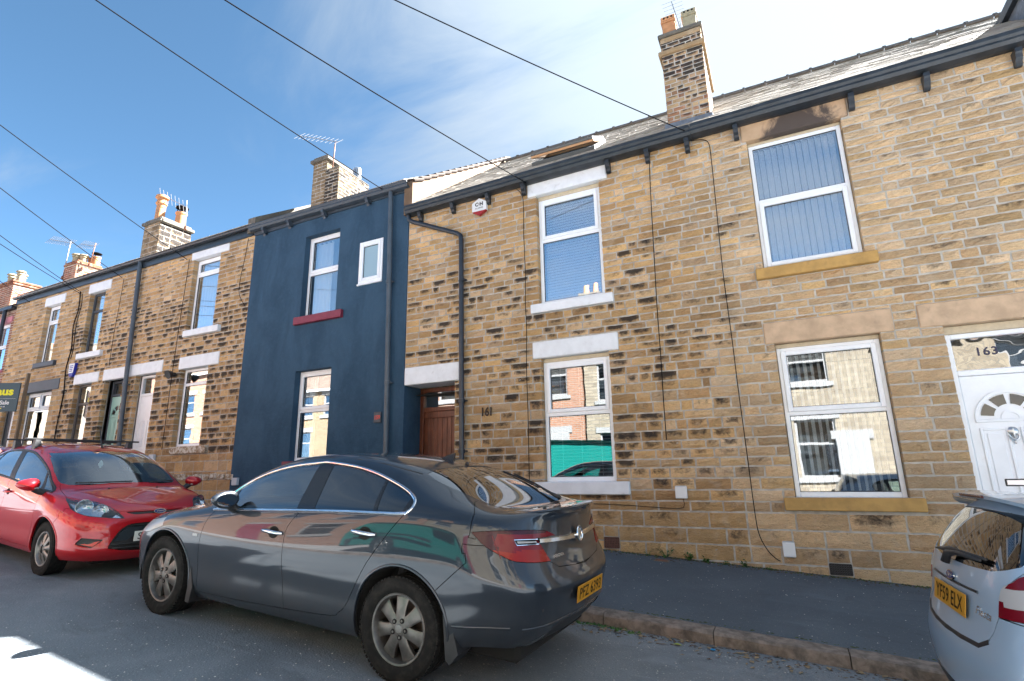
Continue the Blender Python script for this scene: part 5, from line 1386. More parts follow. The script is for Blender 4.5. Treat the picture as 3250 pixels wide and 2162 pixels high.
def oval_disc(mb, M, a, b, mt, h=.004, n=28):
    mb.prism([(a*math.cos(2*PI*i/n), b*math.sin(2*PI*i/n)) for i in range(n)], h, mt, M)
def skin_frame(p, n, xdir):
    x = Vector(xdir); x = (x-n*x.dot(n)).normalized(); y = n.cross(x)
    return Matrix(((x.x, y.x, n.x, p.x), (x.y, y.y, n.y, p.y), (x.z, y.z, n.z, p.z), (0, 0, 0, 1)))
def mirror_cup(parent, x, y, z, side, paint, lens=True, s=1.0):
    """door mirror: shell, glass, stalk"""
    m_ = empty('door_mirror', (x, y*side, z)); m_.parent = parent
    bm = bmesh.new(); bmesh.ops.create_uvsphere(bm, u_segments=20, v_segments=14, radius=1)
    for v in bm.verts:
        p = v.co.copy(); p.x = p.x*.095*s if p.x > 0 else p.x*.030*s; w_ = .118*s; q = p.y
        p.y = q*w_; p.z = p.z*(.070-.018*q*1)*s+.008*q*q; v.co = Vector((p.x+.02*abs(q)*-1, p.y*side, p.z))
    me = bpy.data.meshes.new('shell'); bm.to_mesh(me); bm.free(); me.materials.append(paint); me.shade_smooth(); link('shell', me, m_)
    k = MB(); n = 22; k.prism([(.094*s*math.cos(2*PI*i/n)*side, .050*s*math.sin(2*PI*i/n)) for i in range(n)], .004, M_MIRROR, frame3((-.036*s, .0, .002), (0, 1, 0), (0, 0, 1)) @ Matrix.Translation((0, 0, -.001))); k.obj('mirror_glass', m_, world=False)
    k = MB(); k.tube([(0, -.06*side*s, -.045*s), (.01, -.12*side*s, -.085*s), (.015, -.17*side*s, -.10*s)], [.040*s, .034*s, .032*s], M_PLAST, 10); k.obj('stalk', m_, world=False, smooth=R(50))
    if lens:
        k = MB(); k.bbox(.030, .066, -.02*side-.05, -.02*side+.07, -.045, -.028, L_WHITE, .006); k.obj('indicator', m_, world=False)
    return m_
def placed(name, T, yaw, pitch, roll, base, label, cat, group=None):
    o = empty(name, T, label, cat, group)
    M = Matrix.Rotation(base+yaw, 3, 'Z') @ Matrix.Rotation(-pitch, 3, 'Y') @ Matrix.Rotation(roll, 3, 'X'); o.rotation_euler = M.to_euler(); return o
# ---------------------------------------------------------------- saloon hatchback (grey)
def to2(proj, pts):
    d, ex, ey = PROJ[proj]; return [(Vector(p).dot(ex), Vector(p).dot(ey)) for p in pts]
def liner(sh, parent, skip):
    names = [n for n in sh.lab if n not in skip]; V = []; F = []
    keep = sh.lab.get('_all'); sh.lab['_all'] = [f for n in names for f in sh.lab[n]]
    v, n, f = sh.part('_all', gap=0, flange=0, offset=-.028, mirror='both'); del sh.lab['_all']
    me = bpy.data.meshes.new('inner_shell'); me.from_pydata([tuple(p) for p in v], [], f); me.materials.append(M_LINER); link('inner_shell', me, parent)
def arch_liner(parent, cx, cz, r, y0, y1):
    k = MB(); n = 20
    for s in (1, -1):
        pts = [(cx+r*math.cos(t), cz+r*math.sin(t)) for t in [-.25+(PI+.5)*i/n for i in range(n+1)]]
        vs = [(x, s*y, z) for x, z in pts for y in (y0, y1)]
        k.add(vs, [(2*i, 2*i+2, 2*i+3, 2*i+1) for i in range(n)], M_LINER); k.add([(x, s*y0, z) for x, z in pts], [tuple(range(n+1))], M_LINER); k.obj('wheel_arch_liner', parent, world=False); k = MB()
def steering(parent, x, y, z):
    k = MB(); M = Matrix.Translation((x, y, z)) @ Matrix.Rotation(R(-65), 4, 'Y')
    pts = [M @ Vector((.185*math.cos(2*PI*i/24), .185*math.sin(2*PI*i/24), 0)) for i in range(25)]
    k.tube(pts, .015, M_PLAST, 7); k.box(-.16, .16, -.02, .02, -.012, .004, M_PLAST, M); k.box(-.02, .02, -.17, 0, -.012, .004, M_PLAST, M); k.lathe([(0, .02), (.06, .015), (.065, -.03)], M_PLAST, 14, M)
    return k.obj('steering_wheel', parent, world=False, smooth=R(50))
def build_insignia(T, yaw, pitch, roll):
    c = placed('parked_car', T, yaw, pitch, roll, PI, 'dark grey five door car parked in front, amber rear plate and chrome boot bar', 'car', 'cars parked along the kerb')
    sh = Shell(insignia_net(), 8, 6)
    dlo_top = [(.76, .957), (.76, .957), (.700, 1.082), (.545, 1.196), (.312, 1.299), (.043, 1.366), (-.235, 1.401), (-.317, 1.407), (-.527, 1.396), (-.722, 1.376), (-.917, 1.339), (-1.116, 1.286), (-1.257, 1.242), (-1.350, 1.203), (-1.396, 1.169), (-1.401, 1.127), (-1.358, 1.087), (-1.358, 1.087)]
    belt = [(-1.261, 1.084), (-.80, 1.062), (-.307, 1.032), (.227, .995)]
    dlo = curve_poly(dlo_top, 3, False)+belt
    def zt_(x):
        P = curve_poly(dlo_top, 3, False)
        for a, b in zip(P, P[1:]):
            if (a[0]-x)*(b[0]-x) <= 0 and a[0] != b[0]: return a[1]+(b[1]-a[1])*(x-a[0])/(b[0]-a[0])
        return 1.1
    def zb_(x):
        P = [(.76, .957)]+belt[::-1]+[(-1.358, 1.087)]
        for a, b in zip(P, P[1:]):
            if (a[0]-x)*(b[0]-x) <= 0: return a[1]+(b[1]-a[1])*(x-a[0])/(b[0]-a[0])
        return 1.0
    e = .014
    def pane(xa_b, xa_t, xb_b, xb_t):
        """from front edge (xa) to rear edge (xb), bottom and top ends"""
        n = 10; top = [(xa_t+(xb_t-xa_t)*i/n) for i in range(n+1)]
        return [(xa_b, zb_(xa_b)+e)]+[(x, zt_(x)-e) for x in top]+[(xb_b, zb_(xb_b)+e)]
    up = lambda p: p.y > .3 and p.z > .85
    sh.cut('glass_f', 'side', pane(.585, .610, -.243, -.236), .1, up)
    sh.cut('glass_r', 'side', pane(-.440, -.400, -1.052, -1.017), .1, up)
    sh.cut('glass_q', 'side', pane(-1.092, -1.042, -1.330, -1.345), .1, up)
    sh.cut('dlo', 'side', dlo, .1, up)
    rw = [(-1.335, -.02), (-1.332, .15), (-1.318, .363), (-1.290, .545), (-1.40, .583), (-1.563, .600), (-1.769, .606), (-1.93, .572), (-1.978, .50), (-1.990, .25), (-1.993, -.02)]
    sh.cut('rear_glass', 'top', rw, .2, lambda p: p.z > 1.08)
    sh.cut('windscreen', 'front', [(-.02, 1.008), (.40, 1.006), (.60, .998), (.652, 1.004), (.645, 1.10), (.61, 1.25), (.555, 1.382), (.30, 1.426), (-.02, 1.442)], .2, lambda p: p.x > .1 and p.z > .97)
    arF = arch_poly(1.3685, .345, .385, -.1); arR = arch_poly(-1.3685, .350, .392, -.1)
    sh.cut('arch', 'side', arF, .05, lambda p: p.y > .4 and p.z < .8); sh.cut('arch', 'side', arR, .05, lambda p: p.y > .4 and p.z < .8)
    bk = lambda p: p.x < -1.85
    refl = to2('rq', [(-2.160, .730, .971), (-2.248, .575, .966), (-2.258, .562, .938), (-2.178, .720, .941)])
    lamp3 = [(-1.908, .864, 1.014), (-1.908, .864, 1.014), (-2.044, .807, 1.028), (-2.198, .657, 1.031), (-2.262, .47, 1.014), (-2.300, .36, .972), (-2.300, .36, .972), (-2.249, .568, .973), (-2.249, .568, .973), (-2.282, .516, .888), (-2.313, .474, .819), (-2.313, .474, .819), (-2.199, .743, .842), (-2.117, .796, .874), (-2.006, .842, .931)]
    lamp = curve_poly(to2('rq', lamp3), 3)
    tmin = min(a for a, b in lamp); tmax = max(a for a, b in lamp)
    sh.cut('lamp_reverse', 'rq', refl, .2, bk)
    # dark outer end, orange lower part, red middle
    lx = to2('rq', [(-2.085, .785, .80), (-2.045, .808, 1.2)])
    sh.cut('lamp_split', 'rq', [(lx[0][0]-.001, .7), (lx[0][0], .7), (lx[1][0], 1.2), (lx[1][0]-.001, 1.2)], .2, bk) if False else None
    sh.cut('lamp', 'rq', lamp, .15, bk)
    sh.cut('boot', 'rear', [(-.02, .752), (.166, .757), (.40, .775), (.476, .817), (.52, .89), (.57, .972), (.70, 1.02), (1.0, 1.02), (1.0, 1.4), (-.02, 1.4)], .22, lambda p: p.x < -2.0)
    sh.cut('boot', 'side', [(-1.895, 1.125), (-1.925, 1.014), (-2.6, 1.03), (-2.6, 1.3), (-1.80, 1.3), (-1.80, 1.19)], .2, lambda p: p.x < -1.79 and p.z > .98)
    sh.cut('boot', 'top', [(-1.99, -.02), (-1.98, .50), (-1.93, .575), (-1.80, .660), (-1.885, .80), (-1.905, .90), (-2.6, .9), (-2.6, -.02)], .2, lambda p: p.x < -1.79 and p.z > .98)
    sh.cut('diffuser', 'rear', [(-.02, .43), (.40, .425), (.47, .40), (.53, .31), (.56, .1), (-.02, .1)], .0, lambda p: p.x < -2.0 and p.z < .6)
    sh.cut('bumper', 'rear', [(-.02, .1), (-.02, .745), (.40, .772), (.476, .815), (.60, .86), (.8, .935), (1.2, .935), (1.2, .1)], .25, lambda p: p.x < -1.7)
    sh.cut('bumper', 'side', [(-2.012, .933), (-1.863, .796), (-1.655, .612), (-1.655, .0), (-2.6, .0), (-2.6, .933)], .1, lambda p: p.x < -1.5)
    sh.cut('door_f', 'side', curve_poly([(.76, .955), (.76, .955), (.821, .852), (.853, .726), (.867, .56), (.858, .344), (.850, .268), (.850, .268), (.40, .274), (-.247, .297), (-.247, .297), (-.209, .573), (-.198, .779), (-.211, .903), (-.309, 1.031), (-.309, 1.031), (.227, .993)], 3), .15, lambda p: p.y > .5 and p.z < 1.1)
    sh.cut('door_r', 'side', curve_poly([(-.309, 1.031), (-.309, 1.031), (-.211, .903), (-.198, .779), (-.209, .573), (-.247, .297), (-.247, .297), (-.744, .326), (-.824, .362), (-.884, .410), (-.974, .568), (-1.086, .749), (-1.226, .928), (-1.358, 1.085), (-1.358, 1.085), (-.80, 1.060)], 3), .15, lambda p: p.y > .5 and p.z < 1.15)
    sh.cut('bonnet', 'top', [(1.10, -.02), (1.085, .42), (1.02, .69), (1.40, .800), (1.72, .72), (1.90, .57), (2.0, .36), (2.04, -.02)], .3, lambda p: p.x > .95 and p.z > .7)
    hl = to2('fq', [(1.472, .888, .838), (1.60, .87, .815), (1.80, .74, .775), (1.97, .60, .735), (2.0, .56, .665), (1.85, .77, .652), (1.676, .903, .690), (1.449, .912, .761)])
    sh.cut('headlight', 'fq', hl, .1, lambda p: p.x > 1.3)
    sh.cut('grille', 'front', [(-.02, .745), (.33, .742), (.40, .68), (.36, .58), (.20, .52), (-.02, .51)], .3, lambda p: p.x > 1.8)
    sh.classify()
    sh.obj('body', 'body', c, P_GREY, 'both')
    for nm, pt, mt in (('front_door', 'door_f', P_GREY), ('rear_door', 'door_r', P_GREY)):
        for mir in (None, 'right'):
            d = sh.obj(nm, pt, c, mt, mir); s = 1 if mir is None else -1
            if nm == 'front_door': hx, hz = -.055, .851
            else: hx, hz = -1.018, .934
            k = MB()
            p, n = sh.hit('side', hx-.01, hz-.004, s); M = skin_frame(p, n, (1, 0, 0)); oval_disc(k, M @ Matrix.Translation((0, 0, -.008)), .062, .046, M_LINER, .0085)
            a, n1_ = sh.hit('side', hx+.113, hz+.004, s); b, n2_ = sh.hit('side', hx-.113, hz-.006, s)
            pts = [a+n1_*.004, a.lerp(b, .12)+n*.030, a.lerp(b, .5)+n*.034, a.lerp(b, .88)+n*.030, b+n2_*.004]
            k.tube(pts, [.010, .014, .0155, .014, .010], M_CHROME if s > 0 else M_CHROME, 10)
            ho = k.obj('handle', d, world=False, smooth=R(50))
    for nm, pt, mt in (('front_window', 'glass_f', G_CLEAR), ('rear_window', 'glass_r', G_TINT), ('quarter_window', 'glass_q', G_TINT)):
        for mir in (None, 'right'): sh.obj(nm, pt, c, mt, mir, gap=-.002, flange=0, offset=-.004)
    for mir in (None, 'right'): sh.obj('window_pillar', 'dlo', c, M_GLOSSB, mir, gap=0, flange=.01, offset=-.001)
    sh.obj('tailgate', 'boot', c, P_GREY, 'both'); sh.obj('rear_bumper', 'bumper', c, P_GREY, 'both'); sh.obj('bonnet', 'bonnet', c, P_GREY, 'both')
    sh.obj('diffuser', 'diffuser', c, M_PLAST, 'both', offset=-.006); sh.obj('grille', 'grille', c, M_PLAST, 'both', offset=-.01)
    sh.obj('windscreen', 'windscreen', c, G_CLEAR, 'both', gap=-.002, flange=0, offset=-.003); sh.obj('rear_windscreen', 'rear_glass', c, G_REAR, 'both', gap=-.002, flange=0, offset=-.002)
    for mir in (None, 'right'):
        s = 1 if mir is None else -1
        l = sh.obj('tail_light', 'lamp', c, L_RED, mir, gap=.001, flange=.01, offset=.004)
        # zones of the cluster by their own colour
        me = l.data; me.materials.append(L_DKRED); me.materials.append(L_ORANGE)
        for p in me.polygons:
            ctr = p.center
            if ctr.x > -2.065-(1.0-ctr.z)*.10: p.material_index = 1
            elif ctr.z > 1.005: p.material_index = 1
            elif ctr.z < .905: p.material_index = 2
            elif ctr.x > -2.12: p.material_index = 0
        rv = sh.obj('reversing_light', 'lamp_reverse', c, L_WHITE, mir, gap=.010, flange=.006, offset=.004)
        k = MB(); rp = [(-2.158, .733, .973), (-2.21, .655, .972), (-2.252, .570, .967), (-2.262, .556, .936), (-2.22, .645, .938), (-2.176, .722, .939)]
        sh.strip(k, 'rq', to2('rq', rp), .008, .005, M_CHROME, .004, s, True)
        sh.strip(k, 'rq', to2('rq', [(-2.085, .787, .862), (-2.06, .80, .925), (-2.035, .812, 1.000)]), .006, .004, L_RED, .004, s)
        rv and k.obj('lamp_trim', c, world=False, smooth=R(40))
        sh.obj('headlight', 'headlight', c, L_WHITE, mir, gap=.002, flange=.01)
        k = MB(); P = curve_poly([(x, z) for x, z in dlo_top], 3, False); sh.strip(k, 'side', [p for p in P if p[1] > .94], .021, .007, M_CHROME, .001, s)
        sh.strip(k, 'side', [(-1.375, 1.094)]+belt+[(.50, .976), (.80, .954)], .019, .007, M_CHROME, .002, s); k.obj('window_trim', c, world=False, smooth=R(40))
        k = MB(); p, n = sh.hit('side', .930, .734, s); M = skin_frame(p, n, (1, 0, 0)); k.bbox(-.034, .034, -.013, .013, -.004, .005, L_WHITE, .003, M); k.obj('side_repeater', c, world=False)
        k = MB(); arch_lip(sh, k, 1.3685, .345, .394, -.28, PI+.12, P_GREY, s); k.obj('arch_lip', c, world=False, smooth=True); k = MB(); arch_lip(sh, k, -1.3685, .350, .401, -.05, PI+.28, P_GREY, s); k.obj('arch_lip', c, world=False, smooth=True)
        k = MB(); pr = [(-1.712, .560), (-1.760, .213), (-1.795, .190), (-1.855, .262), (-1.80, .42)]
        k.prism([(x, z) for x, z in pr], .16, M_PLAST, Matrix(((1, 0, 0, 0), (0, 0, s, s*.72), (0, 1, 0, 0), (0, 0, 0, 1)))); k.obj('mud_flap', c, world=False); k = MB(); pr = [(.955, .46), (.978, .17), (.925, .165), (.90, .30)]
        k.prism(pr, .17, M_PLAST, Matrix(((1, 0, 0, 0), (0, 0, s, s*.735), (0, 1, 0, 0), (0, 0, 0, 1)))); k.obj('mud_flap', c, world=False)
        mirror_cup(c, .50, .985, 1.062, s, P_GREY, False, 1.05)
    k = MB(); bar = [(y, .936+.018*(abs(y)/.56)**1.5) for y in [-.56+.04*i for i in range(29)]]
    for sgn in (1,): sh.strip(k, 'rear', bar, .040, .016, M_CHROME, .003)
    k.obj('boot_bar', c, world=False, smooth=R(40))
    k = MB(); p, n = sh.hit('rear', 0, .948); M = skin_frame(p, n, (0, -1, 0)) @ Matrix.Translation((0, 0, .016))
    k.lathe([(.040, 0), (.054, .004), (.057, .012), (.052, .017), (.044, .012), (.042, .006), (0, .004)], M_CHROME, 28, M)
    k.add([M @ Vector(v) for v in ((-.030, .026, .010), (-.010, .030, .014), (.004, .008, .016), (.030, .020, .012), (.024, .002, .014), (.014, -.030, .012), (.002, -.010, .016), (-.018, -.030, .012), (-.012, -.002, .014), (-.034, .004, .012))], [(0, 1, 2, 8, 9), (2, 3, 4, 6, 8), (4, 5, 6), (6, 7, 8)], M_CHROME)
    k.obj('badge', c, world=False, smooth=R(30))
    k = MB(); p, n = sh.hit('rear', .352, .840); M = skin_frame(p, n, (0, -1, -.03)) @ Matrix.Translation((0, 0, .002)); put_text(k, 'INSIGNIA', .030, M_CHROME, M, depth=.002, spacing=1.05, xs=1.15); k.obj('model_lettering', c, world=False)
    p, n = sh.hit('rear', 0, .575); n = (n*.5+Vector((-1, 0, .05))*.5).normalized(); plate(c, skin_frame(p, n, (0, -1, 0)) @ Matrix.Translation((0, 0, .010)), 'PFZ 6393', M_YPLATE)
    k = MB()
    for y, z in ((.62, .54), (.30, .60), (-.30, .60), (-.62, .54)):
        p, n = sh.hit('rear', y, z); k.lathe([(0, .002), (.010, .002), (.0115, -.002)], M_PLAST, 12, skin_frame(p, n, (0, -1, 0)))
    k.obj('parking_sensors', c, world=False, kind='stuff')
    # lip spoiler along the edge of the boot
    k = MB(); vs = []; N_ = 24
    for i in range(N_+1):
        y = -.665+1.33*i/N_; q = min(.655, max(-.655, y)); en = 1-abs(y)/.665; tp = min(1, en*5)
        lx_ = -2.318+.23*(abs(q)/.66)**2.6; zt0 = 1.150-.030*(abs(q)/.66)**2.4
        dk = sh.hit('top', lx_+.085, q)[0]; un = sh.hit('rear', q, zt0-.040)[0]
        vs += [dk+Vector((0, 0, .0015)), Vector((lx_+.02, y, zt0+.010*tp)), Vector((lx_-.048*tp, y, zt0+.019*tp)), Vector((lx_-.054*tp, y, zt0+.008*tp)), Vector((lx_-.016*tp, y, zt0-.016)), un+Vector((-.001, 0, 0))]
    k.add(vs, [(i*6+j, (i+1)*6+j, (i+1)*6+j+1, i*6+j+1) for i in range(N_) for j in range(5)], P_GREY); k.obj('boot_spoiler', c, world=False, smooth=R(50))
    # roof fin, washer jet, high brake light gap, boot lip
    k = MB(); pf = [(-1.03, 0), (-1.10, .038), (-1.165, .072), (-1.175, .070), (-1.165, .0)]
    for sy in (1, -1):
        pass
    zr = lambda x: sh.hit('top', x, 0)[0].z
    vs = [(x, w_, zr(x)+h-.004) for x, h in pf for w_ in ((-.018, .018) if h < .01 else (-.012, .012) if h < .05 else (-.004, .004))]
    k.add(vs, [(2*i, 2*i+2, 2*i+3, 2*i+1) for i in range(4)]+[(0, 8, 6, 4, 2)[::-1], (1, 3, 5, 7, 9)[::-1], (8, 0, 1, 9)], P_DARK); k.obj('roof_fin', c, world=False)
    k = MB(); p = sh.hit('top', -1.30, 0)[0]; k.bbox(-.018, .012, -.012, .012, -.004, .022, M_PLAST, .005, Matrix.Translation(p)); k.obj('washer_jet', c, world=False)
    k = MB(); sh.strip(k, 'top', [(x, .548+.018*(1-(x+1.29)**2)) for x in [1.0-.1*0-.0]*0+[ -1.292+.02*0]]*1 if False else [(-1.26, .57), (-1.10, .585), (-.9, .585), (-.6, .583), (-.3, .585), (0, .592), (.2, .60)], .012, .003, M_PLAST, .0); sh.strip(k, 'top', [(-1.26, .57), (-1.10, .585), (-.9, .585), (-.6, .583), (-.3, .585), (0, .592), (.2, .60)], .012, .003, M_PLAST, .0, -1); k.obj('roof_trim', c, world=False, smooth=True)
    k = MB(); sh.strip(k, 'top', [(-1.335, .45), (-1.345, .25), (-1.35, 0), (-1.345, -.25), (-1.335, -.45)], .008, .003, M_PLAST, -.001); k.obj('tailgate_seam', c, world=False)
    k = MB()
    for s_ in (1, -1): sh.strip(k, 'rq', to2('rq', [(-1.80, .885, .424), (-1.90, .87, .430), (-2.02, .83, .438), (-2.15, .75, .440)]), .020, .007, P_GREY, -.001, s_)
    sh.strip(k, 'rear', [(y, .440-.010*(abs(y)/.7)**2) for y in np.linspace(-.72, .72, 25)], .020, .007, P_GREY, -.001); k.obj('bumper_crease', c, world=False, smooth=True, kind='stuff')
    # rear wiper
    k = MB(); w1 = [sh.hit('top', x, y)[0]+Vector((-.01, 0, .022)) for x, y in ((-1.99, -.42), (-1.90, -.44), (-1.72, -.47), (-1.50, -.485))]; k.tube(w1, [.020, .012, .008, .006], M_PLAST, 8); w2 = [sh.hit('top', x, y)[0]+Vector((0, 0, .010)) for x, y in ((-1.78, -.455), (-1.60, -.475), (-1.40, -.49))]; k.tube(w2, .007, M_PLAST, 6); k.obj('rear_wiper', c, world=False, smooth=True)
    for s in (1, -1):
        wheel(c, 1.3685, .795*s, .337, .337, 0, .236, .235, s, 'alloy', M_ALLOY, R(-2) if s > 0 else R(-2)); wheel(c, -1.3685, .795*s, .337, .337, 0, .236, .235, s, 'alloy', M_ALLOY)
    arch_liner(c, 1.3685, .345, .40, .60, .87); arch_liner(c, -1.3685, .35, .405, .60, .87)
    liner(sh, c, ('glass_f', 'glass_r', 'glass_q', 'rear_glass', 'windscreen', 'arch'))
    k = MB(); k.bbox(-2.15, 2.0, -.60, .60, .17, .34, M_LINER, .03); k.obj('underbody', c, world=False)
    for y in (.38, -.38): seat(c, .06, y, .36)
    seat(c, -.85, 0, .40, 1.25, True)
    k = MB(); k.bbox(.66, 1.12, -.70, .70, .62, .93, M_DASH, .06); k.obj('dashboard', c, world=False, smooth=R(60)); k = MB(); k.box(-1.95, -1.12, -.62, .62, .98, 1.0, M_DASH); k.box(-2.1, 1.1, -.70, .70, .335, .345, M_DASH); k.obj('parcel_shelf', c, world=False)
    steering(c, .48, -.37, .86)
    sh.bm.free(); return c
# ---------------------------------------------------------------- supermini (red, silver, black)
def build_fiesta():
    """returns a list of (name, mesh, material role, sub) in car coordinates, built under one root"""
    c = empty('parked_car', (0, 0, 0))
    sh = Shell(fiesta_net(), 8, 6); PT = P_RED
    dlo_top = [(1.10, .899), (1.10, .899), (1.015, .950), (.84, 1.030), (.626, 1.135), (.298, 1.245), (-.066, 1.331), (-.30, 1.354), (-.507, 1.360), (-.80, 1.350), (-1.02, 1.322), (-1.17, 1.275), (-1.225, 1.22), (-1.20, 1.15), (-1.10, 1.072), (-1.10, 1.072)]
    belt = [(-.85, 1.050), (-.505, 1.024), (-.183, 1.005), (.744, .920)]
    P = curve_poly(dlo_top, 3, False); dlo = P+belt
    def lerp_on(Q, x):
        for a, b in zip(Q, Q[1:]):
            if (a[0]-x)*(b[0]-x) <= 0 and a[0] != b[0]: return a[1]+(b[1]-a[1])*(x-a[0])/(b[0]-a[0])
        return Q[-1][1]
    PB = [(1.10, .899)]+belt[::-1]+[(-1.10, 1.072)]; e = .016
    Pt = [p for p in P if p[1] > 1.2 or p[0] > -.5]
    def pane(xa_b, xa_t, xb_b, xb_t):
        n = 10; return [(xa_b, lerp_on(PB, xa_b)+e)]+[(x, lerp_on(Pt, x)-e) for x in [xa_t+(xb_t-xa_t)*i/n for i in range(n+1)]]+[(xb_b, lerp_on(PB, xb_b)+e)]
    up = lambda p: p.y > .3 and p.z > .82
    sh.cut('glass_q', 'side', [(1.045, .918), (.672, 1.098), (.862, .935)], .1, up)
    sh.cut('glass_f', 'side', [(.800, lerp_on(PB, .8)+e)]+pane(.8, .618, -.029, -.345)[1:], .1, up)
    sh.cut('glass_r', 'side', pane(-.190, -.505, -.93, -1.00), .1, up)
    sh.cut('glass_c', 'side', [(-.975, 1.085), (-1.045, 1.295), (-1.165, 1.252), (-1.195, 1.215), (-1.175, 1.160), (-1.10, 1.098)], .1, up)
    sh.cut('dlo', 'side', dlo, .1, up)
    sh.cut('windscreen', 'front', [(-.02, 1.000), (.20, .998), (.41, .978), (.60, .980), (.664, .998), (.676, 1.03), (.667, 1.13), (.63, 1.25), (.592, 1.335), (.57, 1.346), (.40, 1.363), (.295, 1.374), (-.02, 1.388)], .15, lambda p: p.x > .1 and p.z > .95)
    sh.cut('rear_glass', 'rear', [(-.02, 1.308), (.30, 1.304), (.49, 1.295), (.545, 1.25), (.598, 1.125), (.575, 1.085), (.52, 1.060), (.44, 1.040), (.2, 1.028), (-.02, 1.026)], .2, lambda p: p.x < -1.3)
    sh.cut('arch', 'side', arch_poly(1.2445, .30, .345, -.1), .05, lambda p: p.y > .4 and p.z < .75); sh.cut('arch', 'side', arch_poly(-1.2445, .30, .345, -.1), .05, lambda p: p.y > .4 and p.z < .75)
    hl3 = [(1.415, .752, .856), (1.415, .752, .856), (1.556, .764, .799), (1.646, .763, .752), (1.814, .696, .697), (1.941, .549, .673), (2.007, .364, .655), (2.007, .364, .655), (1.976, .415, .711), (1.908, .459, .758), (1.789, .509, .802), (1.690, .574, .830), (1.641, .662, .835)]
    hl = curve_poly(to2('fq', hl3), 3); sh.cut('headlight', 'fq', hl, .1, lambda p: p.x > 1.3)
    tl3 = [(-1.809, .514, .851), (-1.809, .514, .851), (-1.759, .637, .862), (-1.66, .745, .885), (-1.55, .795, .925), (-1.49, .79, 1.0), (-1.50, .765, 1.09), (-1.50, .765, 1.09), (-1.62, .70, 1.088), (-1.726, .607, 1.050), (-1.760, .575, 1.015), (-1.79, .524, .971)]
    sh.cut('tail_light', 'rq', curve_poly(to2('rq', tl3), 3), .1, lambda p: p.x < -1.3)
    fr = lambda p: p.x > 1.6
    sh.cut('lower_grille', 'front', curve_poly([(-.02, .292), (.16, .296), (.30, .303), (.455, .334), (.482, .362), (.409, .508), (.352, .564), (.283, .592), (.092, .600), (-.02, .600), (-.02, .600)], 2), .3, fr)
    sh.cut('upper_grille', 'front', [(-.02, .697), (.093, .699), (.267, .695), (.338, .715), (.345, .724), (.25, .727), (-.02, .727)], .2, fr)
    sh.cut('fog_recess', 'front', [(.738, .392), (.735, .41), (.705, .459), (.538, .436), (.545, .425), (.618, .362), (.63, .357)], .2, fr)
    sh.cut('bonnet', 'top', [(1.115, -.02), (1.105, .20), (1.085, .45), (.985, .672), (1.03, .690), (1.405, .742), (1.64, .655), (1.79, .505), (1.91, .456), (1.965, .425), (1.988, .26), (1.996, -.02)], .25, lambda p: p.x > .9 and p.z > .70)
    sh.cut('front_bumper', 'side', [(1.655, .750), (1.589, .697), (1.480, .605), (1.48, 0), (2.2, 0), (2.2, .750)], .05, lambda p: p.x > 1.4)
    sh.cut('front_bumper', 'front', [(-.02, 0), (1, 0), (1, .757), (.70, .757), (.36, .73), (-.02, .73)], .2, lambda p: p.x > 1.55)
    sh.cut('tailgate', 'rear', [(-.02, .688), (.20, .689), (.378, .694), (.45, .730), (.48, .775), (.505, .835), (.52, .86), (.54, .975), (.60, 1.06), (.64, 1.15), (.60, 1.335), (-.02, 1.37)], .2, lambda p: p.x < -1.3)
    sh.cut('rear_valance', 'rear', [(-.02, .1), (-.02, .43), (.50, .425), (.60, .36), (.63, .1)], .0, lambda p: p.x < -1.5)
    sh.cut('rear_bumper', 'rear', [(-.02, .1), (-.02, .690), (.378, .694), (.45, .730), (.48, .775), (.505, .85), (1.0, .85), (1.0, .1)], .3, lambda p: p.x < -1.5)
    sh.cut('rear_bumper', 'side', [(-1.57, .85), (-1.46, .62), (-1.46, 0), (-2.2, 0), (-2.2, .85)], .1, lambda p: p.x < -1.4)
    sh.cut('door_f', 'side', curve_poly([(.965, .906), (.965, .906), (.912, .837), (.890, .619), (.840, .378), (.838, .272), (.838, .272), (.4, .268), (-.16, .282), (-.16, .282), (-.16, .5), (-.135, .80), (-.105, .998), (-.105, .998), (.744, .918)], 3), .15, lambda p: p.y > .5 and p.z < 1.05)
    sh.cut('door_r', 'side', curve_poly([(-.105, .998), (-.105, .998), (-.135, .80), (-.16, .5), (-.16, .282), (-.16, .282), (-.74, .30), (-.82, .36), (-.92, .55), (-1.04, .76), (-1.10, 1.070), (-1.10, 1.070), (-.505, 1.022)], 3), .15, lambda p: p.y > .5 and p.z < 1.12)
    sh.classify()
    O = lambda *a, **k: sh.obj(*a, **k)
    O('body', 'body', c, PT, 'both'); O('bonnet', 'bonnet', c, PT, 'both'); O('front_bumper', 'front_bumper', c, PT, 'both'); O('rear_bumper', 'rear_bumper', c, PT, 'both')
    tg = O('tailgate', 'tailgate', c, PT, 'both')
    O('rear_valance', 'rear_valance', c, M_PLAST, 'both'); lg = O('lower_grille', 'lower_grille', c, M_PLAST, 'both', gap=0, flange=.0, offset=-.035); O('upper_grille', 'upper_grille', c, M_PLAST, 'both', gap=0, flange=.01, offset=-.012)
    O('windscreen', 'windscreen', c, G_CLEAR, 'both', gap=-.002, flange=0, offset=-.003); O('rear_windscreen', 'rear_glass', c, G_REAR, 'both', gap=-.002, flange=0, offset=-.003)
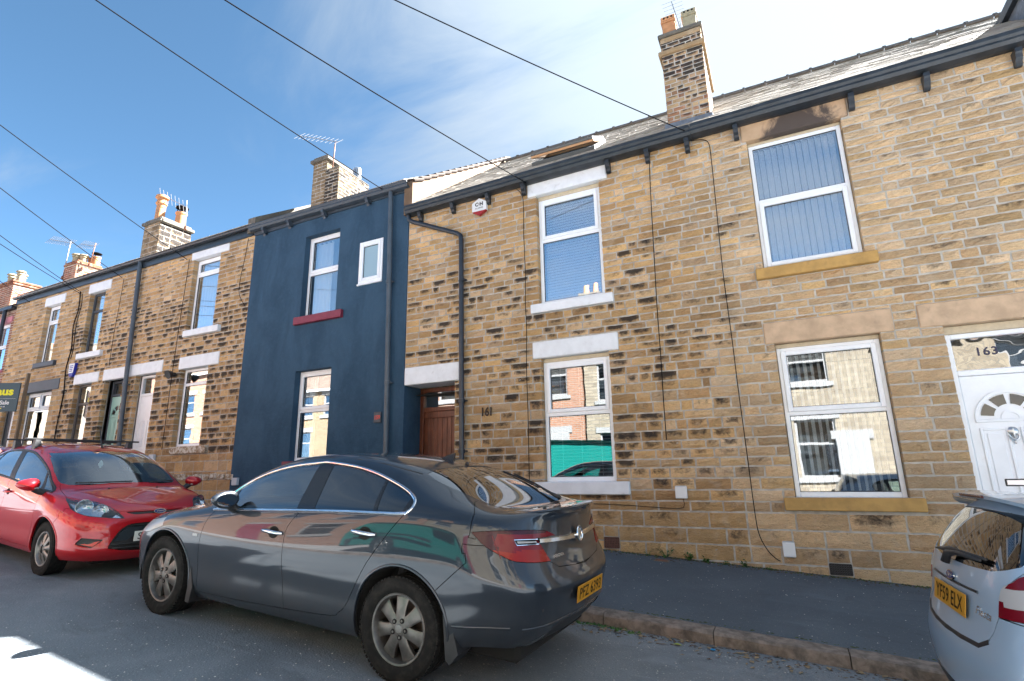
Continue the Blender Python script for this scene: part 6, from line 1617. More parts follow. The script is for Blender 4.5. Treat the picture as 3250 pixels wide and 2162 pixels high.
    for mir in (None, 'right'):
        s = 1 if mir is None else -1
        for nm, pt, hx, hz in (('front_door', 'door_f', -.03, .846), ('rear_door', 'door_r', -.90, .90)):
            d = O(nm, pt, c, PT, mir); k = MB(); p, n = sh.hit('side', hx-.005, hz, s); M = skin_frame(p, n, (1, 0, 0)); oval_disc(k, M @ Matrix.Translation((0, 0, -.008)), .052, .040, M_LINER, .0085); a, n1_ = sh.hit('side', hx+.10, hz, s); b, n2_ = sh.hit('side', hx-.10, hz+.002, s)
            k.tube([a+n1_*.004, a.lerp(b, .12)+n*.026, a.lerp(b, .5)+n*.030, a.lerp(b, .88)+n*.026, b+n2_*.004], [.010, .014, .0155, .014, .010], PT, 10); k.obj('handle', d, world=False, smooth=R(50))
        for nm, pt in (('front_window', 'glass_f'), ('quarter_light', 'glass_q'), ('rear_window', 'glass_r'), ('rear_quarter_window', 'glass_c')): O(nm, pt, c, G_CLEAR if pt in ('glass_f', 'glass_q', 'glass_r') else G_REAR, mir, gap=-.002, flange=0, offset=-.004)
        O('window_frame', 'dlo', c, M_PLAST, mir, gap=0, flange=.01, offset=-.001)
        k = MB(); sh.strip(k, 'side', [p for p in P][1:], .020, .005, M_PLAST, .0, s); sh.strip(k, 'side', [(-1.10, 1.074)]+belt+[(1.09, .901)], .020, .006, M_PLAST, 0, s); k.obj('window_seal', c, world=False, smooth=True)
        # headlamp: dark bowl, reflectors, clear cover
        h = O('headlight', 'headlight', c, G_LAMP, mir, gap=.001, flange=0, offset=-.001)
        bowl = O('headlight_bowl', 'headlight', h, simple('headlamp_bowl', (.55, .57, .60), .22, metal=.9) if 'headlamp_bowl' not in bpy.data.materials else bpy.data.materials['headlamp_bowl'], mir, gap=.004, flange=0, offset=-.045)
        k = MB()
        for (x, y, z, r_) in ((1.700, .665, .775, .080), (1.835, .550, .735, .072), (1.930, .455, .702, .045)):
            o_ = Vector((x, y*s, z)); ax = Vector((.86, .36*s, .12)).normalized(); M = skin_frame(o_, ax, (0, 0, 1)) @ Matrix.Translation((0, 0, -.040))
            k.lathe([(r_*1.05, .034), (r_, .030), (r_*.8, .004), (r_*.35, -.014), (0, -.016)], M_CHROME, 22, M); k.lathe([(0, .022), (r_*.22, .018), (r_*.24, -.01)], L_WHITE, 12, M)
        k.obj('headlight_reflector', h, world=False, smooth=R(50), kind='stuff')
        k = MB(); x_ = [p for p in to2('fq', hl3)]; sh.strip(k, 'fq', curve_poly(x_, 3), .007, .003, M_PLAST, -.002, s, True); k.obj('headlight_seal', h, world=False)
        t = O('tail_light', 'tail_light', c, L_RED, mir, gap=.001, flange=.01, offset=.004); me = t.data; me.materials.append(L_WHITE)
        for p in me.polygons: p.material_index = 1 if .905 < p.center.z+.10*(p.center.x+1.7) < .985 else 0
        O('fog_lamp_recess', 'fog_recess', c, M_PLAST, mir, gap=0, flange=.02, offset=-.012)
        k = MB(); q = [sh.hit('front', y, z, s) for y, z in ((.712, .392), (.560, .424), (.615, .368))]; k.add([p+n*-.004 for p, n in q]+[p+n*-.02 for p, n in q], [(0, 1, 2), (0, 3, 4, 1), (1, 4, 5, 2)], PT); k.obj('fog_lamp_blank', c, world=False)
        k = MB(); arch_lip(sh, k, 1.2445, .30, .352, -.12, PI+.2, PT, s, .016, .006); k.obj('arch_lip', c, world=False, smooth=True); k = MB(); arch_lip(sh, k, -1.2445, .30, .352, -.2, PI+.12, PT, s, .016, .006); k.obj('arch_lip', c, world=False, smooth=True)
        mirror_cup(c, .93, .965, .985, s, PT, True, 1.0)
    # lower grille bars and plate panel
    k = MB()
    for z, w_ in ((.335, .44), (.375, .46), (.575, .30)):
        pts = [sh.hit('front', y, z)[0]+Vector((-.018, 0, 0)) for y in np.linspace(-w_, w_, 15)]; k.tube(pts, .009, M_PLAST, 6)
    k.obj('grille_bars', lg, world=False, smooth=True, kind='stuff')
    k = MB(); q = []
    for (y, z) in ((-.44, .41), (-.37, .52), (-.31, .555), (.31, .555), (.37, .52), (.44, .41)): p, n = sh.hit('front', y, z); q.append(p+Vector((-.008, 0, 0)))
    k.add(q+[p+Vector((-.03, 0, 0)) for p in q], [(0, 1, 2, 3, 4, 5)]+[(i, (i+1) % 6, 6+(i+1) % 6, 6+i) for i in range(6)], simple('grey_grille_panel', (.035, .045, .055), .35)); k.obj('plate_panel', lg, world=False)
    def fbadge(nm, p, n, s_, par):
        k = MB(); M = skin_frame(p, n, (0, 1 if n.x > 0 else -1, 0)); oval_disc(k, M, .0615*s_, .0265*s_, M_CHROME, .008); oval_disc(k, M @ Matrix.Translation((0, 0, .008)), .056*s_, .0215*s_, M_BADGEBLUE, .0015)
        put_text(k, 'Ford', .032*s_, M_CHROME, M @ Matrix.Translation((0, 0, .0105)), depth=.0008, shear=.25, xs=1.25); k.obj(nm, par, world=False)
    p, n = sh.hit('front', 0, .714); fbadge('badge', p+n*.002, (n+Vector((.6, 0, .0))).normalized(), 1.12, c)
    p, n = sh.hit('rear', 0, .945); fbadge('badge', p+n*.002, n, .95, tg)
    k = MB(); p, n = sh.hit('rear', -.395, .838); put_text(k, 'Fiesta', .055, M_CHROME, skin_frame(p, n, (0, -1, -.02)) @ Matrix.Translation((0, 0, .002)), depth=.002, shear=.3, xs=1.15); k.obj('model_lettering', tg, world=False)
    # tailgate garnish, bumper slot, spoiler, wiper
    k = MB(); sh.strip(k, 'rear', [(y, .918+.012*abs(y)) for y in np.linspace(-.345, .345, 15)], .012, .006, M_PLAST, .001); k.obj('tailgate_garnish', tg, world=False)
    k = MB(); sh.strip(k, 'rear', [(-.455, .728), (-.378, .690), (-.2, .683), (0, .682), (.2, .683), (.378, .690), (.455, .728)], .022, .003, M_PLAST, .0); k.obj('bumper_slot', c, world=False)
    k = MB(); n_ = 16; vs = []
    for i in range(n_+1):
        y = -.585+1.17*i/n_; dn = (abs(y)/.585)**3
        a = sh.hit('top', -1.44, min(.54, max(-.54, y)))[0]; x1_ = -1.705+.075*dn; z1_ = 1.372-.035*dn
        vs += [(a.x, y, a.z+.003), (-1.58, y, z1_+.028), (x1_, y, z1_+.006), (x1_+.004, y, z1_-.012), (-1.60, y, z1_-.030), (-1.50, y, z1_-.045)]
    k.add(vs, [(i*6+j, (i+1)*6+j, (i+1)*6+j+1, i*6+j+1) for i in range(n_) for j in range(5)]+[tuple(range(6)), tuple(n_*6+j for j in range(6))[::-1]], PT); sp_ = k.obj('roof_spoiler', c, world=False, smooth=R(45))
    k = MB(); k.bbox(-1.712, -1.69, -.17, .17, 1.362, 1.378, L_DKRED, .004); k.obj('high_brake_light', c, world=False)
    k = MB(); w1 = [sh.hit('rear', y, z)[0]+Vector((-.028, 0, 0)) for y, z in ((.03, 1.005), (.02, 1.055), (-.10, 1.072), (-.38, 1.075))]; k.tube(w1, [.022, .020, .012, .007], M_PLAST, 8); w2 = [sh.hit('rear', y, z)[0]+Vector((-.018, 0, .0)) for y, z in ((.30, 1.050), (.05, 1.075), (-.40, 1.085))]; k.tube(w2, [.006, .016, .008], M_PLAST, 6); k.obj('rear_wiper', c, world=False, smooth=True)
    for a in ((.05, .62), (.62, .60)):
        k = MB(); y0_, x_l = a; pts = [sh.hit('front', y, z)[0]+Vector((.012, 0, .012)) for y, z in ((y0_-.35 if y0_ > .3 else -.55, .992), (y0_-.1 if y0_ > .3 else -.30, .996), (y0_ if y0_ > .3 else .05, 1.004 if y0_ < .3 else .992))]; k.tube(pts, .008, M_PLAST, 6); k.obj('wiper', c, world=False, smooth=True)
    k = MB()
    for y in (.28, -.28): k.lathe([(0, .014), (.010, .010), (.014, 0)], M_PLAST, 10, skin_frame(*sh.hit('top', 1.30, y), (1, 0, 0)))
    k.obj('washer_jets', c, world=False, kind='stuff')
    for s in (1, -1):
        for x in (1.2445, -1.2445): wheel(c, x, .735*s, .292, .292, 0, .196, .195, s, 'cap', M_HUBCAP, 0, 7)
    arch_liner(c, 1.2445, .30, .355, .52, .80); arch_liner(c, -1.2445, .30, .355, .52, .80)
    liner(sh, c, ('glass_f', 'glass_r', 'glass_q', 'glass_c', 'rear_glass', 'windscreen', 'arch', 'headlight', 'lower_grille', 'fog_recess'))
    k = MB(); k.bbox(-1.65, 1.8, -.55, .55, .15, .32, M_LINER, .03); k.bbox(1.55, 1.93, -.55, .55, .28, .72, M_LINER, .03); k.obj('underbody', c, world=False)
    for y in (.36, -.36): seat(c, .10, y, .36, .48)
    seat(c, -.72, 0, .38, 1.15, True)
    k = MB(); k.bbox(.80, 1.12, -.66, .66, .66, .955, M_DASH, .06); k.obj('dashboard', c, world=False, smooth=R(60)); k = MB(); k.box(-1.65, -1.0, -.52, .52, .92, .935, M_DASH); k.box(-1.7, 1.1, -.62, .62, .325, .335, M_DASH); k.obj('parcel_shelf', c, world=False)
    steering(c, .62, -.36, .90)
    rp = sh.hit('rear', 0, .835); fp = sh.hit('front', 0, .455)
    hits = {x: sh.hit('top', x, .57)[0].z for x in (-.30, -1.0)}; ant = sh.hit('top', .237, 0)
    sh.bm.free(); return c, rp, fp, hits, ant
def copy_car(root, paint, old):
    r = root.copy(); COL.objects.link(r); cache = {}
    def mesh_of(me):
        if me is None: return None
        if old not in list(me.materials): return me
        if me not in cache:
            m2 = me.copy()
            for i, mm in enumerate(m2.materials):
                if mm == old: m2.materials[i] = paint
            cache[me] = m2
        return cache[me]
    def rec(o, par):
        for ch in list(o.children):
            n = ch.copy(); COL.objects.link(n); n.parent = par
            if n.type == 'MESH': n.data = mesh_of(n.data)
            rec(ch, n)
    rec(root, r); return r
def pose(o, T, yaw, pitch, roll):
    o.location = T; o.rotation_euler = (Matrix.Rotation(yaw, 3, 'Z') @ Matrix.Rotation(-pitch, 3, 'Y') @ Matrix.Rotation(roll, 3, 'X')).to_euler()
GREY = build_insignia((-3.869, -3.805, .280), R(-1.40), R(3.50), R(-.81))
RED, _rp, _fp, _hits, _ant = build_fiesta()
SIL = copy_car(RED, P_SILVER, P_RED); BLK = copy_car(RED, P_DARK, P_RED)
pose(RED, (-8.92, -3.596, .5713), -.0838, -.0612, 0); pose(SIL, (2.514, -4.017, -.095), .0500, -.062, 0); pose(BLK, (-13.9, -3.42, .885), 0.0, -.0612, 0)
tag(RED, 'red hatchback with black roof bars facing the grey car', 'car', 'cars parked along the kerb'); tag(SIL, 'silver hatchback cut by the right edge with yellow plate YF59 ELX', 'car', 'cars parked along the kerb'); tag(BLK, 'black car mostly hidden behind the red hatchback at the left edge', 'car', 'cars parked along the kerb')
# number plates
def xrot(p, n, sgn): return skin_frame(p, n, (0, sgn, 0))
n_ = (_rp[1]+Vector((-.4, 0, .0))).normalized(); plate(SIL, xrot(_rp[0], n_, -1) @ Matrix.Translation((0, 0, .006)), 'YF59 ELX', M_YPLATE)
plate(RED, xrot(_fp[0]+Vector((.004, 0, 0)), Vector((1, 0, 0)), 1), 'S', M_WPLATE, lead=True)
# roof bars and aerial of the red car
RK = empty('roof_rack', (0, 0, 0)); RK.parent = RED
for x in (-.30, -1.0):
    z = _hits[x]; k = MB(); k.bbox(x-.016, x+.016, -.70, .70, z+.098, z+.122, M_PLAST, .005); k.obj('cross_bar', RK, world=False)
    for s in (1, -1):
        k = MB(); y0 = .57*s
        for (a, b) in (((x-.06, x+.06), (x-.035, x+.035)),):
            vs = [(a[0], y0-.05*s, z-.02), (a[1], y0-.05*s, z-.02), (a[1], y0+.035*s, z-.045), (a[0], y0+.035*s, z-.045), (b[0], y0-.03*s, z+.10), (b[1], y0-.03*s, z+.10), (b[1], y0+.03*s, z+.10), (b[0], y0+.03*s, z+.10)]
            k.add(vs, [(0, 1, 2, 3), (4, 7, 6, 5), (0, 4, 5, 1), (1, 5, 6, 2), (2, 6, 7, 3), (3, 7, 4, 0)], M_PLAST)
        k.obj('foot', RK, world=False)
k = MB(); p = _ant[0]; k.tube([p, p+Vector((-.03, 0, .03)), p+Vector((-.20, 0, .30))], [.018, .010, .0035], M_PLAST, 8); k.obj('aerial', RED, world=False, smooth=True)
k = MB(); k.prism([(0, .06), (.022, .03), (.030, 0), (.022, -.022), (.006, -.03), (.016, -.045), (-.016, -.045), (-.006, -.03), (-.022, -.022), (-.030, 0), (-.022, .03)], .003, M_WHITEPL, frame3((.40, -.05, 1.20), (0, 1, 0), (0, 0, 1))); k.obj('air_freshener', RED, world=False)

# ================================================================== things fixed to the walls
def hexbox(name, x, z, r, label, cat):
    e = empty(name, (x, -.03, z), label, cat); k = MB(); n = 6
    hx = [(r*math.sin(PI/3*i), r*math.cos(PI/3*i)) for i in range(6)]
    M = FACE(0, 0, 0)
    k.prism(hx, .06, M_WHITEPL, M); k.obj('case', e, world=False)
    k = MB(); lo = [p for p in hx if p[1] < -r*.3]; k.prism([(-r*.80, -r*.54), (r*.80, -r*.54), (r*.0+r*.0+.0, -r*1.0)][:0] or [(-r*.868, -r*.50), (0, -r*1.004), (r*.868, -r*.50)], .063, M_REDPL, M); k.obj('red_base', e, world=False)
    k = MB(); put_text(k, 'C·H', r*.58, M_BLACK, M @ Matrix.Translation((0, r*.28, .0625)), depth=.001, bold=.004); put_text(k, 'ALARMS', r*.24, M_BLACK, M @ Matrix.Translation((0, -r*.16, .0625)), depth=.001, spacing=1.1); k.obj('lettering', e, world=False)
    return e
hexbox('alarm_box', -4.50, 6.315, .172, 'white hexagonal alarm box with red base lettered C·H under the gutter', 'alarm box')
e = empty('alarm_box', (-17.71, -.02, 4.55), 'white and blue alarm box on the stone wall further up the street', 'alarm box')
k = MB(); k.prism([(-.16, .19), (.16, .19), (.12, -.08), (.06, -.19), (-.06, -.19), (-.12, -.08)], .07, M_BLUEPL, FACE(0, 0, 0)); k.obj('case', e, world=False); k = MB(); k.prism([(-.145, .18), (.145, .18), (.108, -.09), (-.108, -.09)], .076, M_WHITEPL, FACE(0, 0, 0)); k.obj('cover', e, world=False)
k = MB()
for i in range(4): k.box(-.09+.006*i, .09-.006*i, -.079, -.077, .10-.05*i, .125-.05*i, M_BLUEPL)
k.obj('print', e, world=False)
k = MB(); M_BRONZE = simple('dark_bronze_numerals', (.022, .017, .013), .4, metal=.5)
for i, ch in enumerate('161'): put_text(k, ch, .205, M_BRONZE, FACE(-4.475+.074*i+(.0 if i == 0 else .010), -.036, 2.53), depth=.008, bold=.002, xs=.85)
o = k.obj('house_number', None); tag(o, 'dark numerals 161 on the stone wall right of the passage door', 'house number')
e = empty('house_number', (-6.72, -.03, 2.58), 'small dark plaque with red numerals 159 on the rendered wall', 'house number')
k = MB(); k.bbox(-.085, .085, -.022, 0, -.10, .10, M_GREYPAINT, .006); k.obj('plaque', e, world=False); k = MB(); put_text(k, '159', .105, simple('red_numerals', (.62, .055, .035), .5), FACE(0, -.0235, -.005), depth=.001, bold=.003, xs=.9); k.obj('numerals', e, world=False)
def box_thing(name, x0, x1, z0, z1, mt, label, cat, d=.06, slot=True, y=-.02):
    e = empty(name, ((x0+x1)/2, y, z0), label, cat); k = MB(); w = (x1-x0)/2; h = z1-z0
    k.bbox(-w, w, -d, 0, 0, h, mt, .008); k.obj('case', e, world=False)
    k = MB(); k.bbox(-w*.98, w*.98, -d-.006, -d+.002, h*.04, h*.93, mt, .005); k.obj('lid', e, world=False)
    k = MB(); k.box(-w*.9, w*.9, -d-.002, -.004, h-.004, h+.006, M_GREYPL); k.obj('hinge', e, world=False); return e
box_thing('junction_box', -1.41, -1.255, 1.15, 1.315, M_WHITEPL, 'white plastic cable box on the wall above the grey car boot', 'junction box')
box_thing('meter_box', -.155, -.015, .455, .635, M_WHITEPL, 'white plastic box low on the wall just above the pavement weeds', 'meter box')
box_thing('junction_box', -10.52, -10.36, 1.37, 1.52, M_GREYPL, 'grey box at the foot of the dark rendered wall', 'junction box', y=-.03)
box_thing('junction_box', -13.56, -13.36, 1.95, 2.09, M_GREYPL, 'grey box beside the far white door', 'junction box')
e = empty('flood_light', (-13.06, -.02, 3.98), 'black floodlight on the stone wall above the far white door', 'floodlight')
k = MB(); k.bbox(-.05, .05, -.06, 0, -.05, .05, M_PLAST, .01); k.obj('base', e, world=False); k = MB(); k.lathe([(0, -.05), (.06, -.05), (.10, .06), (.105, .07), (0, .065)], M_PLAST, 14, Matrix.Translation((.03, -.13, .0)) @ Matrix.Rotation(R(115), 4, 'X')); k.obj('head', e, world=False, smooth=R(40))
def airbrick(par, x0, x1, z0, z1, mt, nx, nz):
    k = MB(); k.bbox(x0, x1, -.004, .06, z0, z1, M_HOLE, .002); t = .012
    xs = np.linspace(x0, x1, nx+1); zs = np.linspace(z0, z1, nz+1)
    for x in xs: k.box(x-t/2, x+t/2, -.016, -.002, z0, z1, mt)
    for z in zs: k.box(x0, x1, -.0155, -.0025, z-t/2, z+t/2, mt)
    k.obj('air_brick', par)
airbrick(H1, -2.475, -2.265, .465, .605, M_GRILLE, 9, 6); airbrick(H3, .335, .565, .275, .395, M_PLAST, 9, 5)
# for sale board
BD = empty('for_sale_board', (-18.95, -.55, wall_z(-18.4)), 'dark teal estate agent board with yellow lettering and For Sale at the left edge', 'sign')
M_BOARD = simple('dark_teal_board', (.012, .055, .085), .4); M_YEL = simple('acid_yellow_print', (.70, .68, .01), .5); M_WPR = simple('white_print', (.75, .76, .78), .5)
k = MB(); k.bbox(-.04, .04, -.02, .05, -.3, 3.05, simple('sawn_post', (.16, .12, .08), .8), .006); k.obj('post', BD, world=False)
MBD = frame3((-.42, -.42, 2.35), (.86, .51, 0), (0, 0, 1))
k = MB(); k.bbox(-.56, .56, -.40, .40, -.022, .012, M_BOARD, .004, MBD); k.obj('board', BD, world=False)
k = MB(); put_text(k, 'haus', .30, M_YEL, MBD @ Matrix.Translation((.11, .155, .0135)), depth=.001, bold=.012, xs=1.12, align='CENTER'); put_text(k, 'For Sale', .155, M_WPR, MBD @ Matrix.Translation((.10, -.155, .0135)), depth=.001, bold=.002); k.box(-.5, .5, -.0, .004, .0127, .0140, M_WPR, MBD @ Matrix.Translation((0, -.045, 0)))
put_text(k, '.co.uk', .055, M_WPR, MBD @ Matrix.Translation((.20, -.26, .0135)), depth=.001); k.box(-.1, .18, -.325, -.300, .0127, .0140, M_YEL, MBD); k.obj('lettering', BD, world=False)

# ================================================================== cables
def cable(pts, r, label, name='cable', group=None, sag=0, n=24, mt=None):
    if len(pts) == 2:
        a, b = Vector(pts[0]), Vector(pts[1]); P = [a.lerp(b, i/n)-Vector((0, 0, sag*4*(i/n)*(1-i/n))) for i in range(n+1)]
    else: P = [Vector(p) for p in curve3(pts)]
    k = MB(); k.tube(P, r, mt or M_CABLE, 6); o = k.obj(name, None, smooth=True); tag(o, label, 'cable', group); return o
def curve3(pts, n=5):
    P = [Vector(p) for p in pts]; out = []
    for i in range(len(P)-1):
        a, b, c, d = P[max(i-1, 0)], P[i], P[i+1], P[min(i+2, len(P)-1)]
        for k in range(n):
            t = k/n; out.append(.5*((2*b)+(c-a)*t+(2*a-5*b+4*c-d)*t*t+(3*b-a-3*c+d)*t**3))
    return out+[P[-1]]
GW = 'cables on the house walls'; GO = 'overhead cables'
WJ = random.Random(9)
def wcable(pts, label, r=.006, y=-.042):
    P = []
    for i, (x, z) in enumerate(pts): P.append((x, y+WJ.uniform(-.004, .004), z))
    return cable(P, r, label, group=GW)
wcable([(-3.75, 6.50), (-3.66, 6.38), (-3.62, 6.18), (-3.63, 5.6), (-3.615, 4.9), (-3.63, 4.32), (-3.62, 3.9), (-3.635, 3.2), (-3.63, 2.4), (-3.635, 1.42), (-3.63, .55)], 'black cable down the stone wall just left of the white sills')
wcable([(-1.36, 6.52), (-1.38, 6.3), (-1.40, 5.8), (-1.42, 5.1), (-1.43, 4.68), (-1.45, 3.9), (-1.455, 3.2), (-1.47, 2.5), (-1.475, 1.95)], 'black cable ending half way down the wall, right of the white sills', .007)
wcable([(-.72, 6.53), (-.56, 6.50), (-.47, 6.42), (-.455, 6.2), (-.46, 5.6), (-.47, 4.9), (-.475, 4.2), (-.46, 3.3), (-.455, 2.58), (-.44, 1.7), (-.43, 1.0), (-.41, .72), (-.34, .54), (-.26, .44), (-.20, .40)], 'black cable down the wall between the two houses to the pavement')
wcable([(-1.32, 1.16), (-1.31, 1.06), (-1.38, 1.02), (-1.7, 1.03), (-2.2, 1.06), (-2.6, 1.07)], 'thin cable from the white box towards the grey car', .004)
wcable([(-18.08, 6.95), (-18.02, 6.4), (-18.12, 5.9), (-18.02, 5.2), (-18.1, 4.6), (-18.0, 3.9), (-18.06, 3.0), (-18.02, 2.2)], 'thick black cable down between the two farthest stone houses', .016)
wcable([(-17.95, 6.85), (-17.88, 6.5), (-17.98, 5.9), (-17.9, 5.2), (-17.95, 4.9)], 'short black cable beside the blue and white alarm box', .010)
wcable([(-15.9, 6.98), (-15.92, 6.2), (-15.95, 5.4), (-15.94, 4.5)], 'black cable right of the narrow house upper window', .006)
wcable([(-13.06, 6.98), (-13.05, 6.7), (-13.1, 5.6), (-13.12, 4.6), (-13.14, 3.6), (-13.15, 2.2)], 'black cable left of the flaking stone sill window', .007)
wcable([(-10.86, 7.08), (-10.92, 6.6), (-11.0, 6.1), (-10.98, 5.7), (-10.72, 5.35)], 'loose wire beside the dark rendered house', .006)
def ocable(end, ray, t, label, r=.009, sag=.05):
    d = Vector(ray).normalized(); s = CAMP+d*t; cable([tuple(end), tuple(s)], r, label, group=GO, sag=sag, n=40)
def pxray(px, py):
    """world direction through a point of the 2357 px wide picture"""
    k = 1710.01/3250*2357; return (_f*k+_R*(px-1178.5)-_U*(py-784)).normalized()
ocable((-3.52, -.13, 6.52), pxray(300, -138), 9.2, 'overhead cable reaching the gutter above the white upper lintel'); ocable((-.70, -.13, 6.60), pxray(690, -105), 9.0, 'overhead cable reaching the gutter below the brick chimney')
ocable((-6.70, -.13, 7.20), pxray(-20, -165), 10.5, 'overhead cable reaching the corner of the dark rendered house'); ocable((-13.05, -.10, 6.95), pxray(-180, 152), 14.5, 'overhead cable reaching the stone house with flaking sill')
ocable((-15.9, -.10, 6.98), pxray(-180, 292), 15.0, 'overhead cable reaching the narrow stone house'); ocable((-18.05, -.10, 6.95), pxray(-180, 405), 16, 'upper of two overhead cables reaching the farthest stone house'); ocable((-17.95, -.10, 6.85), pxray(-180, 440), 16, 'lower of two overhead cables reaching the farthest stone house'); ocable((-20.9, -.10, 7.05), pxray(-180, 505), 17, 'overhead cable at the far left reaching the end of the terrace')
# insulators
# ================================================================== aerials
def aerial(base, top, boom, ne, el, label, r=.014, mt=None):
    mt = mt or M_ALU; e = empty('tv_aerial', base, label, 'aerial', 'television aerials on the chimneys'); B = Vector(base); k = MB()
    k.tube([Vector((0, 0, 0)), Vector(top)-B], r, mt, 6); k.obj('mast', e, world=False, smooth=True)
    a, b = Vector(boom[0])-B, Vector(boom[1])-B; k = MB(); k.tube([a, b], r*.75, M_ALU, 6); k.obj('boom', e, world=False)
    d = (b-a).normalized(); w = Vector(el).normalized(); k = MB()
    for i in range(ne):
        p = a.lerp(b, i/(ne-1)); L = .16*(1+.25*i/ne) if ne > 6 else .2; k.tube([p-w*L, p+w*L], r*.42, M_ALU, 5)
    k.obj('elements', e, world=False, kind='stuff'); k = MB(); k.bbox(-.05, .05, -.03, .03, -.06, .06, M_RUST, .01, Matrix.Translation((0, 0, .03))); k.obj('bracket', e, world=False); return e
aerial((-.78, 1.3, 9.25), (-.79, 1.3, 9.95), ((-.80, 1.2, 9.72), (-.905, 1.15, 10.36)), 9, (1, .2, .2), 'upright aerial with short rungs above the brick chimney pots', .010)
aerial((-8.78, .42, 8.45), (-8.80, .48, 9.34), ((-8.72, .50, 9.345), (-10.02, .46, 9.90)), 10, (.2, .7, .75), 'long aerial on a rusty mast above the dark rendered house', .013, M_RUST)
aerial((-15.62, 1.28, 8.95), (-15.70, 1.25, 9.92), ((-15.55, 1.2, 9.62), (-16.98, 1.15, 10.42)), 8, (.3, -.4, .9), 'small aerial clamped to the sooty stone chimney', .016)
aerial((-21.45, .85, 8.25), (-21.35, .85, 9.62), ((-21.2, .85, 9.50), (-23.0, .9, 10.05)), 12, (.3, .5, .8), 'aerial on a mast beside the red brick chimney, pointing left', .018)
aerial((-20.4, 1.1, 8.6), (-20.25, 1.1, 9.40), ((-20.25, 1.1, 9.28), (-21.35, 1.15, 9.62)), 9, (.3, .5, .8), 'aerial on the right of the red brick chimney', .016, M_RUST)
# ================================================================== weeds, leaves and grit at the wall foot and kerb
rw_ = random.Random(17)
M_WEED = simple('weed_leaf', (.045, .115, .022), .55, var=.35, vscale=25); M_DEADLEAF = simple('dead_leaf', (.16, .085, .035), .8, var=.35, vscale=20); M_STRAW = simple('dry_stalks', (.30, .22, .13), .85, var=.3, vscale=20)
def leaf_cluster(mb, x, y, z, n, h, s, mt):
    for i in range(n):
        a = rw_.uniform(0, 2*PI); L = rw_.uniform(.3, 1)*h; o = Vector((x+math.cos(a)*L*.6, y+math.sin(a)*L*.4-.02, z+L*rw_.uniform(.25, 1.0))); sz = s*rw_.uniform(.6, 1.25)
        M = Matrix.Translation(o) @ Matrix.Rotation(a, 4, 'Z') @ Matrix.Rotation(rw_.uniform(-.9, .4), 4, 'Y') @ Matrix.Rotation(rw_.uniform(-.4, .4), 4, 'X')
        mb.add([M @ Vector(v) for v in ((-sz, 0, 0), (-sz*.3, -sz*.55, .1*sz), (sz, 0, -.15*sz), (-sz*.3, sz*.55, .1*sz), (0, 0, -.12*sz))], [(0, 1, 4), (1, 2, 4), (2, 3, 4), (3, 0, 4)], mt)
        mb.tube([Vector((x, y, z)), o], .0018, mt, 4, False)
def weed(x, y, n, h, s, label):
    z = pave_z(x, y); k = MB(); leaf_cluster(k, x, y, z-.005, n, h, s, M_WEED); o = k.obj('weed', None); tag(o, label, 'weed', 'weeds along the wall')
for x, n, h, s, lb in ((-1.60, 16, .17, .028, 'tall green weed against the wall near the grey car'), (-1.84, 10, .12, .015, 'small thin weed against the wall nearest the grey car boot'), (-1.30, 26, .11, .030, 'wide low weed clump at the wall foot'), (-1.08, 22, .10, .030, 'round leafy weed at the wall foot under the cable box'), (-.84, 14, .07, .024, 'low weed in the moss at the wall foot'), (-.62, 20, .10, .026, 'leafy weed left of the low white box'), (-.34, 14, .06, .022, 'tiny weed beneath the hanging cable')): weed(x, -.07, n, h, s, lb)
def litter(name, spots, mt, label, sz, flat=True):
    V = MB()
    for (x, y, z) in spots:
        a = rw_.uniform(0, PI); L = sz*rw_.uniform(.5, 1.5); w = L*rw_.uniform(.15, .55); M = Matrix.Translation((x, y, z+.004)) @ Matrix.Rotation(a, 4, 'Z') @ Matrix.Rotation(rw_.uniform(-.3, .3), 4, 'X')
        V.add([M @ Vector(v) for v in ((-L, 0, .002), (0, -w, .006), (L, 0, .001), (0, w, .004))], [(0, 1, 2, 3)], mt)
    o = V.obj(name, None); tag(o, label, kind='stuff'); return o
def moss_strip(name, x0, x1, yc, zf, mt, label, wd=.05, n=260, hgt=.018):
    V = MB()
    for i in range(n):
        x = rw_.uniform(x0, x1); y = yc-abs(rw_.gauss(0, wd)); r_ = rw_.uniform(.008, .030); h = rw_.uniform(.3, 1)*hgt; z = zf(x, y)-.003; m_ = 6; a0 = rw_.random()*6
        ring = [(x+r_*math.cos(a0+2*PI*k/m_)*rw_.uniform(.7, 1.3), y+r_*.7*math.sin(a0+2*PI*k/m_), z) for k in range(m_)]; V.add(ring+[(x, y, z+h)], [(k, (k+1) % m_, m_) for k in range(m_)], mt)
    o = V.obj(name, None); tag(o, label, kind='stuff')
moss_strip('moss', -2.6, 2.4, -.03, pave_z, M_MOSS, 'moss and silt along the wall foot', .05, 420)
moss_strip('silt', -2.6, 2.6, -.02, pave_z, M_SOIL, 'dark silt along the wall foot', .09, 520, .012)
moss_strip('silt', -2.6, 2.0, -2.755, lambda x, y: road_z(x, y), M_SOIL, 'silt in the road channel by the kerb', .12, 420, .008)
def chan(n, x0, x1, sd): return [(x, y, road_z(x, y)) for x, y in ((rw_.uniform(x0, x1), -2.77-abs(rw_.gauss(0, sd))) for _ in range(n))]
litter('leaf_litter', chan(240, -2.3, 2.3, .14), M_DEADLEAF, 'dead leaf scraps in the channel by the kerb', .014); litter('dry_stalks', chan(150, -2.0, 1.6, .16), M_STRAW, 'dry stalks swept against the kerb', .030)
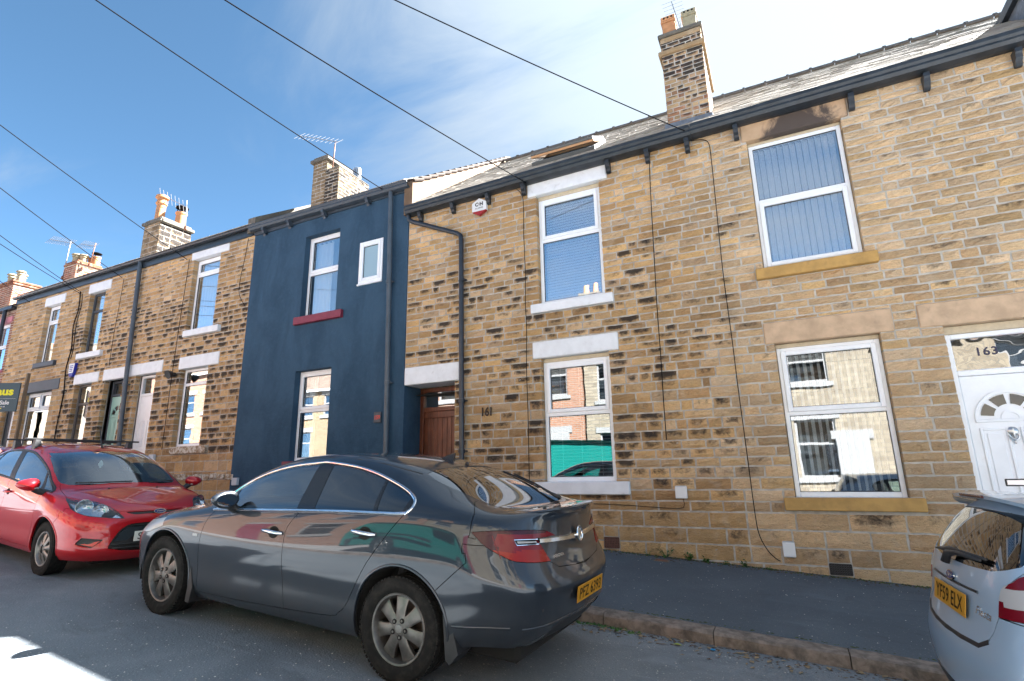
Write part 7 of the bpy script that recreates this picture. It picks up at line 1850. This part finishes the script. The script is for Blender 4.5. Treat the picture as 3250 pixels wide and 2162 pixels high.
litter('paper_scraps', [(x, y, pave_z(x, y)) for x, y in ((rw_.uniform(-2.2, 2.2), rw_.uniform(-2.5, -.3)) for _ in range(26))]+chan(14, -2.2, 2, .3), simple('paper_scrap', (.60, .60, .56), .8), 'pale scraps on the pavement and road', .010)
litter('leaf_litter', [(x, y, pave_z(x, y)) for x, y in ((rw_.uniform(-2.4, 2.4), -.05-abs(rw_.gauss(0, .14))) for _ in range(220))], M_DEADLEAF, 'dead leaf scraps along the wall foot', .013)
moss_strip('moss', -1.6, 2.6, -2.50, pave_z, M_MOSS, 'moss in the joint behind the kerb', .012, 160, .010)
moss_strip('moss', -2.2, -1.3, -2.76, road_z, M_WEED, 'green seedlings in the channel by the kerb', .03, 60, .03)
# stop tap cover, grit on the road
e = empty('stop_tap_cover', (-1.62, -.30, pave_z(-1.62, -.30)), 'small iron stop tap cover set in the pavement near the weeds', 'utility cover'); e.rotation_euler = (-math.atan(.05)*-1, math.atan(.0635), 0)
k = MB(); k.bbox(-.10, .10, -.065, .065, -.02, .006, M_CEMENT, .004); k.obj('surround', e, world=False); k = MB(); k.bbox(-.078, .078, -.045, .045, 0, .010, M_RUST, .003); [k.box(-.07+.03*i, -.058+.03*i, -.04, .04, .010, .0125, M_RUST) for i in range(5)]; k.obj('lid', e, world=False)
def grit(name, n, x0, x1, y0, y1, zf, mt, label, s0, s1):
    V = MB()
    for i in range(n):
        x, y = rw_.uniform(x0, x1), rw_.uniform(y0, y1); s_ = rw_.uniform(s0, s1); a = rw_.uniform(0, PI); M = Matrix.Translation((x, y, zf(x, y)+s_*.25)) @ Matrix.Rotation(a, 4, 'Z')
        V.add([M @ Vector(v) for v in ((-s_, -s_*.5, 0), (s_*.8, -s_*.7, 0), (s_, s_*.5, 0), (-s_*.6, s_*.8, 0), (0, 0, s_*.7))], [(0, 1, 4), (1, 2, 4), (2, 3, 4), (3, 0, 4)], mt)
    tag(V.obj(name, None), label, kind='stuff')
M_GRIT = simple('pale_grit', (.50, .49, .46), .8, var=.3, vscale=40)
grit('grit', 1500, -6, 2.6, -6.6, -2.9, road_z, M_GRIT, 'pale grit and chips scattered on the road', .003, .008); grit('grit', 260, -2.4, 3, -2.5, -.1, pave_z, M_GRIT, 'pale grit scattered on the pavement', .003, .007)
k = MB(); k.add([(-1.03, -2.93, road_z(-1.03, -2.93)+.006), (-.985, -2.955, road_z(-1, -2.95)+.016), (-.95, -2.93, road_z(-.95, -2.93)+.006), (-.99, -2.905, road_z(-1, -2.9)+.012)], [(0, 1, 2, 3)], simple('yellow_green_leaf', (.30, .36, .03), .5)); tag(k.obj('leaf', None), 'single yellow green leaf in the road by the kerb', 'leaf')
k = MB(); k.bbox(-.735, -.695, -2.90, -2.875, road_z(-.7, -2.9)+.002, road_z(-.7, -2.9)+.012, simple('blue_wrapper', (.02, .25, .55), .4), .004); tag(k.obj('wrapper', None), 'small blue wrapper in the road by the kerb', 'litter')

# ================================================================== the far side of the street (seen in reflections)
def make_coursed(name, a, b_, mortar, sx=.34, sz=.13):
    m, nt, b, o = mat(name); g = nd(nt, 'ShaderNodeNewGeometry').outputs['Position']; s = nd(nt, 'ShaderNodeSeparateXYZ', {'Vector': g}); v = nd(nt, 'ShaderNodeCombineXYZ', {0: mth(nt, 'ADD', s.outputs[0], s.outputs[1]), 1: s.outputs[2]}).outputs[0]
    br = nd(nt, 'ShaderNodeTexBrick', {'Vector': v, 'Color1': (*a, 1), 'Color2': (*b_, 1), 'Mortar': (*mortar, 1), 'Scale': 1.0, 'Mortar Size': .012, 'Brick Width': sx, 'Row Height': sz, 'Bias': -.2})
    n = noise(nt, 8, 5); nt.links.new(mixrgb(nt, rng(nt, n, .5, .72, 0, .5), br.outputs[0], tuple(x*.45 for x in a)), b.inputs['Base Color']); b.inputs['Roughness'].default_value = .9; bump(nt, b, br.outputs['Fac'], -.6, .01); return m
M_OST = make_coursed('far_sandstone', (.27, .228, .168), (.17, .138, .10), (.16, .145, .12)); M_OBR = make_coursed('far_brick', (.26, .11, .06), (.29, .145, .08), (.24, .20, .17), .225, .075); M_OYB = make_coursed('far_buff_brick', (.24, .165, .09), (.18, .125, .07), (.20, .17, .13), .225, .075)
M_OROOF = simple('far_roof_tile', (.13, .095, .075), .8, var=.25, vscale=4)
def far_house(x0, x1, yf, ze, mt, label, ops, door=None, roof=3.0, fg=None):
    zb = road_z((x0+x1)/2, -9)-.5; h = empty('terraced_house' if mt is M_OST else 'brick_house', (x0, yf, zb), label, 'house', 'houses across the street'); k = MB(); D = 7
    # front wall looks to +y
    xs = sorted({x0, x1} | {v for o in ops for v in o[:2]}); zs = sorted({zb, ze} | {v for o in ops for v in o[2:]})
    for a, b in zip(xs, xs[1:]):
        for c, d in zip(zs, zs[1:]):
            if any(o[0] <= a+1e-5 and o[1] >= b-1e-5 and o[2] <= c+1e-5 and o[3] >= d-1e-5 for o in ops): continue
            k.quad((b, yf, c), (a, yf, c), (a, yf, d), (b, yf, d), mt)
    for a, b, c, d in ops:
        e = yf-.12; k.quad((a, yf, c), (a, e, c), (a, e, d), (a, yf, d), mt); k.quad((b, e, c), (b, yf, c), (b, yf, d), (b, e, d), mt); k.quad((a, e, d), (b, e, d), (b, yf, d), (a, yf, d), mt); k.quad((a, yf, c), (b, yf, c), (b, e, c), (a, e, c), mt)
    k.quad((x0, yf, zb), (x0, yf-D, zb), (x0, yf-D, ze), (x0, yf, ze), mt); k.quad((x1, yf-D, zb), (x1, yf, zb), (x1, yf, ze), (x1, yf-D, ze), mt); k.quad((x0, yf-D, zb), (x1, yf-D, zb), (x1, yf-D, ze), (x0, yf-D, ze), mt)
    k.quad((x1, yf-1, zb), (x0, yf-1, zb), (x0, yf-1, ze), (x1, yf-1, ze), M_ROOMDARK); k.obj('wall', h)
    k = MB(); ym = yf-D/2; k.add([(x0-.1, yf+.2, ze-.05), (x1+.1, yf+.2, ze-.05), (x1+.1, ym, ze+roof), (x0-.1, ym, ze+roof), (x0-.1, yf-D-.2, ze-.05), (x1+.1, yf-D-.2, ze-.05)], [(1, 0, 3, 2), (2, 3, 4, 5), (0, 4, 3), (1, 2, 5)], M_OROOF); k.obj('roof', h)
    k = MB(); k.box(x0, x1, yf+.03, yf+.18, ze-.10, ze, M_UPVC if mt is not M_OST else M_GUTTER); k.obj('gutter', h)
    for (a, b, c, d) in ops:
        w = empty('window', ((a+b)/2, yf-.1, c)); w.parent = h; w.location -= h.location; f = MB(); t = .07; q0, q1 = yf-.11, yf-.05; zm = c+(d-c)*.58
        for r_ in ((a, a+t, c, d), (b-t, b, c, d), (a+t, b-t, c, c+t), (a+t, b-t, d-t, d), (a+t, b-t, zm-t/2, zm+t/2)): f.box(r_[0], r_[1], q0, q1, r_[2], r_[3], M_OTRIM)
        if b-a > 1.3: f.box((a+b)/2-t/2, (a+b)/2+t/2, q0+.001, q1, c+t, d-t, M_OTRIM)
        f.obj('frame', w); g_ = MB(); g_.box(a+t, b-t, yf-.09, yf-.084, c+t, d-t, M_GLASS); g_.obj('pane', w); g_ = MB(); g_.quad((b, yf-.4, c), (a, yf-.4, c), (a, yf-.4, d), (b, yf-.4, d), M_ODIM); g_.obj('blind', w)
        s_ = MB(); s_.box(a-.12, b+.12, yf-.05, yf+.06, c-.15, c-.002, M_OTRIM); s_.box(a-.14, b+.14, yf-.05, yf+.025, d+.002, d+.22, M_OTRIM); s_.obj('sill_and_lintel', h)
    if door:
        d = MB(); d.bbox(door[0], door[1], yf+.002, yf+.05, road_z(door[0], -9)+.12, door[2], door[3], .01); d.obj('door', h)
        d = MB(); d.box(door[0]-.12, door[1]+.12, yf+.003, yf+.04, door[2]+.002, door[2]+.28, M_OTRIM); d.obj('door_lintel', h)
    c = MB(); xc = x1-.5; c.box(xc-.45, xc+.45, ym-.35, ym+.35, ze+roof-.9, ze+roof+.9, mt); c.box(xc-.5, xc+.5, ym-.4, ym+.4, ze+roof+.9, ze+roof+1.0, M_CEMENT)
    for dx_ in (-.22, .22): c.lathe([(.13, 0), (.11, .5), (0, .5)], M_TERRA, 10, Matrix.Translation((xc+dx_, ym, ze+roof+1.0)))
    c.obj('chimney', h); return h
YF = -11.6
M_ODIM = simple('dim_far_room', (.10, .105, .11), .9); M_OTRIM = simple('far_white_paint', (.25, .25, .25), .7)
def ops_for(x0, w, z):
    c = {-25.5: -22.5, -33.5: -30.3, -40: -37, -48: -42.2, -56: -49}.get(x0, None)
    if x0 == -1.8: return [(.42, 1.55, z+4.15, z+5.35), (.42, 1.55, z+1.15, z+2.95)]
    if c is not None: return [(c-.95, c-.05, z+1.0, z+2.35), (c+.75, c+1.55, z+3.2, z+4.3), (c-.95, c-.05, z+3.2, z+4.3)]
    return [(x0+.5, x0+1.6, z+.95, z+2.55), (x0+.5, x0+1.6, z+3.75, z+5.2)]+([(x0+w-1.7, x0+w-.6, z+3.75, z+5.2)] if w > 4.6 else [])
M_OCREAM = simple('far_cream_render', (.19, .155, .12), .9, var=.1, vscale=2)
fx = [(-64, -56, M_OCREAM), (-56, -48, M_OCREAM), (-48, -40, M_OCREAM), (-40, -33.5, M_OBR), (-33.5, -27, M_OBR), (-25.5, -18.6, M_OYB), (-17.5, -12.2, M_OBR), (-12.2, -6.7, M_OBR), (-6.6, -1.8, M_OST), (-1.8, 3.0, M_OST), (3.0, 7.8, M_OST), (7.8, 12.6, M_OST)]
fl = ['cream rendered house farthest up across the street', 'cream rendered house between two cream neighbours across the street', 'cream rendered house beside the brick pair across the street', 'red brick house beside the cream houses across the street', 'red brick house beside the set back buff house across the street', 'buff brick house set back across the street', 'red brick house between buff house and stone row across the street', 'red brick house beside the stone row across the street', 'stone house behind the teal van across the street', 'stone house with maroon door directly behind the viewpoint', 'stone house with white door right of the viewpoint', 'stone house at the right end of the row across the street']
for i, (a, b, m_) in enumerate(fx):
    z = road_z((a+b)/2, -9)+.1; far_house(a, b, YF if m_ is not M_OYB else YF-1.5, z+(5.5 if m_ is not M_OYB else 4.6), m_, fl[i], ops_for(a, b-a, z), (b-1.5, b-.6, z+2.3, M_OTRIM if i % 2 else M_MAROON), roof=2.4)
# teal van on the far side
VN = empty('parked_van', (-5.2, -10.15, road_z(-5.2, -10.0)+.05), 'teal panel van parked across the street, seen in reflections', 'van')
VN.rotation_euler = (0, math.atan(SL), 0)
k = MB(); side = [(-2.45, .35), (-2.50, .9), (-2.46, 1.95), (-2.30, 2.12), (.9, 2.15), (1.15, 2.08), (1.75, 1.35), (2.35, 1.12), (2.48, .9), (2.50, .35)]
n = len(side); ys = (-.95, -.90, .90, .95); vs = []
for yy, sc_ in ((-.86, .97), (-.97, .985), (-.97, .985), (.97, .985), (.86, .97)):
    pass
rows = [(-.80, .97), (-.95, 1.0), (.95, 1.0), (.80, .97)]
vs = [(x*s_, y if z < 1.2 else y*.93, .35+(z-.35)*s_) for y, s_ in rows for x, z in side]
k.add(vs, [(r_*n+i, r_*n+(i+1) % n, (r_+1)*n+(i+1) % n, (r_+1)*n+i) for r_ in range(3) for i in range(n)]+[tuple(range(n))[::-1], tuple(3*n+i for i in range(n))], P_TEAL); k.obj('body', VN, world=False, smooth=R(30))
k = MB(); k.box(.35, 1.25, .885, .905, 1.25, 1.85, G_TINT); k.box(-2.3, .2, .955, .962, .75, .85, M_PLAST); k.obj('side_window', VN, world=False); k = MB(); k.quad((1.22, -.75, 2.0), (1.22, .75, 2.0), (1.74, .80, 1.38), (1.74, -.80, 1.38), G_TINT); k.obj('windscreen', VN, world=False); k = MB(); k.bbox(-2.55, -2.4, -.9, .9, .3, .6, M_PLAST, .03); k.bbox(2.4, 2.56, -.9, .9, .3, .62, M_PLAST, .03); k.obj('bumpers', VN, world=False, kind='stuff')
for s in (1, -1):
    for x in (1.5, -1.5): wheel(VN, x, .86*s, .33, .33, 0, .21, .2, s, 'cap', M_HUBCAP, 0, 6)
